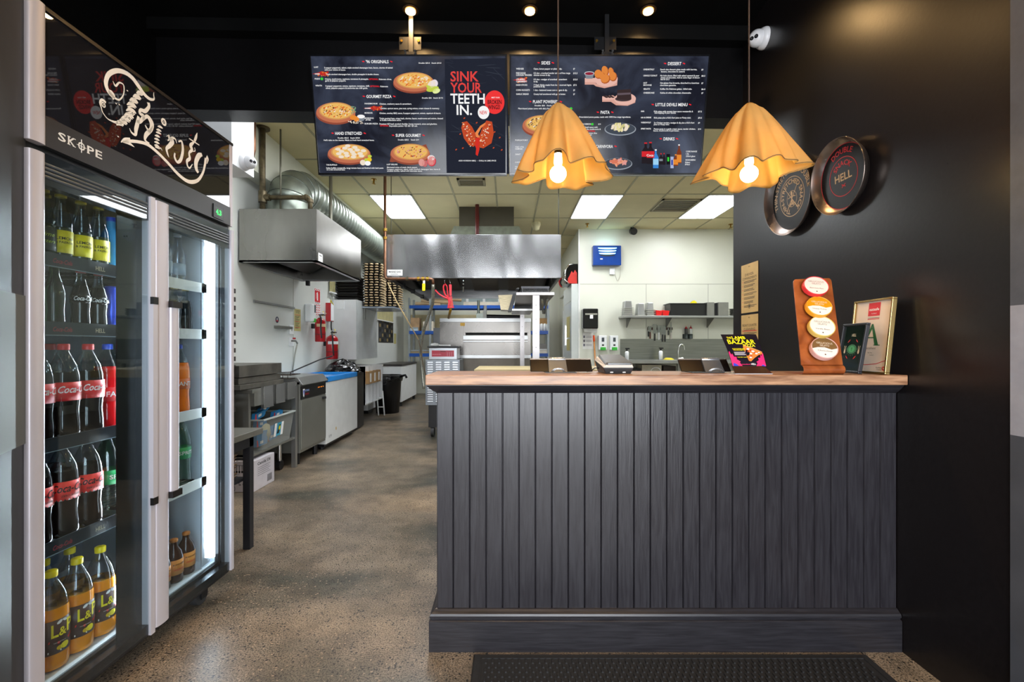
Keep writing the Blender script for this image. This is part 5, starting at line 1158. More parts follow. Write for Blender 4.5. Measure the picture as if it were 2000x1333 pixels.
for x, w_, y0, y1, m_, lc in ((1537, 17, 1030, 1130, BLK, GRNS), (1573, 15, 1055, 1165, em('silverblue', '#a8b4d8'), em('darkblue', '#2a3a9a'))): P.pl([(x-w_, y0), (x+w_, y0), (x+w_, y1), (x-w_, y1)], m_, .001); P.pl([(x-w_*.5, y0+30), (x+w_*.5, y0+30), (x+w_*.5, y1-30), (x-w_*.5, y1-30)], lc, .0013)
sb(1608, 1032, 1142, 22, em('amber', '#8a3a14', .8), (.45, .9), OR_, OR_); sb(1640, 938, 1118, 22, em('amber', ''), (.55, .95), OR_, em('white', ''))
for s, y, x1_ in (('CORE RANGE', 1012, 1810), ('1.5L', 1035, 1735), ('330ml glass', 1057, 1792), ('BUNDABERG', 1093, 1795), ('750ml', 1117, 1742), ('375ml', 1136, 1740)): P.t(s, 1705-(4 if y > 1060 else 0)-(6 if y > 1100 else 0), y, 14, x1=x1_)
P.m.build('menu_picture', s2)
# ============================================================ KITCHEN, LEFT SIDE
def screws(b, pts, ax, m_, r=.006):
    for p in pts: b.cyl(p, tuple(p[i]+ax[i] for i in range(3)), r, n=8, mt=m_)
# extraction hood by the left wall
def hood(x0, x1, y0, y1, z0, z1, name, label, inner, mt_=HOODS):
    t = thing(name, ((x0+x1)/2, (y0+y1)/2, z0), label, 'extraction hood'); e = .004
    b = MB()
    if inner == 'front':      # thin sheet, slightly oil-canned
        n = 90; v = []
        for i in range(n+1):
            x = x0+(x1-x0)*i/n; s = i/n
            for j in range(9):
                q = j/8; edge = math.sin(PI*min(1, max(0, s)))**.4
                d = edge*(.006*math.sin(s*13+.5*math.sin(q*3))+.005*math.sin(s*23+1+.6*q)+.003*math.sin(s*41+q*2))
                v.append((x, y0-.004+d, z0+(z1-z0)*q))
        b.add(v, [(i*9+j, (i+1)*9+j, (i+1)*9+j+1, i*9+j+1) for i in range(n) for j in range(8)], mt_, True)
        b.box(x0, x1, y0+.008, y0+.010, z0, z1, mt_)
    else: b.box(x0, x1, y0, y0+e, z0, z1, mt_)
    b.box(x0, x1, y1-e, y1, z0, z1, mt_).box(x0, x0+e, y0, y1, z0, z1, mt_).box(x1-e, x1, y0, y1, z0, z1, mt_).box(x0, x1, y0, y1, z1-e, z1, mt_)
    b.build('canopy', t, bevel=.002)
    b = MB(); w_ = .035
    for a in ((x0, x1, y0, y0+w_), (x0, x1, y1-w_, y1), (x0, x0+w_, y0, y1), (x1-w_, x1, y0, y1)): b.box(*a, z0-.002, z0+.018, STEEL)
    b.build('gutter', t)
    DK = mat('hood_inside', '#3c3a36', .4, .8, var=.15)
    b = MB(); 
    if inner == 'front':  # filter wall slopes from low at the back to high at the front
        b.hexa([(x0+.04, y0+.05, z1-.10), (x1-.04, y0+.05, z1-.10), (x1-.04, y1-.3, z0+.12), (x0+.04, y1-.3, z0+.12)], [(x0+.04, y0+.05, z1-.06), (x1-.04, y0+.05, z1-.06), (x1-.04, y1-.3, z0+.16), (x0+.04, y1-.3, z0+.16)], DK)
    else:
        b.hexa([(x0+.12, y0+.04, z0+.08), (x1-.04, y0+.04, z1-.1), (x1-.04, y1-.04, z1-.1), (x0+.12, y1-.04, z0+.08)], [(x0+.12, y0+.04, z0+.1), (x1-.04, y0+.04, z1-.08), (x1-.04, y1-.04, z1-.08), (x0+.12, y1-.04, z0+.1)], DK)
    b.build('filter_plate', t)
    return t
h1 = hood(-2.60, -1.852, 4.40, 5.72, 2.0, 2.515, 'extraction_hood', 'square steel extraction hood by the left wall, with a silver duct', 'side')
b = MB()
for k in range(3):
    y0 = 4.5+.38*k; s = .0
    b.hexa([(-2.40, y0, 2.17), (-1.95, y0, 2.36), (-1.95, y0+.34, 2.36), (-2.40, y0+.34, 2.17)], [(-2.40, y0, 2.185), (-1.95, y0, 2.375), (-1.95, y0+.34, 2.375), (-2.40, y0+.34, 2.185)], STEELD)
b.build('grease_filter', h1)
b = MB().box(-1.852, -1.850, 4.44, 4.54, 2.02, 2.10, mat('label_white')); hfr = frame((-1.849, 4.45, 2.03), (0, 1, 0), (0, 0, 1)); b.text('MAINS', hfr, .01, .04, .014, INK, .001, bold=True); b.text('GAS', hfr, .03, .012, .012, INK, .001); b.build('label_plate', h1)
b = MB().box(-2.52, -2.48, 5.66, 5.70, 1.94, 2.0, DARKM); b.build('drain_cup', h1)
# silver duct: elbow then long spiral run along the wall
du = thing('spiral_duct', (-2.27, 4.9, 2.515), 'silver spiral duct rising from the left hood and running back along the wall', 'duct')
R = .205; c0 = Vector((-2.27, 4.72, 2.515))
b = MB().cyl(c0+Vector((0, 0, .002)), c0+Vector((0, 0, .14)), R, n=32, mt=GALV, caps=False)
pts = []
for k in range(9): a = PI/2*k/8; pts.append(c0+Vector((0, .30-.30*math.cos(a), .14+.22*math.sin(a))))
b.tube(pts, R, GALV, 32, rr=[R*1.0+.003*(k % 2) for k in range(9)]); b.build('elbow', du)
b = MB(); y = 5.02; rr = []; pp = []
k = 0
while y < 11.2:
    pp += [(-2.27, y, c0.z+.36), (-2.27, y+.075, c0.z+.36), (-2.27, y+.08, c0.z+.36), (-2.27, y+.09, c0.z+.36)]; rr += [R, R, R+.006, R+.006]; y += .1
b.tube(pp, R, GALV, 28, rr=rr); b.build('spiral_pipe', du)
b = MB()
for k in (1, 3, 5, 7):
    a = PI/2*k/8; p = pts[k]; d = (pts[min(8, k+1)]-pts[k-1]).normalized(); b.tube([p-d*.004, p+d*.004], R+.007, mat('duct_seam', '#5f665e', .5, .6), 32)
b.build('seam', du)
# pipes & rods over the left hood
def pipe(name, label, pts, r, m_, cat='pipe', extra=None, n=10, group=None):
    b = MB().tube(pts, r, m_, n)
    if extra: extra(b)
    o = b.build(name); tag(o, label, cat, group); return o
GY = 4.46; xa = X(513, GY); xb = X(606, GY); zm = Z(386, GY)
def ex(b):
    b.cyl((xa, GY, CK-.003), (xa, GY, CK-.02), .065, n=20, mt=PIPE); b.cyl((xa, GY, zm-.05), (xa, GY, zm+.06), .038, n=14, mt=PIPE); b.cyl((xa+.02, GY, zm), (xa+.07, GY, zm), .033, n=14, mt=PIPE)
    b.tube([(xa, GY, zm), (xb-.02, GY, zm), (xb, GY, zm-.02), (xb, GY, 2.517)], .022, PIPE, 12); b.cyl((xb-.05, GY, zm), (xb-.03, GY, zm), .032, n=12, mt=PIPE); b.cyl((xb, GY, zm-.05), (xb, GY, zm-.02), .032, n=12, mt=PIPE)
pipe('gas_pipe', 'thick yellow-brown pipe with a flange and tee above the left hood', [(xa, GY, CK-.001), (xa, GY, 2.517)], .027, PIPE, extra=ex)
pipe('drain_pipe', 'thin brown pipe bending into the white beam at the upper left', [(X(496, 3.7), 3.7, 3.02), (X(496, 3.7), 3.7, 3.325)], .02, PIPE) if 0 else None
pipe('drop_pipe', 'rusty brown pipe dropping from the ceiling beside the white beam', [(X(496, 3.9), 3.9, CK-.001), (X(496, 3.9), 3.9, Z(300, 3.9)+.03), (X(493, 3.9), 3.9, Z(305, 3.9)), (X(478, 3.9), 3.9, Z(312, 3.9))], .017, COPPER)
for px, Y, pyb, r, lb in ((548, 4.5, 407, .009, 'thin grey rod holding the front of the left hood'), (646, 5.0, 425, .018, 'grey rod holding the side of the left hood'),
                          (1091, 5.45, 460, .008, 'thin dark rod holding the right end of the centre hood'), (764, 5.6, 460, .005, 'thin rod at the left end of the centre hood')):
    x = X(px, Y); pipe('hanger_rod', lb, [(x, Y, CK-.001), (x, Y, 2.512 if Y < 5.1 and px < 600 else (2.517 if px > 700 else 2.517))] if px != 646 else [(x, Y, CK-.001), (x, Y, 2.46), (x, Y, 2.40)], r, mat('grey_rod', '#6c6a5c', .4, .6), cat='rod')
# centre hood
h2 = hood(-1.44, .62, 5.38, 7.76, 1.995, 2.505, 'extraction_hood', 'wide brushed steel extraction hood hanging over the oven', 'front', mat('hood_front_steel', '#b4b4b4', .24, 1., var=.06, scale=1.6, rvar=.3))
b = MB(); FIL = mat('mesh_filter_brown', '#4a4030', .5, .6, scale=60, var=.3)
for px0, px1 in ((845, 895), (922, 973), (993, 1045)):
    x0, x1 = X(px0, 6.9), X(px1, 6.9)
    b.hexa([(x0, 6.55, 2.21), (x1, 6.55, 2.21), (x1, 7.38, 2.09), (x0, 7.38, 2.09)], [(x0, 6.55, 2.222), (x1, 6.55, 2.222), (x1, 7.38, 2.102), (x0, 7.38, 2.102)], FIL)
b.build('mesh_filter', h2)
b = MB().box(-1.43, -1.25, 5.376, 5.379, 2.02, 2.09, mat('label_white')); f_ = frame((-1.43, 5.375, 2.02), (1, 0, 0), (0, 0, 1)); b.text('MAINS GAS', f_, .02, .035, .018, INK, .001, width=.14, bold=True); b.text('ISOLATION', f_, .04, .01, .012, INK, .001); b.build('label_plate', h2)
b = MB().tube([(-1.36, 5.42, 1.965), (-1.36, 7.7, 1.965)], .02, BLACKP, 8).box(-1.42, -1.39, 5.4, 7.7, 1.97, 1.99, DARKM)
for y in (5.9, 6.5, 7.2): b.cyl((-1.36, y, 1.94), (-1.36, y, 1.999), .03, n=10, mt=BLACKP)
b.build('service_rail', h2)
b = MB().tube([(X(905, 6.2), 6.2, 2.3), (X(905, 6.2), 6.2, Z(570, 6.2))], .008, CHROME, 8)
for k in range(4): b.cyl((X(905, 6.2), 6.2, 2.15-.045*k), (X(905, 6.2), 6.2, 2.13-.045*k), .018, n=10, mt=CHROME)
b.build('nozzle_chain', h2)
b = MB(); cxd = X(952, 7.3); b.hexa([(cxd-.72, 6.9, 2.505), (cxd+.72, 6.9, 2.505), (cxd+.72, 7.7, 2.505), (cxd-.72, 7.7, 2.505)], [(cxd-.5, 7.0, CK-.3), (cxd+.5, 7.0, CK-.3), (cxd+.5, 7.6, CK-.3), (cxd-.5, 7.6, CK-.3)], GALV)
b.box(cxd-.42, cxd+.42, 7.0, 7.6, CK-.3, CK-.001, mat('sooty_duct', '#4a4638', .6, .4)); b.build('duct_transition', h2)
pipe('red_pipe', 'dark red pipe dropping onto the centre hood', [(X(932, 6.9), 6.9, CK-.001), (X(932, 6.9), 6.9, 2.508)], .03, mat('dark_red_pipe', '#5a1c1c', .4), n=12)
# gas supply with yellow valve, and hose to the oven
gy = 5.25; gx = X(752, gy); gz = Z(545, gy)
def ex2(b):
    for py in (452, 468): b.cyl((gx, gy, Z(py, gy)), (gx, gy, Z(py, gy)+.03), .024, n=10, mt=GOLDW)
    for px, m_ in ((793, PIPE), (815, GOLDW), (824, GOLDW), (833, GOLDW)): b.cyl((X(px, gy), gy, gz), (X(px, gy)+.03, gy, gz), .026, n=12, mt=m_)
pipe('gas_supply_pipe', 'thin brown gas pipe turning under the centre hood with a brass end', [(gx, gy, CK-.001), (gx, gy, gz+.03), (gx+.01, gy, gz+.01), (gx+.03, gy, gz), (X(840, gy), gy, gz), (X(845, gy), gy, gz-.01), (X(846, gy), gy, gz-.06)], .017, COPPER, extra=ex2)
t = thing('gas_valve', (X(828, gy), gy, gz-.14), 'yellow-handled valve hanging from the gas pipe under the centre hood', 'valve')
MB().cyl((X(828, gy), gy, gz-.06), (X(828, gy), gy, gz-.018), .014, n=10, mt=mat('label_white')).build('stem', t)
MB().box(X(825, gy), X(831, gy), gy-.02, gy-.01, gz-.14, gz-.055, YEL).build('handle', t, bevel=.004)
hx = lambda px, py, Y: (X(px, Y), Y, Z(py, Y))
pipe('gas_hose', 'braided steel gas hose curving down behind the control box', smooth([hx(846, 556, 5.25), hx(845, 590, 5.35), hx(838, 615, 5.5), hx(828, 645, 5.6), hx(822, 680, 5.7), hx(824, 720, 5.75), hx(828, 760, 5.75)], 5), .019, mat('braided_steel', '#a8a89c', .3, .8, scale=90, var=.3), cat='hose')
pipe('restraint_rope', 'pale rope slanting from the gas pipe down to the hose', [hx(757, 552, 5.3), hx(775, 590, 5.4), hx(817, 663, 5.6)], .008, mat('rope', '#d8bc8c', .8), cat='rope', n=6)
pipe('pull_cable', 'thin brown cable running from rope to the control box', smooth([hx(818, 665, 5.62), hx(824, 700, 5.66), hx(832, 735, 5.7), hx(836, 745, 5.75)], 4), .006, mat('cable_brown', '#5a4a38', .6), cat='cable', n=6)
# red utensils hanging under the centre hood
RU = mat('red_silicone', '#e02c3c', .4)
ux_ = 5.45
def hxp(px, py, Y=5.45): return Vector(hx(px, py, Y))
t = thing('tongs', hx(868, 600, ux_), 'red kitchen tongs hanging under the centre hood', 'tongs')
b = MB().tube([hxp(869, 554), hxp(868, 548), hxp(871, 545)], .003, CHROME, 6); b.build('hook', t)
b = MB().tube(smooth([tuple(hxp(*p)) for p in ((868,556),(866,562),(869,575),(876,582))], 4), .010, RU, 8).tube(smooth([tuple(hxp(*p)) for p in ((869,555),(873,560),(874,570),(876,582))], 4), .008, RU, 8).tube(smooth([tuple(hxp(*p)) for p in ((850,567),(858,575),(868,581),(876,584))], 4), .010, RU, 8); b.build('handle', t)
b = MB().tube([hxp(876, 582), hxp(878, 592), hxp(876, 600)], .014, RU, 8); b.build('jaw', t)
t = thing('slotted_turner', hx(880, 603, ux_-.03), 'red slotted turner hanging beside the tongs', 'utensil'); Yt = ux_-.03
b = MB().tube([hxp(880, 556, Yt), hxp(879, 550, Yt), hxp(877, 546, Yt)], .003, CHROME, 6); b.build('hook', t)
b = MB(); q = [hxp(x, y, Yt) for x, y in ((877,556),(882,556),(882,578),(878,578))]; b.hexa([q[3], q[2], q[2]+Vector((0,.012,0)), q[3]+Vector((0,.012,0))], [q[0], q[1], q[1]+Vector((0,.012,0)), q[0]+Vector((0,.012,0))], RU); b.build('handle', t)
b = MB()
for k in range(5):
    a0, a1 = k/5, (k+.62)/5; L0, L1 = (878, 580), (876, 602); R0, R1 = (882, 580), (886.5, 600)
    tl = [hxp(878+(883-878)*a, 579, Yt) for a in (a0, a1)]; bl = [hxp(874+(887-874)*a, 602, Yt) for a in (a0, a1)]
    b.hexa([bl[0], bl[1], bl[1]+Vector((0,.004,0)), bl[0]+Vector((0,.004,0))], [tl[0], tl[1], tl[1]+Vector((0,.004,0)), tl[0]+Vector((0,.004,0))], RU)
b.tube([hxp(874, 602, Yt), hxp(887, 600, Yt)], .006, RU, 6); b.build('blade', t)
pipe('yellow_hose', 'short yellow hose behind the red utensils', [hx(882, 590, 5.7), hx(880, 605, 5.75), (X(876, 6.5), 6.5, Z(622, 6.45)+.001)], .017, mat('ochre_hose', '#b88a1e', .5), cat='hose')

# ---- left wall fittings (x = WL)
def wy(px): return YW(px, WL)
def wz(py, y): return Z(py, y)
def wallbox(name, label, cat, px0, px1, py0, py1, d, m_, bev=.006):
    y0, y1 = wy(px0), wy(px1); zc = (y0+y1)/2; z1, z0 = wz(py0, zc), wz(py1, zc)
    t = thing(name, (WL+d/2, zc, z0), label, cat); MB().box(WL+.0008, WL+d, y0, y1, z0, z1, m_).build('casing', t, bevel=bev); return t, y0, y1, z0, z1
b = MB(); y0, y1 = wy(494), wy(573); z_ = wz(596, (y0+y1)/2)
b.box(WL+.0005, WL+.02, y0, y1, z_-.012, z_+.012, STEEL).box(WL+.02, WL+.026, y0, y1, z_-.014, z_-.008, STEELD); o = b.build('wall_rail', bevel=.001); tag(o, 'long thin steel rail on the left wall under the hood', 'rail')
t = thing('shelf_bracket', (WL, wy(547), wz(643, wy(547))), 'small steel bracket on the left wall below the round sticker', 'bracket')
y0, y1 = wy(535), wy(562); z_ = wz(640, (y0+y1)/2); MB().box(WL+.0005, WL+.06, y0, y1, z_-.015, z_+.015, STEELD).build('arm', t)
t = thing('round_sticker', (WL, wy(541), wz(633, wy(541))), 'small round dark blue sticker on the left wall', 'sticker'); y = wy(541); z_ = wz(625, y)
b = MB(); f_ = frame((WL+.001, y, z_), (0, 1, 0), (0, 0, 1)); b.disc(0, 0, .036, .036, f_, .0005, mat('sticker_blue', '#22304e', .4), 24); b.disc(0, .006, .012, .018, f_, .001, mat('label_white'), 12); b.rect(-.024, -.018, .024, -.006, f_, .0012, REDP); b.build('print', t)
t, y0, y1, z0, z1 = wallbox('power_switch', 'white power switch on the left wall beside the yellow notice', 'switch', 564, 572, 635, 653, .012, WHITEP, .002)
MB().box(WL+.012, WL+.016, (y0+y1)/2-.008, (y0+y1)/2+.008, (z0+z1)/2-.02, (z0+z1)/2+.02, mat('grey_rocker', '#b8bab8', .4)).build('rocker', t)
YN = mat('yellow_paper', '#c2b878', .6)
t = thing('wall_notice', (WL, wy(580), wz(647, wy(580))), 'yellowish notice with red lines on the left wall', 'notice'); y0, y1 = wy(574.5), wy(587); yc = (y0+y1)/2; z1, z0 = wz(604, yc), wz(647, yc)
b = MB().box(WL+.0004, WL+.002, y0, y1, z0, z1, YN); f_ = frame((WL+.002, y0, z0), (0, 1, 0), (0, 0, 1)); W_ = y1-y0; H = z1-z0
b.text('CLEANING', f_, W_/2, H*.88, .02, INK, .0008, align='c', width=W_*.7); b.text('ROSTER', f_, W_/2, H*.80, .018, INK, .0008, align='c', width=W_*.5)
for q in (.72, .42, .15): b.rect(.01, H*q, W_-.01, H*q+.005, f_, .0008, REDP)
for k in range(12): b.rect(.02, H*(.66-.05*k), W_-.03-.02*(k % 3), H*(.66-.05*k)+.005, f_, .0006, INK)
b.build('sheet', t)
t, y0, y1, z0, z1 = wallbox('soap_dispenser', 'white soap dispenser with a green button, beside the red fire sign', 'dispenser', 594, 603, 594, 629, .10, WHITEP, .02)
MB().box(WL+.04, WL+.106, y1-.07, y1-.01, z0-.004, z0+.045, GREENP).build('push_button', t, bevel=.006); MB().box(WL+.098, WL+.102, y1-.06, y1-.02, z0+.12, z0+.22, mat('window_grey', '#4a5256', .2)).build('level_window', t)
t = thing('fire_sign', (WL, wy(619), wz(618, wy(619))), 'red fire extinguisher sign with red and white striping below it', 'sign'); y0, y1 = wy(613.5), wy(625.5); yc = (y0+y1)/2; z1, z0 = wz(564, yc), wz(617, yc)
b = MB(); f_ = frame((WL+.001, y0, z0), (0, 1, 0), (0, 0, 1)); W_ = y1-y0; H = z1-z0; b.rect(0, 0, W_, H, f_, .0, mat('label_white'))
b.rect(W_*.08, H*.50, W_*.95, H*.92, f_, .001, REDP); b.rect(W_*.42, H*.56, W_*.60, H*.80, f_, .0016, mat('label_white')); b.rect(W_*.45, H*.80, W_*.57, H*.86, f_, .0016, mat('label_white')); b.ribbon([(W_*.45, H*.84), (W_*.32, H*.80), (W_*.3, H*.62)], .008, f_, .0016, mat('label_white'))
for r0, r1 in ((.93, .985), (.36, .42), (.27, .33), (.18, .24), (.09, .15), (.01, .06)):
    for k in range(4): a = W_*(.02+.25*k); b.flat([(a, H*r0), (a+W_*.12, H*r0), (a+W_*.2, H*r1), (a+W_*.08, H*r1)], f_, .001, REDP)
b.text('FIRE', f_, W_/2, H*.44, .018, INK, .001, align='c', width=W_*.7); b.build('panel', t)
def extinguisher(pxc, py0, py1, x, label, w2, white=False):
    y = YW(pxc, x); zt, zb = Z(py0, y), Z(py1, y); H = zt-zb; R = w2; hh = H*.84; t = thing('fire_extinguisher', (x, y, zb), label, 'fire extinguisher', 'red fire extinguishers on the left wall')
    b = MB().lathe([(0,0),(R*.9,0),(R,.01),(R,hh*.82),(R*.9,hh*.9),(R*.5,hh*.97),(R*.3,hh)], (x, y, zb), RED, 22); b.build('cylinder', t)
    b = MB().cyl((x, y, zb+hh), (x, y, zb+hh+.03), .018, n=10, mt=CHROME).box(x-.012, x+.05, y-.02, y+.05, zb+hh+.03, zb+hh+.045, DARKM).box(x-.012, x+.055, y-.01, y+.07, zb+hh+.055, zb+hh+.065, CHROME); b.build('valve_handle', t)
    b = MB().tube(smooth([(x+.01, y-.03, zb+hh+.03), (x+.04, y-R*1.0, zb+hh*.9), (x+R*.5, y-R*.95, zb+hh*.6), (x+R*.6, y-R*.8, zb+hh*.15)], 5), .011, BLACKP, 8); b.build('hose', t)
    b = MB(); n = 16
    def band(z0, z1, a0, a1, m_): 
        v = []
        for k in range(n+1): a = a0+(a1-a0)*k/n; v += [(x+(R+.0012)*math.cos(a), y+(R+.0012)*math.sin(a), zb+z0), (x+(R+.0012)*math.cos(a), y+(R+.0012)*math.sin(a), zb+z1)]
        b.add(v, [(2*k, 2*k+2, 2*k+3, 2*k+1) for k in range(n)], m_, True)
    band(hh*.62, hh*.74, -1.9, 1.4, mat('label_white') if white else mat('band_beige', '#d8b890', .5)); band(hh*.45, hh*.62, .05, .9, mat('tag_lime', '#b8e030', .5)); band(hh*.12, hh*.4, .2, .8, mat('label_red_dark', '#8a1016', .5)); band(hh*.3, hh*.32, -2.6, 1.6, INK)
    b.build('label', t); MB().tube([(x+.03, y-.005, zb+hh+.02), (x+.045, y+.005, zb+hh+.06), (x+.03, y+.01, zb+hh+.085)], .006, YEL, 6).build('safety_tag', t)
    MB().box(WL+.0006, WL+.03, y-.03, y+.03, zb+hh*.55, zb+hh*.75, DARKM).build('wall_bracket', t)
extinguisher(625.5, 612, 668, WL+.11, 'red fire extinguisher under the red fire sign, the higher of two', .066)
extinguisher(648.5, 646, 702, WL+.11, 'lower red fire extinguisher with a white band, next to the white cabinet', .082, True)
t, y0, y1, z0, z1 = wallbox('fire_blanket', 'red and white fire blanket case above the lower extinguisher', 'fire blanket', 636, 643, 594, 627, .07, WHITEP, .004)
MB().box(WL+.002, WL+.072, y0-.004, y0+.008, z0-.004, z1+.01, RED).build('red_side', t); MB().box(WL+.01, WL+.065, y0, y1, z0-.012, z0-.001, RED).build('base_strip', t)
b = MB().tube([(WL+.05, y0+.05, z1+.0), (WL+.06, y0+.03, z1+.05), (WL+.07, y0+.1, z1-.01)], .008, YEL, 6); b.build('pull_tab', t); b = MB().tube(smooth([(WL+.06, y1-.08, z0), (WL+.06, y1-.08, z0-.1), (WL+.06, y1-.04, z0-.16), (WL+.06, y1-.01, z0-.14)], 4), .010, BLACKP, 6); b.build('strap', t)
t = thing('wall_tap', (WL, wy(568), wz(690, wy(568))), 'old wall tap with a red handle and hanging pipe on the left wall', 'tap'); y = wy(568); z_ = wz(668, y)
b = MB().box(WL+.0006, WL+.008, wy(564), wy(572.5), z_-.05, z_+.05, WHITEP); b.build('back_plate', t); b = MB().tube([(WL+.008, y, z_+.01), (WL+.06, y, z_+.01), (WL+.07, y+.02, z_-.02)], .011, STEELD, 8); b.build('spout', t)
MB().cyl((WL+.04, y, z_+.03), (WL+.04, y, z_+.05), .018, n=10, mt=RED).build('handle', t); MB().tube([(WL+.07, y+.02, z_-.02), (WL+.04, y+.02, z_-.15), (WL+.02, y, z_-.35)], .009, mat('grey_hose', '#a8a89c', .5), 6).build('hanging_pipe', t)

# ---- white wall-hung cabinet beyond the extinguishers
wc = thing('wall_cabinet', (-2.44, 7.3, .99), 'large white box cabinet on the left wall beneath the black trays', 'cabinet')
MB().box(WL+.001, -2.265, 6.80, 7.85, .985, 1.88, WHITE).build('carcass', wc, bevel=.003); MB().box(-2.27, -2.262, 6.796, 7.86, .985, 1.88, mat('panel_edge', '#c8cccc', .4)).build('front_panel', wc)
t = MB().box(WL+.06, WL+.17, 6.785, 6.799, 1.74, 1.86, WHITEP).build('casing'); 
sw = t; sw.name = 'power_socket'; tag(sw, 'white square power socket on the face of the white cabinet', 'socket')
# stacks of black mesh pizza trays on top, and a larger tilting pile beside
TRAYB = mat('tray_black', '#191614', .35, .3); TRAYC = mat('tray_crumb', '#c8b088', .6)
TR_prev = None
def tray_stack(x, y, z, n, w_, d_, label, dark, tilt=0):
    base = None
    for k in range(n):
        if base is None:
            t = thing('pizza_tray', (x, y, z), label % 'bottom', 'tray', 'stacked black pizza trays')
            b = MB(); h = .034
            b.hexa([(x-w_/2+.02, y-d_/2+.02, z), (x+w_/2-.02, y-d_/2+.02, z), (x+w_/2-.02, y+d_/2-.02, z), (x-w_/2+.02, y+d_/2-.02, z)], [(x-w_/2, y-d_/2, z+h), (x+w_/2, y-d_/2, z+h), (x+w_/2, y+d_/2, z+h), (x-w_/2, y+d_/2, z+h)], TRAYB)
            b.box(x-w_/2-.008, x+w_/2+.008, y-d_/2-.008, y+d_/2+.008, z+h-.006, z+h, TRAYB)
            if not dark:
                for s in (-1, 0, 1): b.lathe([(.0, z+.004), (w_*.10, z+.008), (w_*.12, z+.016), (w_*.09, z+.023), (0, z+.025)], (x+s*w_*.31, y-d_/2-.006, 0), TRAYC, 10)
                for s in (-1, 0, 1): b.lathe([(.0, z+.004), (w_*.10, z+.008), (w_*.12, z+.016), (w_*.09, z+.023), (0, z+.025)], (x+w_/2+.003, y+s*d_*.31, 0), TRAYC, 10)
            b.build('dish', t)
            base = t
        else:
            t = copy_tree(base); t.location = (x+random.uniform(-.006, .006), y+random.uniform(-.008, .008), z+.040*k); t['label'] = label % ('number %d from the bottom' % (k+1))
    return base
tray_stack(-2.43, 7.02, 1.882, 9, .32, .32, 'plain black tray in the dark stack, %s', True)
tray_stack(-2.12, 7.20, 1.80, 17, .26, .30, 'pale-spotted black tray in the left tall stack, %s', False)
tray_stack(-1.94, 7.62, 1.80, 17, .26, .30, 'pale-spotted black tray in the stack by the copper pipe, %s', False)
b = MB().box(-2.40, -1.76, 7.03, 7.82, 1.775, 1.797, mat('clear_shelf', '#9aa4b0', .2)); b.box(-2.26, -2.23, 7.1, 7.13, 1.6, 1.775, STEELD); o = b.build('tray_shelf'); tag(o, 'thin shelf projecting from the white cabinet under the tray stacks', 'shelf')
# arched pale panels leaning on the wall
AR = mat('arched_yellow_panel', '#bdb584', .5, var=.08); 
def arch(y0, y1, z0, z1, label):
    f_ = frame((WL+.02, y0, z0), (0, 1, 0), (0, 0, 1)); W_ = y1-y0; H = z1-z0
    pts = [(0, 0), (W_, 0), (W_, H-W_*.35)]+[(W_/2+W_/2*math.cos(a), H-W_*.35+W_*.35*math.sin(a)) for a in [PI*k/14 for k in range(1, 14)]]+[(0, H-W_*.35)]
    t = thing('arched_panel', (WL+.02, (y0+y1)/2, z0), label, 'panel', 'arched pale panels on the left wall'); b = MB(); b.prism(pts, f_, .02, AR)
    for k in range(1, 6): b.rect(W_*k/6-.003, 0, W_*k/6+.003, H-W_*.2, f_, .0215, mat('arch_groove', '#8e8660', .6))
    b.build('board', t); MB().prism([(-.02, -.02), (W_+.02, -.02), (W_+.02, 0), (-.02, 0)], f_, .04, WHITE).build('ledge', t)
arch(8.55, 10.2, 1.72, 2.55, 'arched pale yellow panel on the left wall beyond the tray stacks')
arch(6.62, 6.79, 1.98, 2.28, 'edge of a pale yellow panel between the hood and the dark tray stack')
# poster of black cans
t = thing('poster', (WL, 9.4, 1.25), 'dark poster of rows of cans on the left wall', 'poster'); y0, y1 = 9.18, 10.35; z0, z1 = wz(670, 9.7), wz(622, 9.7)
b = MB().box(WL+.0006, WL+.004, y0, y1, z0, z1, mat('poster_dark', '#23221e', .4)); f_ = frame((WL+.004, y0, z0), (0, 1, 0), (0, 0, 1)); W_ = y1-y0; H = z1-z0
for k in range(6):
    for j in range(5): b.rect(W_*(.05+.16*k), H*(.05+.19*j), W_*(.13+.16*k), H*(.17+.19*j), f_, .001, (mat('can_tan', '#a08a58', .5), mat('can_grey', '#4a4a4e', .5), mat('can_black', '#0e0e10', .5))[(k*2+j) % 3])
b.build('sheet', t)
t = thing('wall_notice', (WL, 10.5, 1.2), 'narrow yellowish strip beside the dark poster', 'notice'); MB().box(WL+.0006, WL+.003, 10.42, 10.62, wz(672, 10.5), wz(652, 10.5), YN).build('sheet', t)

# ---- low units along the left wall, front face x = -2.07
UX = -2.07
# wooden/steel prep table in the foreground left, partly behind the fridge
t = thing('steel_table', (-2.0, 2.5, 0), 'low grey steel table just beyond the drinks fridge', 'table')
MB().box(-2.23, -1.485, 2.27, 2.76, .66, .695, STEELD).build('tabletop', t, bevel=.003)
LG = mat('dark_square_leg', '#3a3c42', .4, .6)
for x, y in ((-1.53, 2.68), (-1.53, 2.31), (-2.19, 2.68), (-2.19, 2.31)): MB().box(x-.02, x+.02, y-.02, y+.02, 0, .66, LG).build('leg', t)
MB().box(-2.2, -1.51, 2.30, 2.34, .60, .66, LG).box(-2.2, -1.51, 2.66, 2.70, .60, .66, LG).box(-1.55, -1.51, 2.3, 2.7, .60, .66, LG).box(-2.2, -1.55, 2.3, 2.7, .40, .415, LG).build('under_frame', t)
t = thing('paper_bag_bundle', (-1.8, 2.55, .415), 'bundle of brown paper bags on the shelf of the low steel table', 'paper bags')
b = MB()
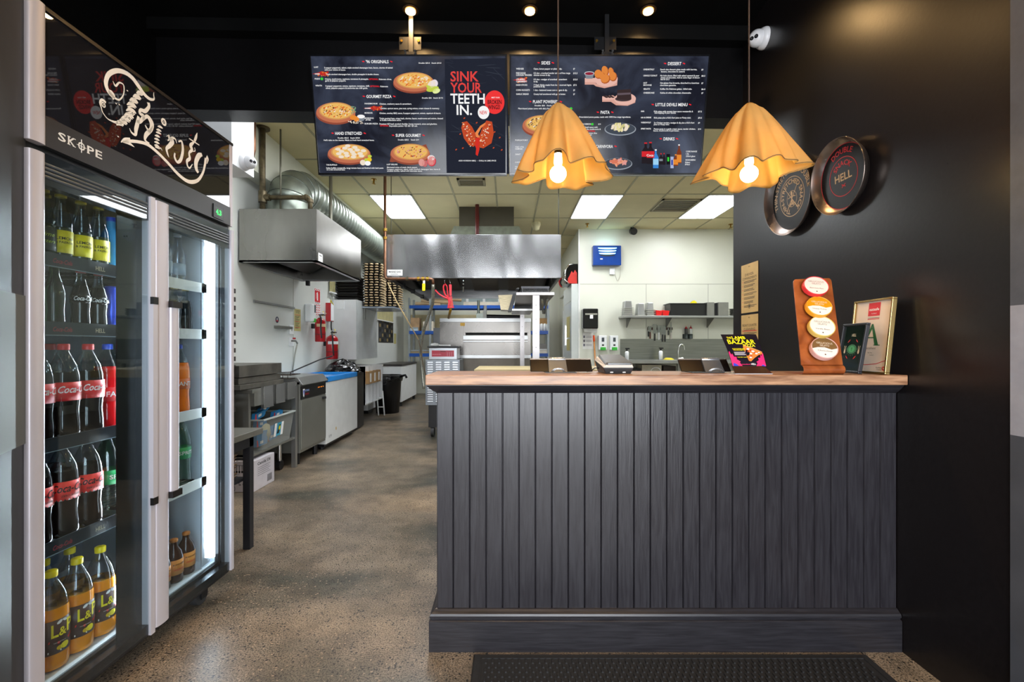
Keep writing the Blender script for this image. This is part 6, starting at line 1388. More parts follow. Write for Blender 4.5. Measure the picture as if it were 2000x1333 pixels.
for k in range(9):
    s = .006*math.sin(k*2.1); b.hexa([(-2.1, 2.36, .416+.018*k), (-1.60+s, 2.36+s, .416+.018*k), (-1.60+s, 2.66, .416+.018*k), (-2.1, 2.66, .416+.018*k)], [(-2.1, 2.36, .432+.018*k), (-1.61+s, 2.37, .430+.018*k), (-1.585+s, 2.66, .430+.018*k), (-2.1, 2.66, .432+.018*k)], KRAFT)
b.build('bags', t); MB().box(-1.86, -1.84, 2.355, 2.665, .415, .582, mat('string_white', '#e8e4da', .7)).build('tie', t)
# white carton with drawings
t = thing('carton', (-2.27, 3.87, 0), 'white printed cardboard box on the floor behind the low table', 'box')
MB().box(-2.5, -2.065, 3.70, 4.02, .001, .252, mat('carton_white', '#c8c4ca', .6)).build('carton_body', t, bevel=.003)
b = MB(); f_ = frame((-2.5, 3.70, 0), (1, 0, 0), (0, 0, 1))
b.text('20 L', f_, .215, .02, .022, INK, .001, bold=True); b.ring(.245, .03, .034, .037, f_, .001, INK, 24)
for k in range(4): a = .27+.022*k; b.rect(a, .17, a+.004, .215, f_, .001, INK); b.disc(a+.002, .165, .008, .01, f_, .001, INK, 10)
b.rect(.265, .215, .345, .219, f_, .001, INK); b.text('FRESH FROM', f_, .26, .142, .007, INK, .001)
for k in range(8): b.disc(.32+.03*math.sin(k*1.7), .06+.009*k, .012, .006, f_, .001, mat('carton_grey', '#77757c', .6), 8, k*.8)
f2_ = frame((-2.065, 3.70, 0), (0, 1, 0), (0, 0, 1)); b.text('Canola Oil', f2_, .05, .205, .024, INK, .001, width=.2, bold=True)
for k in range(5): b.rect(.05, .18-.016*k, .25-.02*(k % 2), .184-.016*k, f2_, .001, mat('carton_grey'))
for k in range(9): b.rect(.2+.009*k, .03, .204+.009*k, .09, f2_, .001, INK)
b.build('print', t)
# narrow rack of baskets edges at far left
t = thing('wire_rack', (-2.42, 3.75, .9), 'vertical rack of folded cartons seen just beside the fridge edge', 'rack')
b = MB()
for k in range(15):
    z = .66+.068*k; b.box(-2.56, -2.19, 3.58, 3.66, z, z+.036, mat('rack_dark', '#2e2a28', .5)); b.box(-2.21, -2.186, 3.576, 3.60, z+.004, z+.030, mat('rack_tan', '#8a7866', .6))
b.box(-2.215, -2.205, 3.60, 3.61, 0, 1.72, DARKM).box(-2.56, -2.55, 3.60, 3.61, 0, 1.72, DARKM).box(-2.56, -2.205, 3.655, 3.665, 0, .66, DARKM); b.build('stack', t)

# chip dump bench
db = thing('chip_bench', (-2.33, 4.1, 0), 'open stainless steel chip bench with hanging metal pockets', 'bench')
Y0, Y1 = 3.72, 4.50
b = MB().box(WL+.01, UX-.02, Y0, Y1, .80, .83, STEELD).box(WL+.01, UX-.05, Y0+.0, Y0+.03, .27, .80, STEELD).box(WL+.01, UX-.02, Y0, Y1, .28, .30, STEELD).box(WL+.01, WL+.02, Y0, Y1, .3, .8, STEELD); b.box(UX-.06, UX-.02, Y0+.03, Y1, .69, .80, STEELD)
b.build('bench_body', db, bevel=.002)
for x, y in ((UX-.03, Y1-.03), (WL+.04, Y1-.03), (WL+.04, Y0+.02)): MB().box(x-.02, x+.02, y-.02, y+.02, .0, .80, STEEL).build('leg', db)
for k in range(3):
    y0 = 3.85+.205*k; b = MB(); z0, z1 = .66, .845
    x1 = UX; b.box(x1-.004, x1, y0, y0+.17, z0+.012*k, z1, STEEL).box(x1-.02, x1, y0, y0+.004, z0+.012*k, z1, STEEL).box(x1-.02, x1, y0+.166, y0+.17, z0+.012*k, z1, STEEL).box(x1-.02, x1, y0, y0+.17, z0+.012*k, z0+.004+.012*k, STEEL)
    b.box(x1, x1+.003, y0, y0+.005, z0+.012*k, z1, mat('bright_edge', '#d8d8d4', .2, .9)).box(x1, x1+.003, y0, y0+.17, z0+.012*k, z0+.005+.012*k, mat('bright_edge')); b.build('hanging_pocket', db)
b = MB().cyl((UX-.13, Y1-.12, .06), (UX-.13, Y1-.12, .24), .02, n=10, mt=CHROME).cyl((UX-.15, Y1-.12, .045), (UX-.11, Y1-.12, .045), .045, n=16, mt=BLACKP); b.build('castor', db)
# stack of steel trays/baskets on the bench
t = thing('warming_tray', (-2.35, 4.2, .83), 'dark steel warming tray standing on the chip bench', 'tray')
for z0, z1, e in ((.835, .875, 0), (.877, .93, .03), (.935, 1.03, .02)):
    MB().box(WL+.03+e, UX-.06-e, 3.62+e, 4.32, z0, z1, mat('sooty_steel', '#6a675f', .4, .45, var=.2)).build('tray_level', t, bevel=.003)
t = thing('fryer_basket', (-2.3, 4.75, .9), 'dark fryer basket with a long raised handle', 'fryer basket'); BW = mat('burnt_wire', '#3a2e26', .5, .6)
b = MB()
for k in range(8): b.tube([(-2.5+.05*k, 4.44, .87), (-2.5+.05*k, 4.44, .905), (-2.5+.05*k, 4.62, .905)], .003, BW, 5)
for z in (.87, .905): b.tube([(-2.52, 4.43, z), (-2.12, 4.43, z), (-2.12, 4.64, z), (-2.52, 4.64, z)], .004, BW, 5, closed=True)
b.build('wire_cage', t); b = MB().tube([(-2.14, 4.47, .90), (-2.15, 4.5, .93), (-2.05, 4.95, 1.04), (-1.99, 5.15, 1.075)], .007, BLACKP, 6).tube([(-2.5, 4.4, .91), (-2.3, 4.48, .925), (-2.14, 4.53, .93)], .005, BW, 6); b.build('handle', t)
# deep fryer
df = thing('deep_fryer', (-2.33, 4.85, 0), 'stainless steel deep fryer cabinet with a black control strip', 'fryer')
Y0, Y1 = 4.53, 5.165
b = MB().box(WL+.01, UX-.004, Y0, Y1, .12, .83, STEELD); b.build('cabinet', df, bevel=.002)
b = MB(); b.hexa([(WL+.01, Y0, .83), (UX+.03, Y0, .80), (UX+.03, Y1, .80), (WL+.01, Y1, .83)], [(WL+.01, Y0, .885), (UX-.03, Y0, .875), (UX-.03, Y1, .875), (WL+.01, Y1, .885)], STEEL); b.build('top_tray', df, bevel=.003)
MB().box(UX-.004, UX+.004, Y0+.01, Y1-.01, .655, .785, BLACKP).build('control_strip', df)
b = MB(); f_ = frame((UX+.004, Y0, .655), (0, 1, 0), (0, 0, 1)); b.flat([(.05,.10),(.09,.10),(.08,.03),(.07,.015),(.055,.03)], f_, .001, mat('label_white')); b.flat([(.055,.085),(.085,.085),(.07,.03)], f_, .0016, mat('leaflet_blue')); b.text('FRYMAX', f_, .10, .07, .02, mat('logo_blue_grey', '#8aa0d0', .5), .001, width=.1, bold=True); b.text('SERIES', f_, .10, .035, .018, mat('dull_red_print'), .001, width=.09, bold=True)
AM = mat('amber_light', '#ff8a20', .4, emis=1.2, var=0)
for a in (.42, .45, .49, .51, .55): b.disc(a, .085, .008, .005, f_, .001, AM, 10)
b.build('control_print', df)
d = MB().box(UX-.004, UX+.006, Y0+.015, Y1-.012, .15, .645, STEELD).build('door', df, bevel=.002); MB().box(UX+.006, UX+.03, Y1-.12, Y1-.06, .60, .625, BLACKP).build('door_handle', d)
for y in (Y0+.06, Y1-.15): 
    for x in (UX-.06, WL+.08): MB().cyl((x, y, 0), (x, y, .12), .025, n=12, mt=BLACKP).build('foot', df)
# chest freezer with blue rim
cf = thing('chest_freezer', (-2.34, 5.7, 0), 'white chest freezer with a bright blue rim', 'freezer'); Y0, Y1 = 5.172, 6.24
MB().box(WL+.01, UX, Y0, Y1, .07, .775, mat('freezer_white', '#d4d6d4', .3, var=.03)).build('body', cf, bevel=.004)
BR_ = mat('blue_freezer_rim', '#1e8ade', .3); b = MB()
for a in ((WL+.01, UX+.008, Y0-.0, Y0+.035), (WL+.01, UX+.008, Y1-.04, Y1), (UX-.05, UX+.008, Y0, Y1), (WL+.01, WL+.05, Y0, Y1)): b.box(*a, .775, .835, BR_)
b.build('rim', cf, bevel=.006)
b = MB().box(WL+.05, UX-.05, Y0+.035, Y1-.04, .79, .80, mat('freezer_glass', '#b8ccd0', .08)); b.box(WL+.05, UX-.05, 5.66, 5.69, .80, .815, mat('label_white')); b.build('sliding_lid', cf)
b = MB(); f_ = frame((UX, Y0, 0), (0, 1, 0), (0, 0, 1)); b.disc(.30, .20, .014, .020, f_, .001, mat('gold_sticker', '#c8a040', .5), 14); b.text('R290', f_, .08, .13, .03, mat('carton_grey'), .001)
for x_, z_ in ((.35, .66), (.62, .70)): b.disc(x_, z_, .006, .012, f_, .001, mat('label_white'), 8)
b.build('sticker', cf); MB().box(WL+.04, UX-.03, Y0+.02, Y1-.02, .035, .07, BLACKP).build('plinth', cf)
for y in (Y0+.08, Y1-.08): MB().cyl((UX-.08, y, 0), (UX-.08, y, .036), .03, n=12, mt=BLACKP).build('foot', cf)
# black film bundle on the freezer
def mat_film(): return mat('black_film', '#121214', .12, coat=.5, bump=1.0, scale=14)
b = MB(); rr_ = random.Random(4); n, m = 26, 9; v = []; cx_, cy_ = -2.36, 6.50
for i in range(m+1):
    s = i/m
    for k in range(n): a = 2*PI*k/n; q = (1-s**2.4)*(1+.10*rr_.uniform(-1, 1)); v.append((cx_+.24*q*math.cos(a), cy_+.25*q*math.sin(a), .80+.20*s+.012*rr_.uniform(-1, 1)*(s > 0)))
b.add(v, [(i*n+k, i*n+(k+1) % n, (i+1)*n+(k+1) % n, (i+1)*n+k) for i in range(m) for k in range(n)]+[tuple((m)*n+k for k in range(n))], mat_film(), False); b.box(cx_-.22, cx_+.22, cy_-.24, cy_+.24, .02, .80, BLACKP)
o = b.build('film_wrapped_box'); tag(o, 'bin wrapped in crumpled black plastic film behind the blue-rimmed freezer', 'wrapped box')
# white pigeonhole rack with cartons
pr_ = thing('pigeonhole_rack', (-2.35, 7.1, .3), 'white pigeonhole rack between the freezer and the black bin', 'rack')
b = MB(); b.box(WL+.01, -2.14, 6.80, 6.815, .30, .88, WHITE).box(WL+.01, WL+.02, 6.8, 7.75, .30, .88, WHITE).box(WL+.01, -2.14, 6.8, 7.75, .30, .315, WHITE).box(WL+.01, -2.14, 6.8, 7.75, .60, .612, WHITE)
for k in range(6): y = 6.8+.187*k; b.box(WL+.01, -2.14, y, y+.012, .30, .88, WHITE)
b.build('dividers', pr_)
for k, y in enumerate((6.86, 7.08, 7.30)):
    o = MB().box(-2.30, -2.10, y, y+.19, .613, .80, TAN).box(-2.099, -2.097, y+.05, y+.12, .64, .77, mat('label_white')).build('small_carton'); tag(o, 'small brown carton standing in the white rack, %s of three' % ['nearest', 'middle', 'farthest'][k], 'carton', 'small brown cartons in the white rack')
t = thing('folding_stool', (-2.2, 7.55, 0), 'folded white metal stool legs leaning beside the black bin', 'stool'); b = MB()
for dx_ in (0, .10): b.tube([(-2.25+dx_, 7.78, .42), (-2.20+dx_, 7.72, .01)], .012, WHITEP, 8)
b.tube([(-2.25, 7.78, .42), (-2.15, 7.78, .42)], .012, WHITEP, 8); b.tube([(-2.215, 7.745, .15), (-2.115, 7.745, .15)], .009, WHITEP, 8); b.build('legs', t)
# black bin
bn = thing('rubbish_bin', (-2.0, 8.05, 0), 'round black plastic rubbish bin with a bag over its rim', 'bin')
BX, BY = X(757, 8.15), 8.15
MB().lathe([(0,.01),(.195,.01),(.20,.0),(.245,.60),(.25,.63),(.235,.64)], (BX, BY, 0), BLACKP, 32).build('tub', bn)
b = MB(); b.lathe([(.252,.56),(.262,.60),(.268,.66),(.25,.672),(.235,.66),(.2,.58)], (BX, BY, 0), mat('bin_bag', '#0e0e10', .18, bump=.8, scale=30), 40, rmod=lambda a, z: 1+.03*math.sin(a*9+z*30)); b.tube([(BX+.25, BY-.05, .65), (BX+.33, BY-.05, .67), (BX+.35, BY-.04, .62)], .022, mat('bin_bag'), 6); b.build('bag', bn)
MB().tube(smooth([(BX-.03-.02, BY-.235, .58), (BX-.04, BY-.262, .53), (BX+.04, BY-.262, .53), (BX+.05, BY-.235, .58)], 4), .01, mat('dark_handle', '#26262a', .3), 8).build('handle', bn)
# second white freezer with black top
f2_ = thing('low_freezer', (-2.33, 9.6, 0), 'long low white freezer with a dark top beyond the black bin', 'freezer')
MB().box(WL+.01, -2.09, 8.9, 10.35, .09, .79, WHITE).build('body', f2_, bevel=.004); MB().box(WL+.005, -2.08, 8.89, 10.36, .79, .83, mat('dark_top', '#3a3634', .4)).build('lid', f2_)
for y in (9.0, 10.25): MB().cyl((-2.13, y, 0), (-2.13, y, .09), .03, n=10, mt=BLACKP).build('foot', f2_)
t = thing('white_cupboard', (-2.35, 8.3, 0), 'low white cupboard behind the black bin', 'cupboard'); MB().box(WL+.01, -2.45, 7.95, 8.88, .06, .80, WHITE).build('carcass', t); MB().box(WL+.005, -2.44, 7.9, 8.88, .80, .83, mat('cream_top', '#c8c4b4', .4)).build('worktop', t); MB().box(-2.58, -2.46, 7.99, 8.2, .0, .06, BLACKP).build('plinth', t)
# blue plastic packs in the clear tub on the bench's lower shelf
tub = thing('storage_tub', (-2.3, 4.1, .30), 'cloudy plastic tub on the lower shelf of the chip bench', 'tub'); TBM = glass('cloudy_plastic', '#d8dcd8', .1, .15, haze=.22)
Y0, Y1 = 3.84, 4.40; x0, x1 = WL+.05, UX-.0
b = MB(); e = .004; z0, z1 = .302, .56
for q0, q1 in (((x0+.03, Y0+.03), (x1-.03, Y0+.03)), ((x1-.03, Y0+.03), (x1-.03, Y1-.03)), ((x1-.03, Y1-.03), (x0+.03, Y1-.03)), ((x0+.03, Y1-.03), (x0+.03, Y0+.03))):
    def outw(p): return (p[0]+(.03 if p[0] > (x0+x1)/2 else -.03), p[1]+(.03 if p[1] > (Y0+Y1)/2 else -.03))
    b.add([(q0[0], q0[1], z0), (q1[0], q1[1], z0), (*outw(q1), z1), (*outw(q0), z1)], [(0, 1, 2, 3)], TBM)
b.add([(x0+.03, Y0+.03, z0), (x1-.03, Y0+.03, z0), (x1-.03, Y1-.03, z0), (x0+.03, Y1-.03, z0)], [(0, 3, 2, 1)], TBM); b.build('tub_body', tub)
b = MB()
for a in ((x0-.01, x1+.015, Y0-.01, Y0+.004), (x0-.01, x1+.015, Y1-.004, Y1+.01), (x0-.01, x0+.004, Y0, Y1), (x1-.004, x1+.015, Y0, Y1)): b.box(*a, z1-.004, z1+.008, mat('tub_rim', '#b8c0bc', .3))
b.build('rim', tub)
b = MB(); f_ = frame((x1-.016, Y0+.20, .38), (0, 1, 0), (.12, 0, 1)); b.rect(0, 0, .16, .12, f_, .002, mat('sticker_teal', '#3a9ab8', .5)); b.rect(0, 0, .04, .12, f_, .003, mat('label_white')); b.rect(.12, 0, .16, .12, f_, .003, mat('label_white')); b.flat([(.05,.02),(.08,.1),(.11,.1),(.09,.02)], f_, .003, INK); b.disc(.09, .07, .015, .02, f_, .004, LPY, 10); b.build('sticker', tub)
PKB = mat('pack_blue', '#2a8ac8', .5)
k = 0
for (y, z, a, rx) in ((3.92, .57, .15, .1), (4.08, .585, .35, -.15), (4.22, .545, .05, .2), (4.0, .50, -.1, .05), (3.95, .34, 0, 0), (4.18, .34, .05, 0)):
    f_ = frame((x1-.10-.03*(k % 2), y-.075, z-.015), (0, math.cos(a), math.sin(a)), (rx, 0, 1)); t = thing('paper_carton_pack', (x1-.1, y, z-.03), ['flat blue carton pack lying near the front of the plastic tub', 'flat blue carton pack sticking highest out of the tub', 'flat blue carton pack at the far end of the tub', 'flat blue carton pack half sunk in the middle of the tub', 'blue carton pack seen through the near side of the tub', 'blue carton pack seen through the far side of the tub'][k], 'carton pack', 'blue cartons in the tub')
    b = MB(); b.prism([(0, 0), (.15, 0), (.17, .02), (.16, .055), (.0, .06)] if k < 4 else [(0, 0), (.17, 0), (.17, .12), (0, .12)], f_, .03, PKB); b.rect(.05, .018, .10, .042, f_, .031, mat('label_white')); b.flat([(.0, .0), (.03, .0), (.015, .055), (0, .06)], f_, .031, REDP); b.build('pack', t); k += 1
b = MB().lathe([(0,.30),(.05,.31),(.08,.40),(.07,.48),(0,.52)], (x1-.14, 4.07, 0), mat('cream_bag', '#cfc49a', .6), 14); o = b.build('cream_bag'); tag(o, 'cream coloured bag seen through the plastic tub', 'bag')
# ============================================================ KITCHEN, CENTRE
# control box with louvres on castors
cb = thing('control_cabinet', (-.85, 6.1, 0), 'grey louvred machine cabinet with a red control panel on castors', 'machine')
Y0 = 5.88; x0, x1 = X(831, Y0), X(898, Y0); LG2 = mat('light_grey_metal', '#8a9096', .35, .4); LV = mat('louvre_light', '#b4b8bc', .35, .3)
zt, zb = Z(703, Y0), Z(792, Y0)
MB().box(x0, x1, Y0, Y0+.5, zb, zt, LG2).build('housing', cb, bevel=.003)
b = MB()
for c in range(4):
    for r in range(19):
        xx = x0+.025+.108*c; z = zt-.045-.0295*r
        if z < zb+.02: continue
        b.hexa([(xx, Y0-.010, z), (xx+.07, Y0-.010, z), (xx+.072, Y0, z), (xx-.002, Y0, z)], [(xx+.004, Y0-.002, z+.018), (xx+.066, Y0-.002, z+.018), (xx+.07, Y0, z+.020), (xx, Y0, z+.020)], LV)
        b.box(xx-.002, xx+.072, Y0-.009, Y0-.0005, z-.004, z, DARKM)
b.build('louvres', cb)
xa, xb2 = X(838, Y0), X(893, Y0); z1 = Z(680, Y0)
MB().box(xa, xb2, Y0-.005, Y0+.3, zt+.001, z1, mat('panel_surround', '#b8bcc0', .3, .5)).build('control_head', cb, bevel=.006)
b = MB().box(X(843.5, Y0), X(887, Y0), Y0-.0075, Y0-.005, Z(697, Y0), Z(685, Y0), mat('red_control_face', '#a81e34', .3)); f_ = frame((X(843.5, Y0), Y0-.0076, Z(697, Y0)), (1, 0, 0), (0, 0, 1))
b.rect(.11, .062, .18, .07, f_, .001, INK)
for k, ch in enumerate('HUSSEL'): b.text(ch, f_, .012+.020*k, .022, .014, mat('pale_pink_print', '#d89aa0', .5), .001, bold=True)
for k in range(3):
    for j in range(3): b.ring(.20+.028*k, .014+.018*j, .005, .0065, f_, .001, mat('pale_pink_print'), 10)
b.build('control_face', cb)
MB().box(xa-.02, xb2+.02, Y0-.01, Y0+.32, z1+.001, z1+.02, DARKM).build('shelf_plate', cb)
MB().box(x0+.03, x1-.02, Y0+.05, Y0+.45, .13, zb, BLACKP).build('stand', cb)
for x in (x0+.08, x1-.08):
    b = MB().cyl((x-.02, Y0+.1, .065), (x+.02, Y0+.1, .065), .065, n=20, mt=RUBBER).box(x-.03, x+.03, Y0+.06, Y0+.14, .12, .135, DARKM); b.build('castor', cb)
t = thing('scrubbing_brush', (X(848, 6.0), 6.0, z1+.021), 'white bristle brush lying on the control cabinet', 'brush'); b = MB().lathe([(0,0),(.055,.004),(.06,.025),(.04,.042),(0,.045)], (X(849, 6.0), 6.0, z1+.021), mat('bristle_white', '#e0e0dc', .8, bump=1, scale=90), 16, rmod=lambda a, z: 1+.12*math.sin(a*8)); b.build('bristles', t); MB().tube([(X(853, 6), 6.0, z1+.035), (X(880, 6), 6.02, z1+.03)], .010, mat('label_white'), 8).build('handle', t)
# oven
ov = thing('deck_oven', (-.31, 6.9, 0), 'large stainless steel pizza oven with a long slot opening', 'oven'); OY = 6.45
OST = mat('oven_steel', '#716e6a', .27, 1., var=.14, scale=2.2, rvar=.4, bump=.12); x0, x1 = X(859, OY), X(1037, OY); zt = Z(622, OY)
b = MB().box(x0, x1, OY+.03, 7.6, .72, zt, OST); b.build('body', ov, bevel=.003)
MB().box(x0-.0, x1, OY-.01, OY+.03, Z(629, OY), zt, STEEL).build('top_lip', ov)
b = MB().box(x0, X(905, OY), OY, OY+.03, Z(694, OY), Z(629, OY)-.002, OST).box(X(907, OY), X(1034, OY), OY, OY+.03, Z(650, OY), Z(629, OY)-.002, OST).box(X(907, OY), X(1034, OY), OY, OY+.03, Z(694, OY), Z(669, OY), OST); b.build('front_panel', ov)
MB().box(X(909, OY), X(1030, OY), OY+.022, OY+.032, Z(655, OY), Z(650, OY), mat('oven_dark_slot', '#080808', .7)).build('slot', ov)
d = MB().box(X(905, OY), X(1031, OY), OY-.03, OY-.01, Z(664, OY), Z(656, OY), STEEL).box(X(905, OY), X(1031, OY), OY-.035, OY-.005, Z(668.5, OY), Z(666, OY), STEEL).build('door', ov, bevel=.002)
MB().box(x0-.03, x1, OY-.025, OY+.03, Z(700, OY), Z(694, OY), STEEL).build('lower_lip', ov, bevel=.002)
MB().box(X(904, OY), x1, OY+.0, OY+.03, .72, Z(701, OY), mat('stained_steel', '#7d766b', .5, .5, var=.15, scale=3)).build('lower_panel', ov)
MB().box(X(899, OY), X(908, OY), OY-.004, OY, Z(637, OY), Z(631, OY), mat('brass_window', '#8a6a20', .3, .6)).build('gauge_window', ov)
for x in (x0+.06, x1-.06):
    for y in (OY+.1, 7.5): MB().box(x-.03, x+.03, y-.03, y+.03, 0, .72, STEELD).build('leg', ov)
MB().cyl((X(901, OY), OY-.02, Z(708, OY)), (X(901, OY), OY, Z(708, OY)), .02, n=12, mt=RED).build('red_knob', ov)
b = MB(); b.hexa([(X(845, 6.5), 6.52, .72), (x0-.005, 6.52, .72), (x0-.005, 7.4, .72), (X(845, 6.5), 7.4, .72)], [(X(846, 6.5), 6.52, Z(641, 6.5)), (x0-.005, 6.52, Z(641, 6.5)), (x0-.005, 7.4, Z(641, 6.5)), (X(846, 6.5), 7.4, Z(641, 6.5))], mat('side_grey_panel', '#6c6e70', .4, .5)); b.build('side_panel', ov)
# pale board on the prep bench
pb = thing('prep_bench', (.0, 4.0, 0), 'prep bench with a pale board top behind the service counter', 'bench'); BY_ = 4.0
MB().box(X(926, BY_), 1.0, BY_, BY_+.7, Z(727, BY_)-.05, Z(722, BY_), mat('pale_board', '#c4b184', .5)).build('worktop', pb, bevel=.003); MB().box(X(935, BY_), .95, BY_+.04, BY_+.66, 0, Z(727, BY_)-.05, STEELD).build('cabinet', pb)
# stainless over-shelf with black trays
os_ = thing('steel_gantry_shelf', (.3, 4.5, 0), 'tall stainless steel gantry shelf on square posts behind the counter', 'shelf'); Y = 4.2
ALS = mat('satin_steel', '#928f8f', .32, .9, var=.06)
zt = Z(571, Y); MB().box(X(1008, Y), X(1083, Y), Y, 6.0, zt-.028, zt, ALS).build('shelf_board', os_, bevel=.002)
PZ = Z(722, BY_)
for px, yy, w_ in ((1047, Y+.005, .062), (1020, 5.85, .055)):
    zb_ = PZ+.001 if yy < 4.7 else 0; x = X(px, yy); b = MB().box(x-w_/2, x+w_/2, yy, yy+.05, zb_, zt-.029, ALS); 
    for k in range(4): b.cyl((x, yy-.002, zt-.12-.13*k), (x, yy+.001, zt-.12-.13*k), .004, n=8, mt=DARKM)
    b.build('post', os_)
MB().box(X(1000, 5.3), X(1040, 5.3), 5.2, 5.9, Z(605, 5.3)-.02, Z(605, 5.3), STEEL).build('lower_shelf', os_)
b = MB()
for k in range(2): b.tube([(X(1052, 4.8)+.05*k, 4.3, zt-.06), (X(1075, 4.8)+.02*k, 5.8, zt-.08)], .012, STEELD, 8)
b.build('support_rail', os_)
t = thing('vented_crate', (X(1045, 4.4), 4.4, zt), 'low black perforated tray on top of the steel gantry shelf', 'tray'); xx0, xx1 = X(1019, 4.3), X(1072, 4.3)
b = MB(); z1 = zt+.068; b.box(xx0, xx1, 4.32, 4.335, zt+.001, zt+.014, BLACKP).box(xx0-.006, xx1+.006, 4.31, 4.345, z1-.02, z1, mat('tray_dark_grey', '#33343a', .3)).box(xx0, xx1, 4.7, 4.71, zt+.001, z1, BLACKP).box(xx0, xx0+.01, 4.32, 4.71, zt+.001, z1, BLACKP).box(xx1-.01, xx1, 4.32, 4.71, zt+.001, z1, BLACKP).box(xx0, xx1, 4.32, 4.71, zt+.001, zt+.006, BLACKP)
for k in range(17): a = xx0+.01+(xx1-xx0-.03)*k/16; b.box(a, a+.006, 4.322, 4.332, zt+.01, z1-.015, BLACKP)
b.box(xx0, xx1, 4.322, 4.332, zt+.030, zt+.036, BLACKP); b.build('basket', t); b = MB().tube([(xx0-.03, 4.4, zt+.05), (xx0-.035, 4.5, zt+.06), (xx0-.02, 4.6, zt+.02)], .018, BLACKP, 8); b.build('side_clip', t)
t = thing('leaning_steel_tray', (X(990, 5.0), 5.0, 1.55), 'bronze-tinted ribbed steel tray tilting off the left of the gantry shelf', 'tray'); Yq = 5.3
q = [hxp(973, 577, Yq), hxp(1001, 576, Yq), hxp(995, 606, Yq), hxp(978, 605, Yq)]
b = MB(); dd = Vector((0, .25, 0)); b.hexa([q[3], q[2], q[2]+dd, q[3]+dd], [q[0], q[1], q[1]+dd, q[0]+dd], mat('bronze_tray', '#8a8068', .3, .8, scale=20, stretch=(1, 1, 8), var=.15)); b.build('tray_body', t)
b = MB(); q = [hxp(1002, 573, Yq-.1), hxp(1009, 574, Yq-.1), hxp(999, 608, Yq-.1), hxp(992, 608, Yq-.1)]; dd = Vector((0, .2, 0)); b.hexa([q[3], q[2], q[2]+dd, q[3]+dd], [q[0], q[1], q[1]+dd, q[0]+dd], BLACKP); b.build('dark_edge', t)
# blue shelving unit at the back
SY = 10.5; sh = thing('blue_shelving', (-.6, SY, 0), 'blue and galvanised shelving unit across the back of the kitchen', 'shelving')
X0, X1 = X(797, SY), X(1073, SY)
for x in (X0, X1-.05, X(838, SY)): 
    for y in (SY, SY+.5): MB().box(x, x+.05, y, y+.04, 0, 2.3, mat('galv_post', '#9aa0a0', .4, .6)).build('post', sh)
shz = []
for py, xr in ((603, X1), (653, X1), (697, X1), (560, X1)):
    z = Z(py, SY)
    if py == 560: continue
    b = MB().box(X0+.03, X1-.03, SY-.01, SY+.02, z, z+.075, BLUE).box(X0+.03, X1-.03, SY+.5, SY+.53, z, z+.075, BLUE).box(X0+.03, X1-.03, SY, SY+.5, z+.055, z+.07, mat('shelf_timber', '#b8a888', .7)); b.build('shelf', sh); shz.append(z+.071)
def bx(name, label, cat, px0, px1, pyt, shelf, m_, d=.3, grp=None, lid=None, y=None):
    y = y or SY+.06; z0 = shz[shelf]; x0, x1 = X(px0, y), X(px1, y); z1 = Z(pyt, y); t = thing(name, ((x0+x1)/2, y+d/2, z0), label, cat, grp)
    MB().box(x0, x1, y, y+d, z0+.001, z1, m_).build('body', t, bevel=.004)
    if lid: MB().box(x0-.01, x1+.01, y-.01, y+d+.01, z1, z1+.02, lid).build('lid', t)
    return t
CB = mat('cardboard_roll', '#b09878', .8)
for k, (p0, p1, py) in enumerate(((812, 860, 594), (822, 880, 588), (835, 900, 582))):
    z = Z(py, SY+.2); b = MB().cyl((X(p0, SY+.2), SY+.15+.08*k, z), (X(p1, SY+.2), SY+.2+.08*k, z-.03), .045, n=12, mt=CB); o = b.build('cardboard_roll'); tag(o, 'brown cardboard roll on the top blue shelf, %s of three' % ['lowest', 'middle', 'uppermost'][k], 'roll', 'cardboard rolls on the top shelf')
bx('flat_carton', 'long flat pale carton on the top blue shelf behind the red utensils', 'carton', 905, 975, 590, 0, mat('pale_carton', '#b8b0a0', .7))
bx('white_crate', 'white crate on the top blue shelf near the gantry', 'crate', 985, 1010, 580, 0, WHITEP)
bx('brown_sack', 'brown paper sack on the middle blue shelf at the left', 'sack', 800, 818, 621, 1, KRAFT)
bx('kitchen_scale', 'pale blue kitchen scale on the middle blue shelf', 'scale', 801, 816, 641, 1, mat('scale_blue', '#b8ccd8', .3), d=.2, lid=CHROME, y=SY+.01)
bx('flour_bag', 'white flour bag on the middle blue shelf', 'bag', 826, 845, 628, 1, mat('flour_bag', '#ddd4c4', .7)); bx('storage_jar', 'tall clear storage jar behind the flour bag', 'jar', 838, 846, 618, 1, mat('jar_grey', '#9aa0a0', .2), y=SY+.38, d=.1)
bx('plastic_container', 'low clear container of food on the lowest blue shelf', 'container', 802, 838, 686, 2, mat('container_tan', '#9a8a6a', .4), lid=mat('clear_shelf'))
bx('brown_carton', 'wide brown carton on the upper right of the blue shelving', 'carton', 1052, 1071, 622, 1, TAN, y=SY+.2) 
for k in range(4):
    x = X(1052+6*k, SY+.05); z = shz[1]; o = MB().lathe([(.0, 0), (.035, 0), (.035, .15), (.025, .17), (0, .175)], (x, SY+.05, z+.001), WHITEP, 14).build('white_tub_bottle'); tag(o, 'small white plastic bottle on the right end of the middle blue shelf, %s from left' % ['first', 'second', 'third', 'last'][k], 'bottle', 'small white bottles on the blue shelving')
bx('white_tub', 'white tub with lid on the lowest right blue shelf', 'tub', 1053, 1069, 684, 2, mat('cream_tub', '#d8d2c4', .4), lid=WHITEP)
bx('grey_box', 'grey box between the two right-hand blue shelves', 'box', 1053, 1068, 672, 2, mat('grey_box', '#a09c98', .5), y=SY+.35, d=.12)
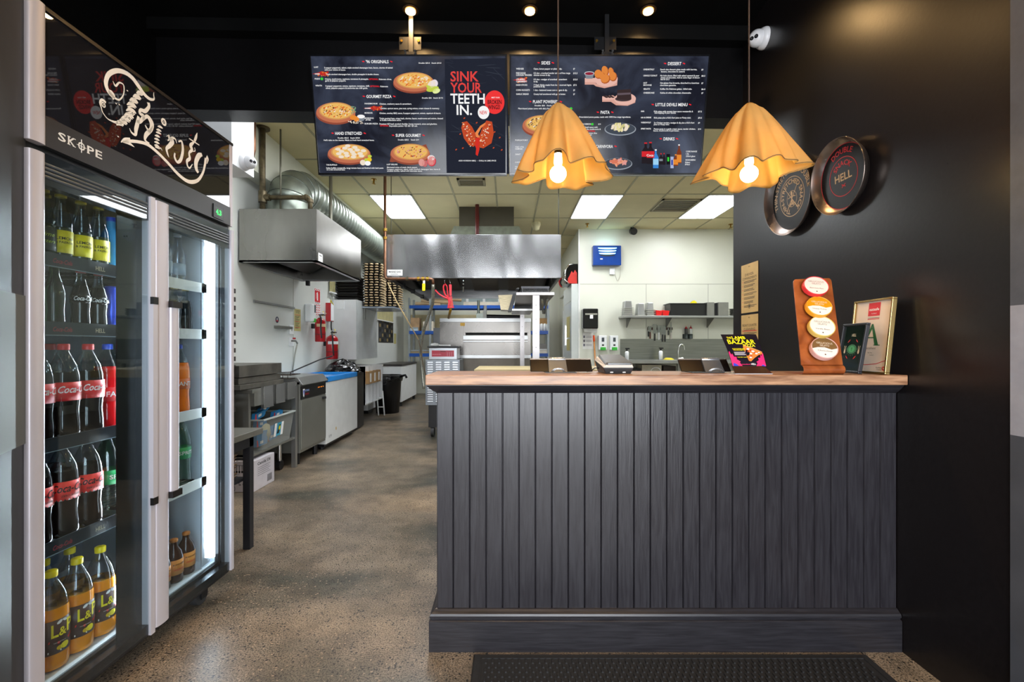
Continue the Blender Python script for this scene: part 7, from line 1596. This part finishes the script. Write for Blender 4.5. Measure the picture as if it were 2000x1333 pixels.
b = MB().box(X(800, 11.3), X(1000, 11.3), 11.37, 11.39, Z(640, 11.3), Z(615, 11.3), mat('cream_rail', '#c8bc94', .6)); 
o = b.build('cream_wall_batten'); tag(o, 'cream batten across the back wall behind the blue shelves', 'batten')
b = MB(); f_ = frame((X(898, 11.3), 11.395, 1.9), (1, 0, 0), (0, 0, 1))
t = thing('back_window', (X(940, 11.3), 11.39, 2.3), 'white framed panes high on the back wall, above the top blue shelf', 'window')
MB().box(X(850, 11.3), X(1000, 11.3), 11.385, 11.398, 2.15, 2.75, mat('pane_grey', '#9aa8a8', .2)).build('pane', t); b = MB()
for px in (850, 880, 912, 945, 975, 1000): x = X(px, 11.3); b.box(x-.03, x+.03, 11.37, 11.398, 2.12, 2.78, WHITE)
b.box(X(850, 11.3), X(1000, 11.3), 11.37, 11.398, 2.10, 2.16, WHITE); b.build('frame', t)
# burner fittings above the oven
t = thing('burner_valve', (X(940, 7.0), 7.0, 1.62), 'steel burner valve and black pipe on top of the oven', 'valve'); zo = Z(622, OY)+.001
b = MB().box(X(931, 7), X(950, 7), 6.9, 7.0, zo, zo+.10, GALV).cyl((X(935, 7), 6.95, zo+.1), (X(935, 7), 6.95, zo+.30), .02, n=10, mt=GALV).box(X(944, 7), X(951, 7), 6.88, 6.98, zo+.02, zo+.13, STEELD); b.cyl((X(948, 7), 6.93, zo+.13), (X(948, 7), 6.93, zo+.22), .025, n=10, mt=WHITEP); b.build('valve_body', t)
MB().cyl((X(951, 7), 6.95, zo+.055), (X(1018, 7), 6.95, zo+.045), .032, n=12, mt=BLACKP).build('black_pipe', t)

# ============================================================ KITCHEN, RIGHT SIDE
# tall white cabinet in the passage with posters
tc_ = thing('tall_white_cabinet', (1.2, 9.0, 0), 'tall white refrigerated cabinet in the passage right of the oven', 'cabinet'); x0 = KX-.13
MB().box(x0, KX-.002, 8.36, 9.55, .02, 2.33, mat('cool_cabinet', '#cfd4d0', .25, var=.02)).build('body', tc_, bevel=.004)
b = MB()
for z in (.95, 2.02): b.box(x0-.003, x0, 8.4, 9.5, z, z+.008, SEAM)
b.box(x0-.02, x0, 9.2, 9.24, 1.2, 1.6, CHROME); b.build('door_seam', tc_)
for k, (z0, z1) in enumerate(((1.35, 1.75), (1.10, 1.32))): o = MB().box(x0-.0055, x0-.004, 8.55, 9.0, z0, z1, YN).build('passage_notice'); tag(o, '%s brown notice taped to the tall white cabinet in the passage' % ['upper', 'lower'][k], 'notice', 'notices on the tall cabinet')
t = thing('drink_machine', (1.1, 8.7, 2.33), 'black and red rounded machine on top of the tall white cabinet', 'machine'); Yc = 8.45
b = MB(); pr = [(-.10, 0), (-.10, .20), (-.08, .29), (-.03, .35), (.05, .37), (.13, .37), (.13, 0)]; f_ = frame((KX-.14, 8.40, 2.332), (1, 0, 0), (0, 0, 1))
b.prism(pr, lambda a, c, d: f_(a, c, -d), .5, BLACKG); b.build('body', t); b = MB(); b.flat([(-.05, .01), (.12, .01), (.12, .2), (.08, .26), (.05, .2), (.02, .24), (-.02, .15), (-.05, .1)], f_, .003, mat('machine_red', '#c82a20', .3)); b.build('red_flames', t); b = MB().tube([f_(*p, .01) for p in ((-.10, 0), (-.10, .2), (-.08, .29), (-.03, .35), (.05, .37))], .014, CHROME, 8).tube([f_(-.16, .12, .02), f_(-.03, .0, .02)], .014, CHROME, 8); b.build('chrome_edge', t)
t = thing('conduit', (1.14, 9.8, 1.0), 'white conduit with a junction box beside the tall cabinet', 'conduit'); xx = KX-.03
MB().tube([(xx, 9.75, .02), (xx, 9.75, 2.2), (xx, 9.9, 2.35), (xx, 11.0, 2.35)], .022, WHITEP, 10).build('pipe', t); MB().box(xx-.07, KX-.003, 9.66, 9.86, 1.95, 2.10, mat('beige_box', '#c0b890', .5)).build('junction_box', t)
t = thing('white_door_panel', (1.25, 10.4, 0), 'white passage door seen at a steep angle right of the shelving', 'door'); MB().box(KX-.04, KX-.003, 9.95, 10.45, .01, 2.05, WHITE).build('leaf', t); MB().box(KX-.05, KX-.04, 10.0, 10.1, .95, 1.1, STEEL).build('handle', t)
t = thing('hose_reel', (1.2, 10.9, 2.2), 'red and black coiled hose hung high at the end of the passage', 'hose'); c = Vector((X(1099, 10.0), 10.0, Z(552, 10.0)))
b = MB().tube([c+Vector((.07*math.cos(a)*(1+.01*k), .02*math.sin(a*3), .10*math.sin(a))) for k, a in enumerate([2*PI*i/18 for i in range(18)])], .016, RED, 6, closed=True).tube([c+Vector((.045*math.cos(a), .03, .07*math.sin(a))) for a in [2*PI*i/18 for i in range(18)]], .02, BLACKP, 6, closed=True); b.build('coil', t); MB().box(c.x-.02, KX-.002, 9.99, 10.02, c.z-.01, c.z+.01, STEELD).build('arm', t)

# wall items at y = KY
def wp(px, py, d=0.): return (X(px, KY), KY-d, Z(py, KY))
def wbox(b, px0, px1, py0, py1, d0, d1, m_): return b.box(X(px0, KY), X(px1, KY), KY-d1, KY-d0, Z(py1, KY), Z(py0, KY), m_)
iz = thing('insect_zapper', wp(1183, 522), 'blue wall-mounted insect light trap with glowing slots', 'insect trap'); ZB_ = mat('zapper_blue', '#123e8e', .25); ZG = mat('zapper_glow', '#8adcff', .5, emis=3.5, ecol='#8fe0ff', var=0)
b = wbox(MB(), 1155.5, 1210, 483, 521, .0, .14, ZB_); b.build('case', iz, bevel=.012)
b = MB(); f_ = frame((X(1183, KY), KY-.1405, Z(502, KY)), (1, 0, 0), (0, 0, 1))
for k, (z, w_, dk) in enumerate(((.130, .17, 0), (.083, .16, 0), (.036, .15, 0), (.002, .14, 1))):
    pts = [(-w_, z+.008), (w_, z+.008)]+[(w_*math.cos(a), z-.020*math.sin(a)) for a in [PI*j/12 for j in range(1, 12)]]; b.flat(pts, f_, .0012, INK if dk else ZG)
b.rect(-.13, -.075, -.085, -.055, f_, .0015, mat('label_white')); b.build('slots', iz); o = area('zapper_light', (X(1183, KY), KY-.1, Z(481, KY)), (PI, 0, 0), .35, .08, .6, (.5, .85, 1))
t = thing('power_outlet', wp(1195, 537), 'white plug and cord below the blue insect trap', 'socket'); wbox(MB(), 1190, 1200, 525, 537, .0, .04, WHITEP).build('casing', t, bevel=.004); MB().tube(smooth([wp(1198, 530, .04), wp(1203, 545, .03), wp(1206, 549, .02), wp(1210, 540, .02), wp(1211, 522, .03)], 4), .004, mat('cord_grey', '#b8b4a4', .5), 6).build('cord', t)
td = thing('towel_dispenser', wp(1150, 645), 'black paper towel dispenser on the cream wall', 'dispenser'); wbox(MB(), 1135, 1164, 605, 643, .0, .22, BLACKG).build('case', td, bevel=.015)
b = wbox(MB(), 1148, 1154, 617, 624, .22, .223, mat('label_white')); wbox(b, 1139, 1162, 614, 617, .22, .224, CHROME); b.build('lock', td)
b = MB(); b.hexa([wp(1139, 649, .12), wp(1163, 651, .12), wp(1163, 651, .1), wp(1139, 649, .1)], [wp(1138, 643, .14), wp(1164, 643, .14), wp(1164, 643, .1), wp(1138, 643, .1)], mat('paper_white', '#f0f0ec', .8)); b.build('paper_towel', td)
t = thing('wall_notice', wp(1148, 682), 'white instruction sheet partly behind the broom handle', 'notice'); b = wbox(MB(), 1138, 1159, 650, 682, .0, .003, mat('paper_white')); f_ = frame(wp(1138, 682, .003), (1, 0, 0), (0, 0, 1))
for k in range(3): b.rect(.01, .05+.075*k, .045, .095+.075*k, f_, .001, mat('carton_grey')); [b.rect(.06, .055+.075*k+.014*j, .17, .06+.075*k+.014*j, f_, .001, mat('carton_grey')) for j in range(3)]
b.build('sheet', t)
for k, (p0, lb) in enumerate(((1167, 'left of two white soap dispensers with green buttons, beside the broom'), (1189, 'right of two white soap dispensers with green buttons, nearer the sink'))):
    t = thing('soap_dispenser', wp(p0+8, 685), lb, 'dispenser', 'white soap dispensers with green buttons'); wbox(MB(), p0, p0+16.5, 656, 684, .0, .10, WHITEP).build('case', t, bevel=.015); wbox(MB(), p0+3.5, p0+14, 678.5, 684.5, .095, .112, GREENP).build('push_button', t, bevel=.006)
    b = wbox(MB(), p0+6, p0+11, 660, 668, .10, .102, mat('window_grey')); wbox(b, p0+6.5, p0+10.5, 673, 676, .10, .102, INK); b.build('level_window', t)
br_ = thing('broom', (X(1165, 8.1), 8.1, 0), 'wooden broom with an orange tip leaning on the cream wall', 'broom'); p0 = Vector((X(1165, 8.0), 8.0, .08)); p1 = Vector(wp(1158.5, 656, .06))
q = Vector((X(1164, 8.05), 8.05, Z(730, 8.05))); dirv = (p1-q).normalized(); p0 = q-dirv*((q.z-.06)/dirv.z)
MB().tube([p0, p1-dirv*.11], .014, mat('broom_wood', '#b0743a', .5), 10).build('handle', br_); MB().tube([p1-dirv*.115, p1], .019, ORANGE, 10).build('grip', br_); MB().box(p0.x-.15, p0.x+.15, p0.y-.03, p0.y+.03, .001, .075, mat('broom_bristle', '#3a5a8a', .8)).build('brush_head', br_)
# wall shelf with its contents
SHZ = Z(617, KY-.32); sf = thing('wall_shelf', (X(1330, KY), KY-.16, SHZ), 'long stainless wall shelf above the sink bench', 'shelf'); xs0, xs1 = X(1217, KY-.35), 4.4
MB().box(xs0, xs1, KY-.36, KY-.001, SHZ-.035, SHZ, STEEL).build('shelf_board', sf, bevel=.002); 
for px in (1223, 1300, 1380): MB().hexa([(X(px, KY), KY-.02, SHZ-.20), (X(px, KY)+.01, KY-.02, SHZ-.20), (X(px, KY)+.01, KY-.001, SHZ-.2), (X(px, KY), KY-.001, SHZ-.2)], [(X(px, KY), KY-.3, SHZ-.036), (X(px, KY)+.01, KY-.3, SHZ-.036), (X(px, KY)+.01, KY-.001, SHZ-.036), (X(px, KY), KY-.001, SHZ-.036)], STEELD).build('bracket', sf)
YS = KY-.32
def canister(px0, px1, pyt, n, label):
    x0, x1 = X(px0, YS), X(px1, YS); z1 = Z(pyt, YS); t = thing('steel_container_stack', ((x0+x1)/2, YS+.1, SHZ), label, 'containers', 'upturned steel containers'); z0 = SHZ+.001
    hz = z1-z0; 
    b = MB(); b.hexa([(x0, YS, z0), (x1, YS, z0), (x1, YS+.2, z0), (x0, YS+.2, z0)], [(x0+.018, YS+.015, z1), (x1-.018, YS+.015, z1), (x1-.018, YS+.185, z1), (x0+.018, YS+.185, z1)], STEEL); b.build('container', t, bevel=.008)
    for k in range(n): MB().box(x0-.014, x1+.014, YS-.012, YS+.212, z0+.002+.032*k, z0+.008+.032*k, CHROME).build('rim', t)
canister(1219, 1236, 588, 5, 'leftmost stack of upturned steel containers on the wall shelf'); canister(1245.5, 1260, 592.5, 1, 'middle upturned steel container on the wall shelf, the shortest'); canister(1264, 1278, 591, 4, 'third stack of upturned steel containers on the wall shelf, left of the red bowls')
for k, (a, c_) in enumerate(((1281, 1293), (1294, 1307))):
    x0, x1 = X(a, YS), X(c_, YS); t = thing('red_scoop_box', ((x0+x1)/2, YS+.05, SHZ), '%s of two red plastic tubs on the wall shelf' % ['left', 'right'][k], 'tub', 'red plastic tubs'); MB().hexa([(x0+.01, YS, SHZ+.001), (x1-.01, YS, SHZ+.001), (x1-.01, YS+.12, SHZ+.001), (x0+.01, YS+.12, SHZ+.001)], [(x0-.004, YS-.01, SHZ+.098), (x1+.004, YS-.01, SHZ+.085), (x1+.004, YS+.13, SHZ+.085), (x0-.004, YS+.13, SHZ+.098)], mat('tub_red', '#e01818', .35)).build('tub_body', t, bevel=.004)
t = thing('black_crate', (X(1345, YS), YS+.15, SHZ), 'long black plastic crate on the wall shelf', 'crate'); x0, x1 = X(1307, YS), X(1378, YS); z1 = Z(594, YS)
MB().hexa([(x0+.03, YS, SHZ+.001), (x1-.01, YS, SHZ+.001), (x1-.01, YS+.28, SHZ+.001), (x0+.03, YS+.28, SHZ+.001)], [(x0+.015, YS-.01, z1), (x1, YS-.01, z1), (x1, YS+.29, z1), (x0+.015, YS+.29, z1)], BLACKP).build('crate_body', t, bevel=.004); MB().box(x0-.005, x1+.01, YS-.025, YS+.3, z1-.002, z1+.012, BLACKP).build('lip', t)
t = MB(); t.flat([(0,0),(.1,0),(.085,.03),(.05,.055),(.02,.03)], frame((X(1353, YS), YS+.05, z1+.013), (1, 0, 0), (0, 0, 1)), 0, YEL); t.prism([(0,0),(.1,0),(.085,.03),(.05,.055),(.02,.03)], frame((X(1353, YS), YS+.15, z1+.013), (1, 0, 0), (0, 0, 1)), .06, YEL); o = t.build('yellow_scoop'); tag(o, 'yellow plastic scoop poking out of the black crate', 'scoop')
for k, (a, c_) in enumerate(((1380, 1394.5), (1402, 1422))):
    x0, x1 = X(a, YS), X(c_, YS); t = thing('steel_box', ((x0+x1)/2, YS+.1, SHZ), '%s of two plain steel boxes on the wall shelf' % ['left, narrower', 'right, wider'][k], 'box', 'plain steel boxes'); MB().box(x0, x1, YS-.02, YS+.2, SHZ+.001, Z(591, YS), STEELD).build('box_body', t, bevel=.004); MB().box(x0-.04, x0-.001, YS+.02, YS+.2, SHZ+.001, Z(591, YS)-.01, DARKM).build('side_flap', t)
b = MB(); f_ = Vector((X(1441, YS), YS+.1, SHZ+.02))
for k in range(4): b.lathe([(.0, 0), (.07, .005), (.10, .03), (.102, .034)], (f_.x, f_.y, SHZ+.002+.03*k), STEELD, 20)
o = b.build('steel_bowl_stack'); tag(o, 'stack of small steel bowls at the right end of the wall shelf', 'bowls')
# knives on a magnetic strip
t = thing('knife_rack', wp(1289, 648), 'dark magnetic knife strip on the cream wall', 'knife rack'); wbox(MB(), 1264, 1313, 640, 645, .0, .02, mat('wood_strip', '#3a2018', .4)).build('strip', t)
KB = mat('blade_steel', '#8c908e', .3, .9)
def knife(px, w_, b0, b1, h1, hm, label):
    t = thing('kitchen_knife', wp(px, h1), label, 'knife', 'knives on the magnetic strip'); b = MB(); dd = .022
    if b0 < 636: b.hexa([wp(px-w_/2, b1, dd+.004), wp(px+w_/2, b1, dd+.004), wp(px+w_/2, b1, dd), wp(px-w_/2, b1, dd)], [wp(px-w_/2*(.2 if w_ < 4 else 1), b0, dd+.004), wp(px+w_/2*(.4 if w_ < 4 else 1), b0, dd+.004), wp(px+w_/2*(.4 if w_ < 4 else 1), b0, dd), wp(px-w_/2*(.2 if w_ < 4 else 1), b0, dd)], KB)
    else: wbox(b, px-w_/2, px+w_/2, b0, b1, dd, dd+.004, KB)
    b.build('blade', t); wbox(MB(), px-1.3, px+1.3, b1, h1, dd-.006, dd+.012, hm).build('handle', t, bevel=.003)
KH = BLACKP
for px, w_, b0, b1, h1, hm, lb in ((1265.8, 2, 638, 648, 658, KH, 'small paring knife first from the left on the strip'), (1269.2, 4, 638, 649, 662, mat('brown_handle', '#5a3020', .5), 'brown-handled knife second from the left on the strip'), (1278, 7, 634, 652, 666, KH, 'broad cleaver, leftmost of three on the strip'),
                                (1286, 6, 636, 650, 664, WHITEP, 'steel-handled cleaver in the middle of the strip'), (1293, 7, 636, 654, 668, KH, 'broad cleaver, rightmost of three on the strip'), (1298, 3, 638, 655, 668, KH, 'black-handled knife right of the cleavers'), (1304.5, 2, 641, 646, 655, KH, 'short black knife left of the long pale-handled one'), (1309.5, 3.6, 629, 650, 663, mat('pale_handle', '#c8c0b8', .5), 'long pointed knife with a pale handle at the right of the strip')):
    knife(px, w_, b0, b1, h1, hm, lb)
for k, px in enumerate((1338, 1347)):
    t = thing('sauce_bottle', wp(px, 662), '%s red-nozzled sauce bottle in a grey wall holder' % ['left', 'right'][k], 'bottle', 'red-nozzled sauce bottles'); z0, z1, z2 = Z(662, KY), Z(643, KY), Z(636.5, KY); o_ = (X(px, KY), KY-.05, 0)
    MB().lathe([(.0, z0+.002), (.028, z0+.002), (.028, z1), (.024, z1+.004)], o_, mat('sauce_dark', '#3a3c3a', .3) if k == 0 else mat('sauce_clear', '#c8ccc4', .3), 14).build('body', t); MB().lathe([(.028, z1+.004), (.028, z1+.012), (.010, z1+.03), (.004, z2), (0, z2)], o_, RED, 14).build('nozzle', t)
t = thing('bottle_holder', wp(1342, 663), 'grey wire holder for the two sauce bottles', 'holder'); b = MB()
for px in (1338, 1347): b.lathe([(.034, Z(662, KY)-.002), (.034, Z(653, KY)), (.031, Z(653, KY)), (.031, Z(662, KY)-.002)], (X(px, KY), KY-.05, 0), mat('holder_grey', '#4a5250', .4, .3), 16)
wbox(b, 1333, 1352, 653, 662, .0, .008, mat('holder_grey')); b.build('cups', t)
# sink bench with splashback
SBY = KY-.62; sb_ = thing('sink_bench', (3.0, KY-.3, 0), 'stainless steel sink bench with a tall splashback', 'bench'); xs0 = X(1211, KY)
MB().box(xs0, 4.6, KY-.012, KY-.001, .93, Z(662.5, KY), mat('splashback_steel', '#8e908c', .3, .95, var=.08, stretch=(.3, 1, 6))).build('splashback', sb_)
zt = .945; MB().box(X(1235, SBY)-.3, 4.6, SBY, KY-.012, zt-.055, zt, STEEL).build('bench_top', sb_, bevel=.002)
for x in (2.05, 2.9, 3.9): MB().box(x-.02, x+.02, SBY+.03, SBY+.07, 0, zt-.055, STEELD).build('leg', sb_)
MB().box(xs0+.05, 4.5, SBY+.06, KY-.05, .30, .32, STEELD).build('under_shelf', sb_)
for k, (a, c_, top, m_, lb, nm) in enumerate(((1244, 1252, .80, BLACKP, 'black box under the sink bench at the left', 'black_box'), (1254, 1292, .86, mat('cream_cupboard', '#c8c0a8', .5), 'cream louvred cupboard under the sink bench', 'cream_cupboard'), (1296, 1320, .84, mat('dark_brown_cupboard', '#3c3028', .5), 'dark brown cupboard under the sink bench', 'brown_cupboard'))):
    x0, x1 = X(a, SBY+.15), X(c_, SBY+.15); o = MB().box(x0, x1, SBY+.15, KY-.1, .322, top, m_).build(nm); tag(o, lb, 'cupboard' if k else 'box')
t = thing('blue_bucket', (X(1277, SBY+.08), SBY+.08, .322), 'blue bucket under the sink bench', 'bucket'); x_ = X(1279, SBY+.1); MB().lathe([(0, .322), (.07, .322), (.09, .74), (.085, .745)], (x_, SBY+.045, 0), mat('bucket_blue', '#1e3a6a', .4), 20).build('pail', t)
MB().tube([(x_+.088*math.cos(a), SBY+.045, .74+.08*math.sin(a)) for a in [PI*k/10 for k in range(11)]], .004, WHITEP, 6).build('handle', t)
t = thing('mixer_tap', (X(1324, 8.05), 8.05, zt), 'chrome gooseneck tap on the sink bench', 'tap'); Yt = 8.12; tx = X(1324.5, Yt)
MB().tube(smooth([(tx, Yt, zt), (tx, Yt, Z(688, Yt)), (tx+.02, Yt, Z(677, Yt)), (tx+.055, Yt-.01, Z(673, Yt)), (tx+.09, Yt-.02, Z(676, Yt)), (tx+.105, Yt-.02, Z(684, Yt))], 5), .011, CHROME, 10).build('spout', t); MB().box(tx-.01, tx+.09, Yt-.03, Yt+.03, zt+.001, zt+.03, CHROME).build('base', t, bevel=.004); MB().tube([(tx+.03, Yt-.02, zt+.03), (tx+.085, Yt-.03, zt+.045)], .008, CHROME, 8).build('lever', t)
def spray(px, py0, lb):
    Ys = 8.1; x = X(px, Ys); t = thing('spray_bottle', (x, Ys, zt), lb, 'bottle', 'white spray bottles on the sink bench'); z1 = Z(py0, Ys)
    MB().lathe([(0, zt+.001), (.034, zt+.001), (.035, z1-.085), (.03, z1-.07), (.014, z1-.055)], (x, Ys, 0), WHITEP, 18).build('body', t); MB().cyl((x, Ys, z1-.06), (x, Ys, z1-.02), .016, n=12, mt=BLACKP).box(x-.03, x+.045, Ys-.014, Ys+.014, z1-.025, z1, BLACKP).build('trigger', t, bevel=.004)
spray(1224.5, 680, 'white spray bottle with black trigger at the left end of the sink bench'); spray(1290.5, 679, 'white spray bottle with black cap left of the yellow cloth')
b = MB(); rr_ = random.Random(3); n = 14; v = [(X(1306, 8.08)+.10*(1+.15*rr_.uniform(-1, 1))*math.cos(2*PI*k/n), 8.05+.07*math.sin(2*PI*k/n), zt+.002) for k in range(n)]+[(X(1304, 8.08)+.055*math.cos(2*PI*k/n), 8.05+.035*math.sin(2*PI*k/n), zt+.028+.01*rr_.random()) for k in range(n)]
b.add(v, [(k, (k+1) % n, n+(k+1) % n, n+k) for k in range(n)]+[tuple(range(n, 2*n))], mat('yellow_cloth', '#d8c83a', .8), True); o = b.build('yellow_cloth'); tag(o, 'crumpled yellow cloth on the sink bench', 'cloth')
# small speaker and corner camera
t = thing('wall_speaker', wp(1233, 460), 'small black speaker at the top of the cream wall', 'speaker'); c = Vector(wp(1233, 454, .12)); MB().cyl(c+Vector((-.0, -.06, -.03)), c+Vector((0, .04, 0)), .062, n=20, mt=BLACKP).build('cone', t); MB().box(c.x-.02, c.x+.02, KY-.12, KY-.001, c.z+.04, c.z+.06, BLACKP).box(c.x-.045, c.x-.035, c.y-.02, c.y+.02, c.z-.03, c.z+.06, BLACKP).build('bracket', t)
dome(wp(1447, 463, .0), (0, -1, 0), (-.3, -1, -.3), .075, 'white security camera high at the right end of the cream wall')
t = MB().lathe([(.075, 0), (.08, -.04), (.055, -.12), (.0, -.14)], (X(1047, 7.9), 7.9, CK-.001), mat('cream_sensor', '#d8d0a8', .5), 20).build('ceiling_sensor'); tag(t, 'cream bell-shaped sensor on the ceiling behind the centre hood', 'sensor')
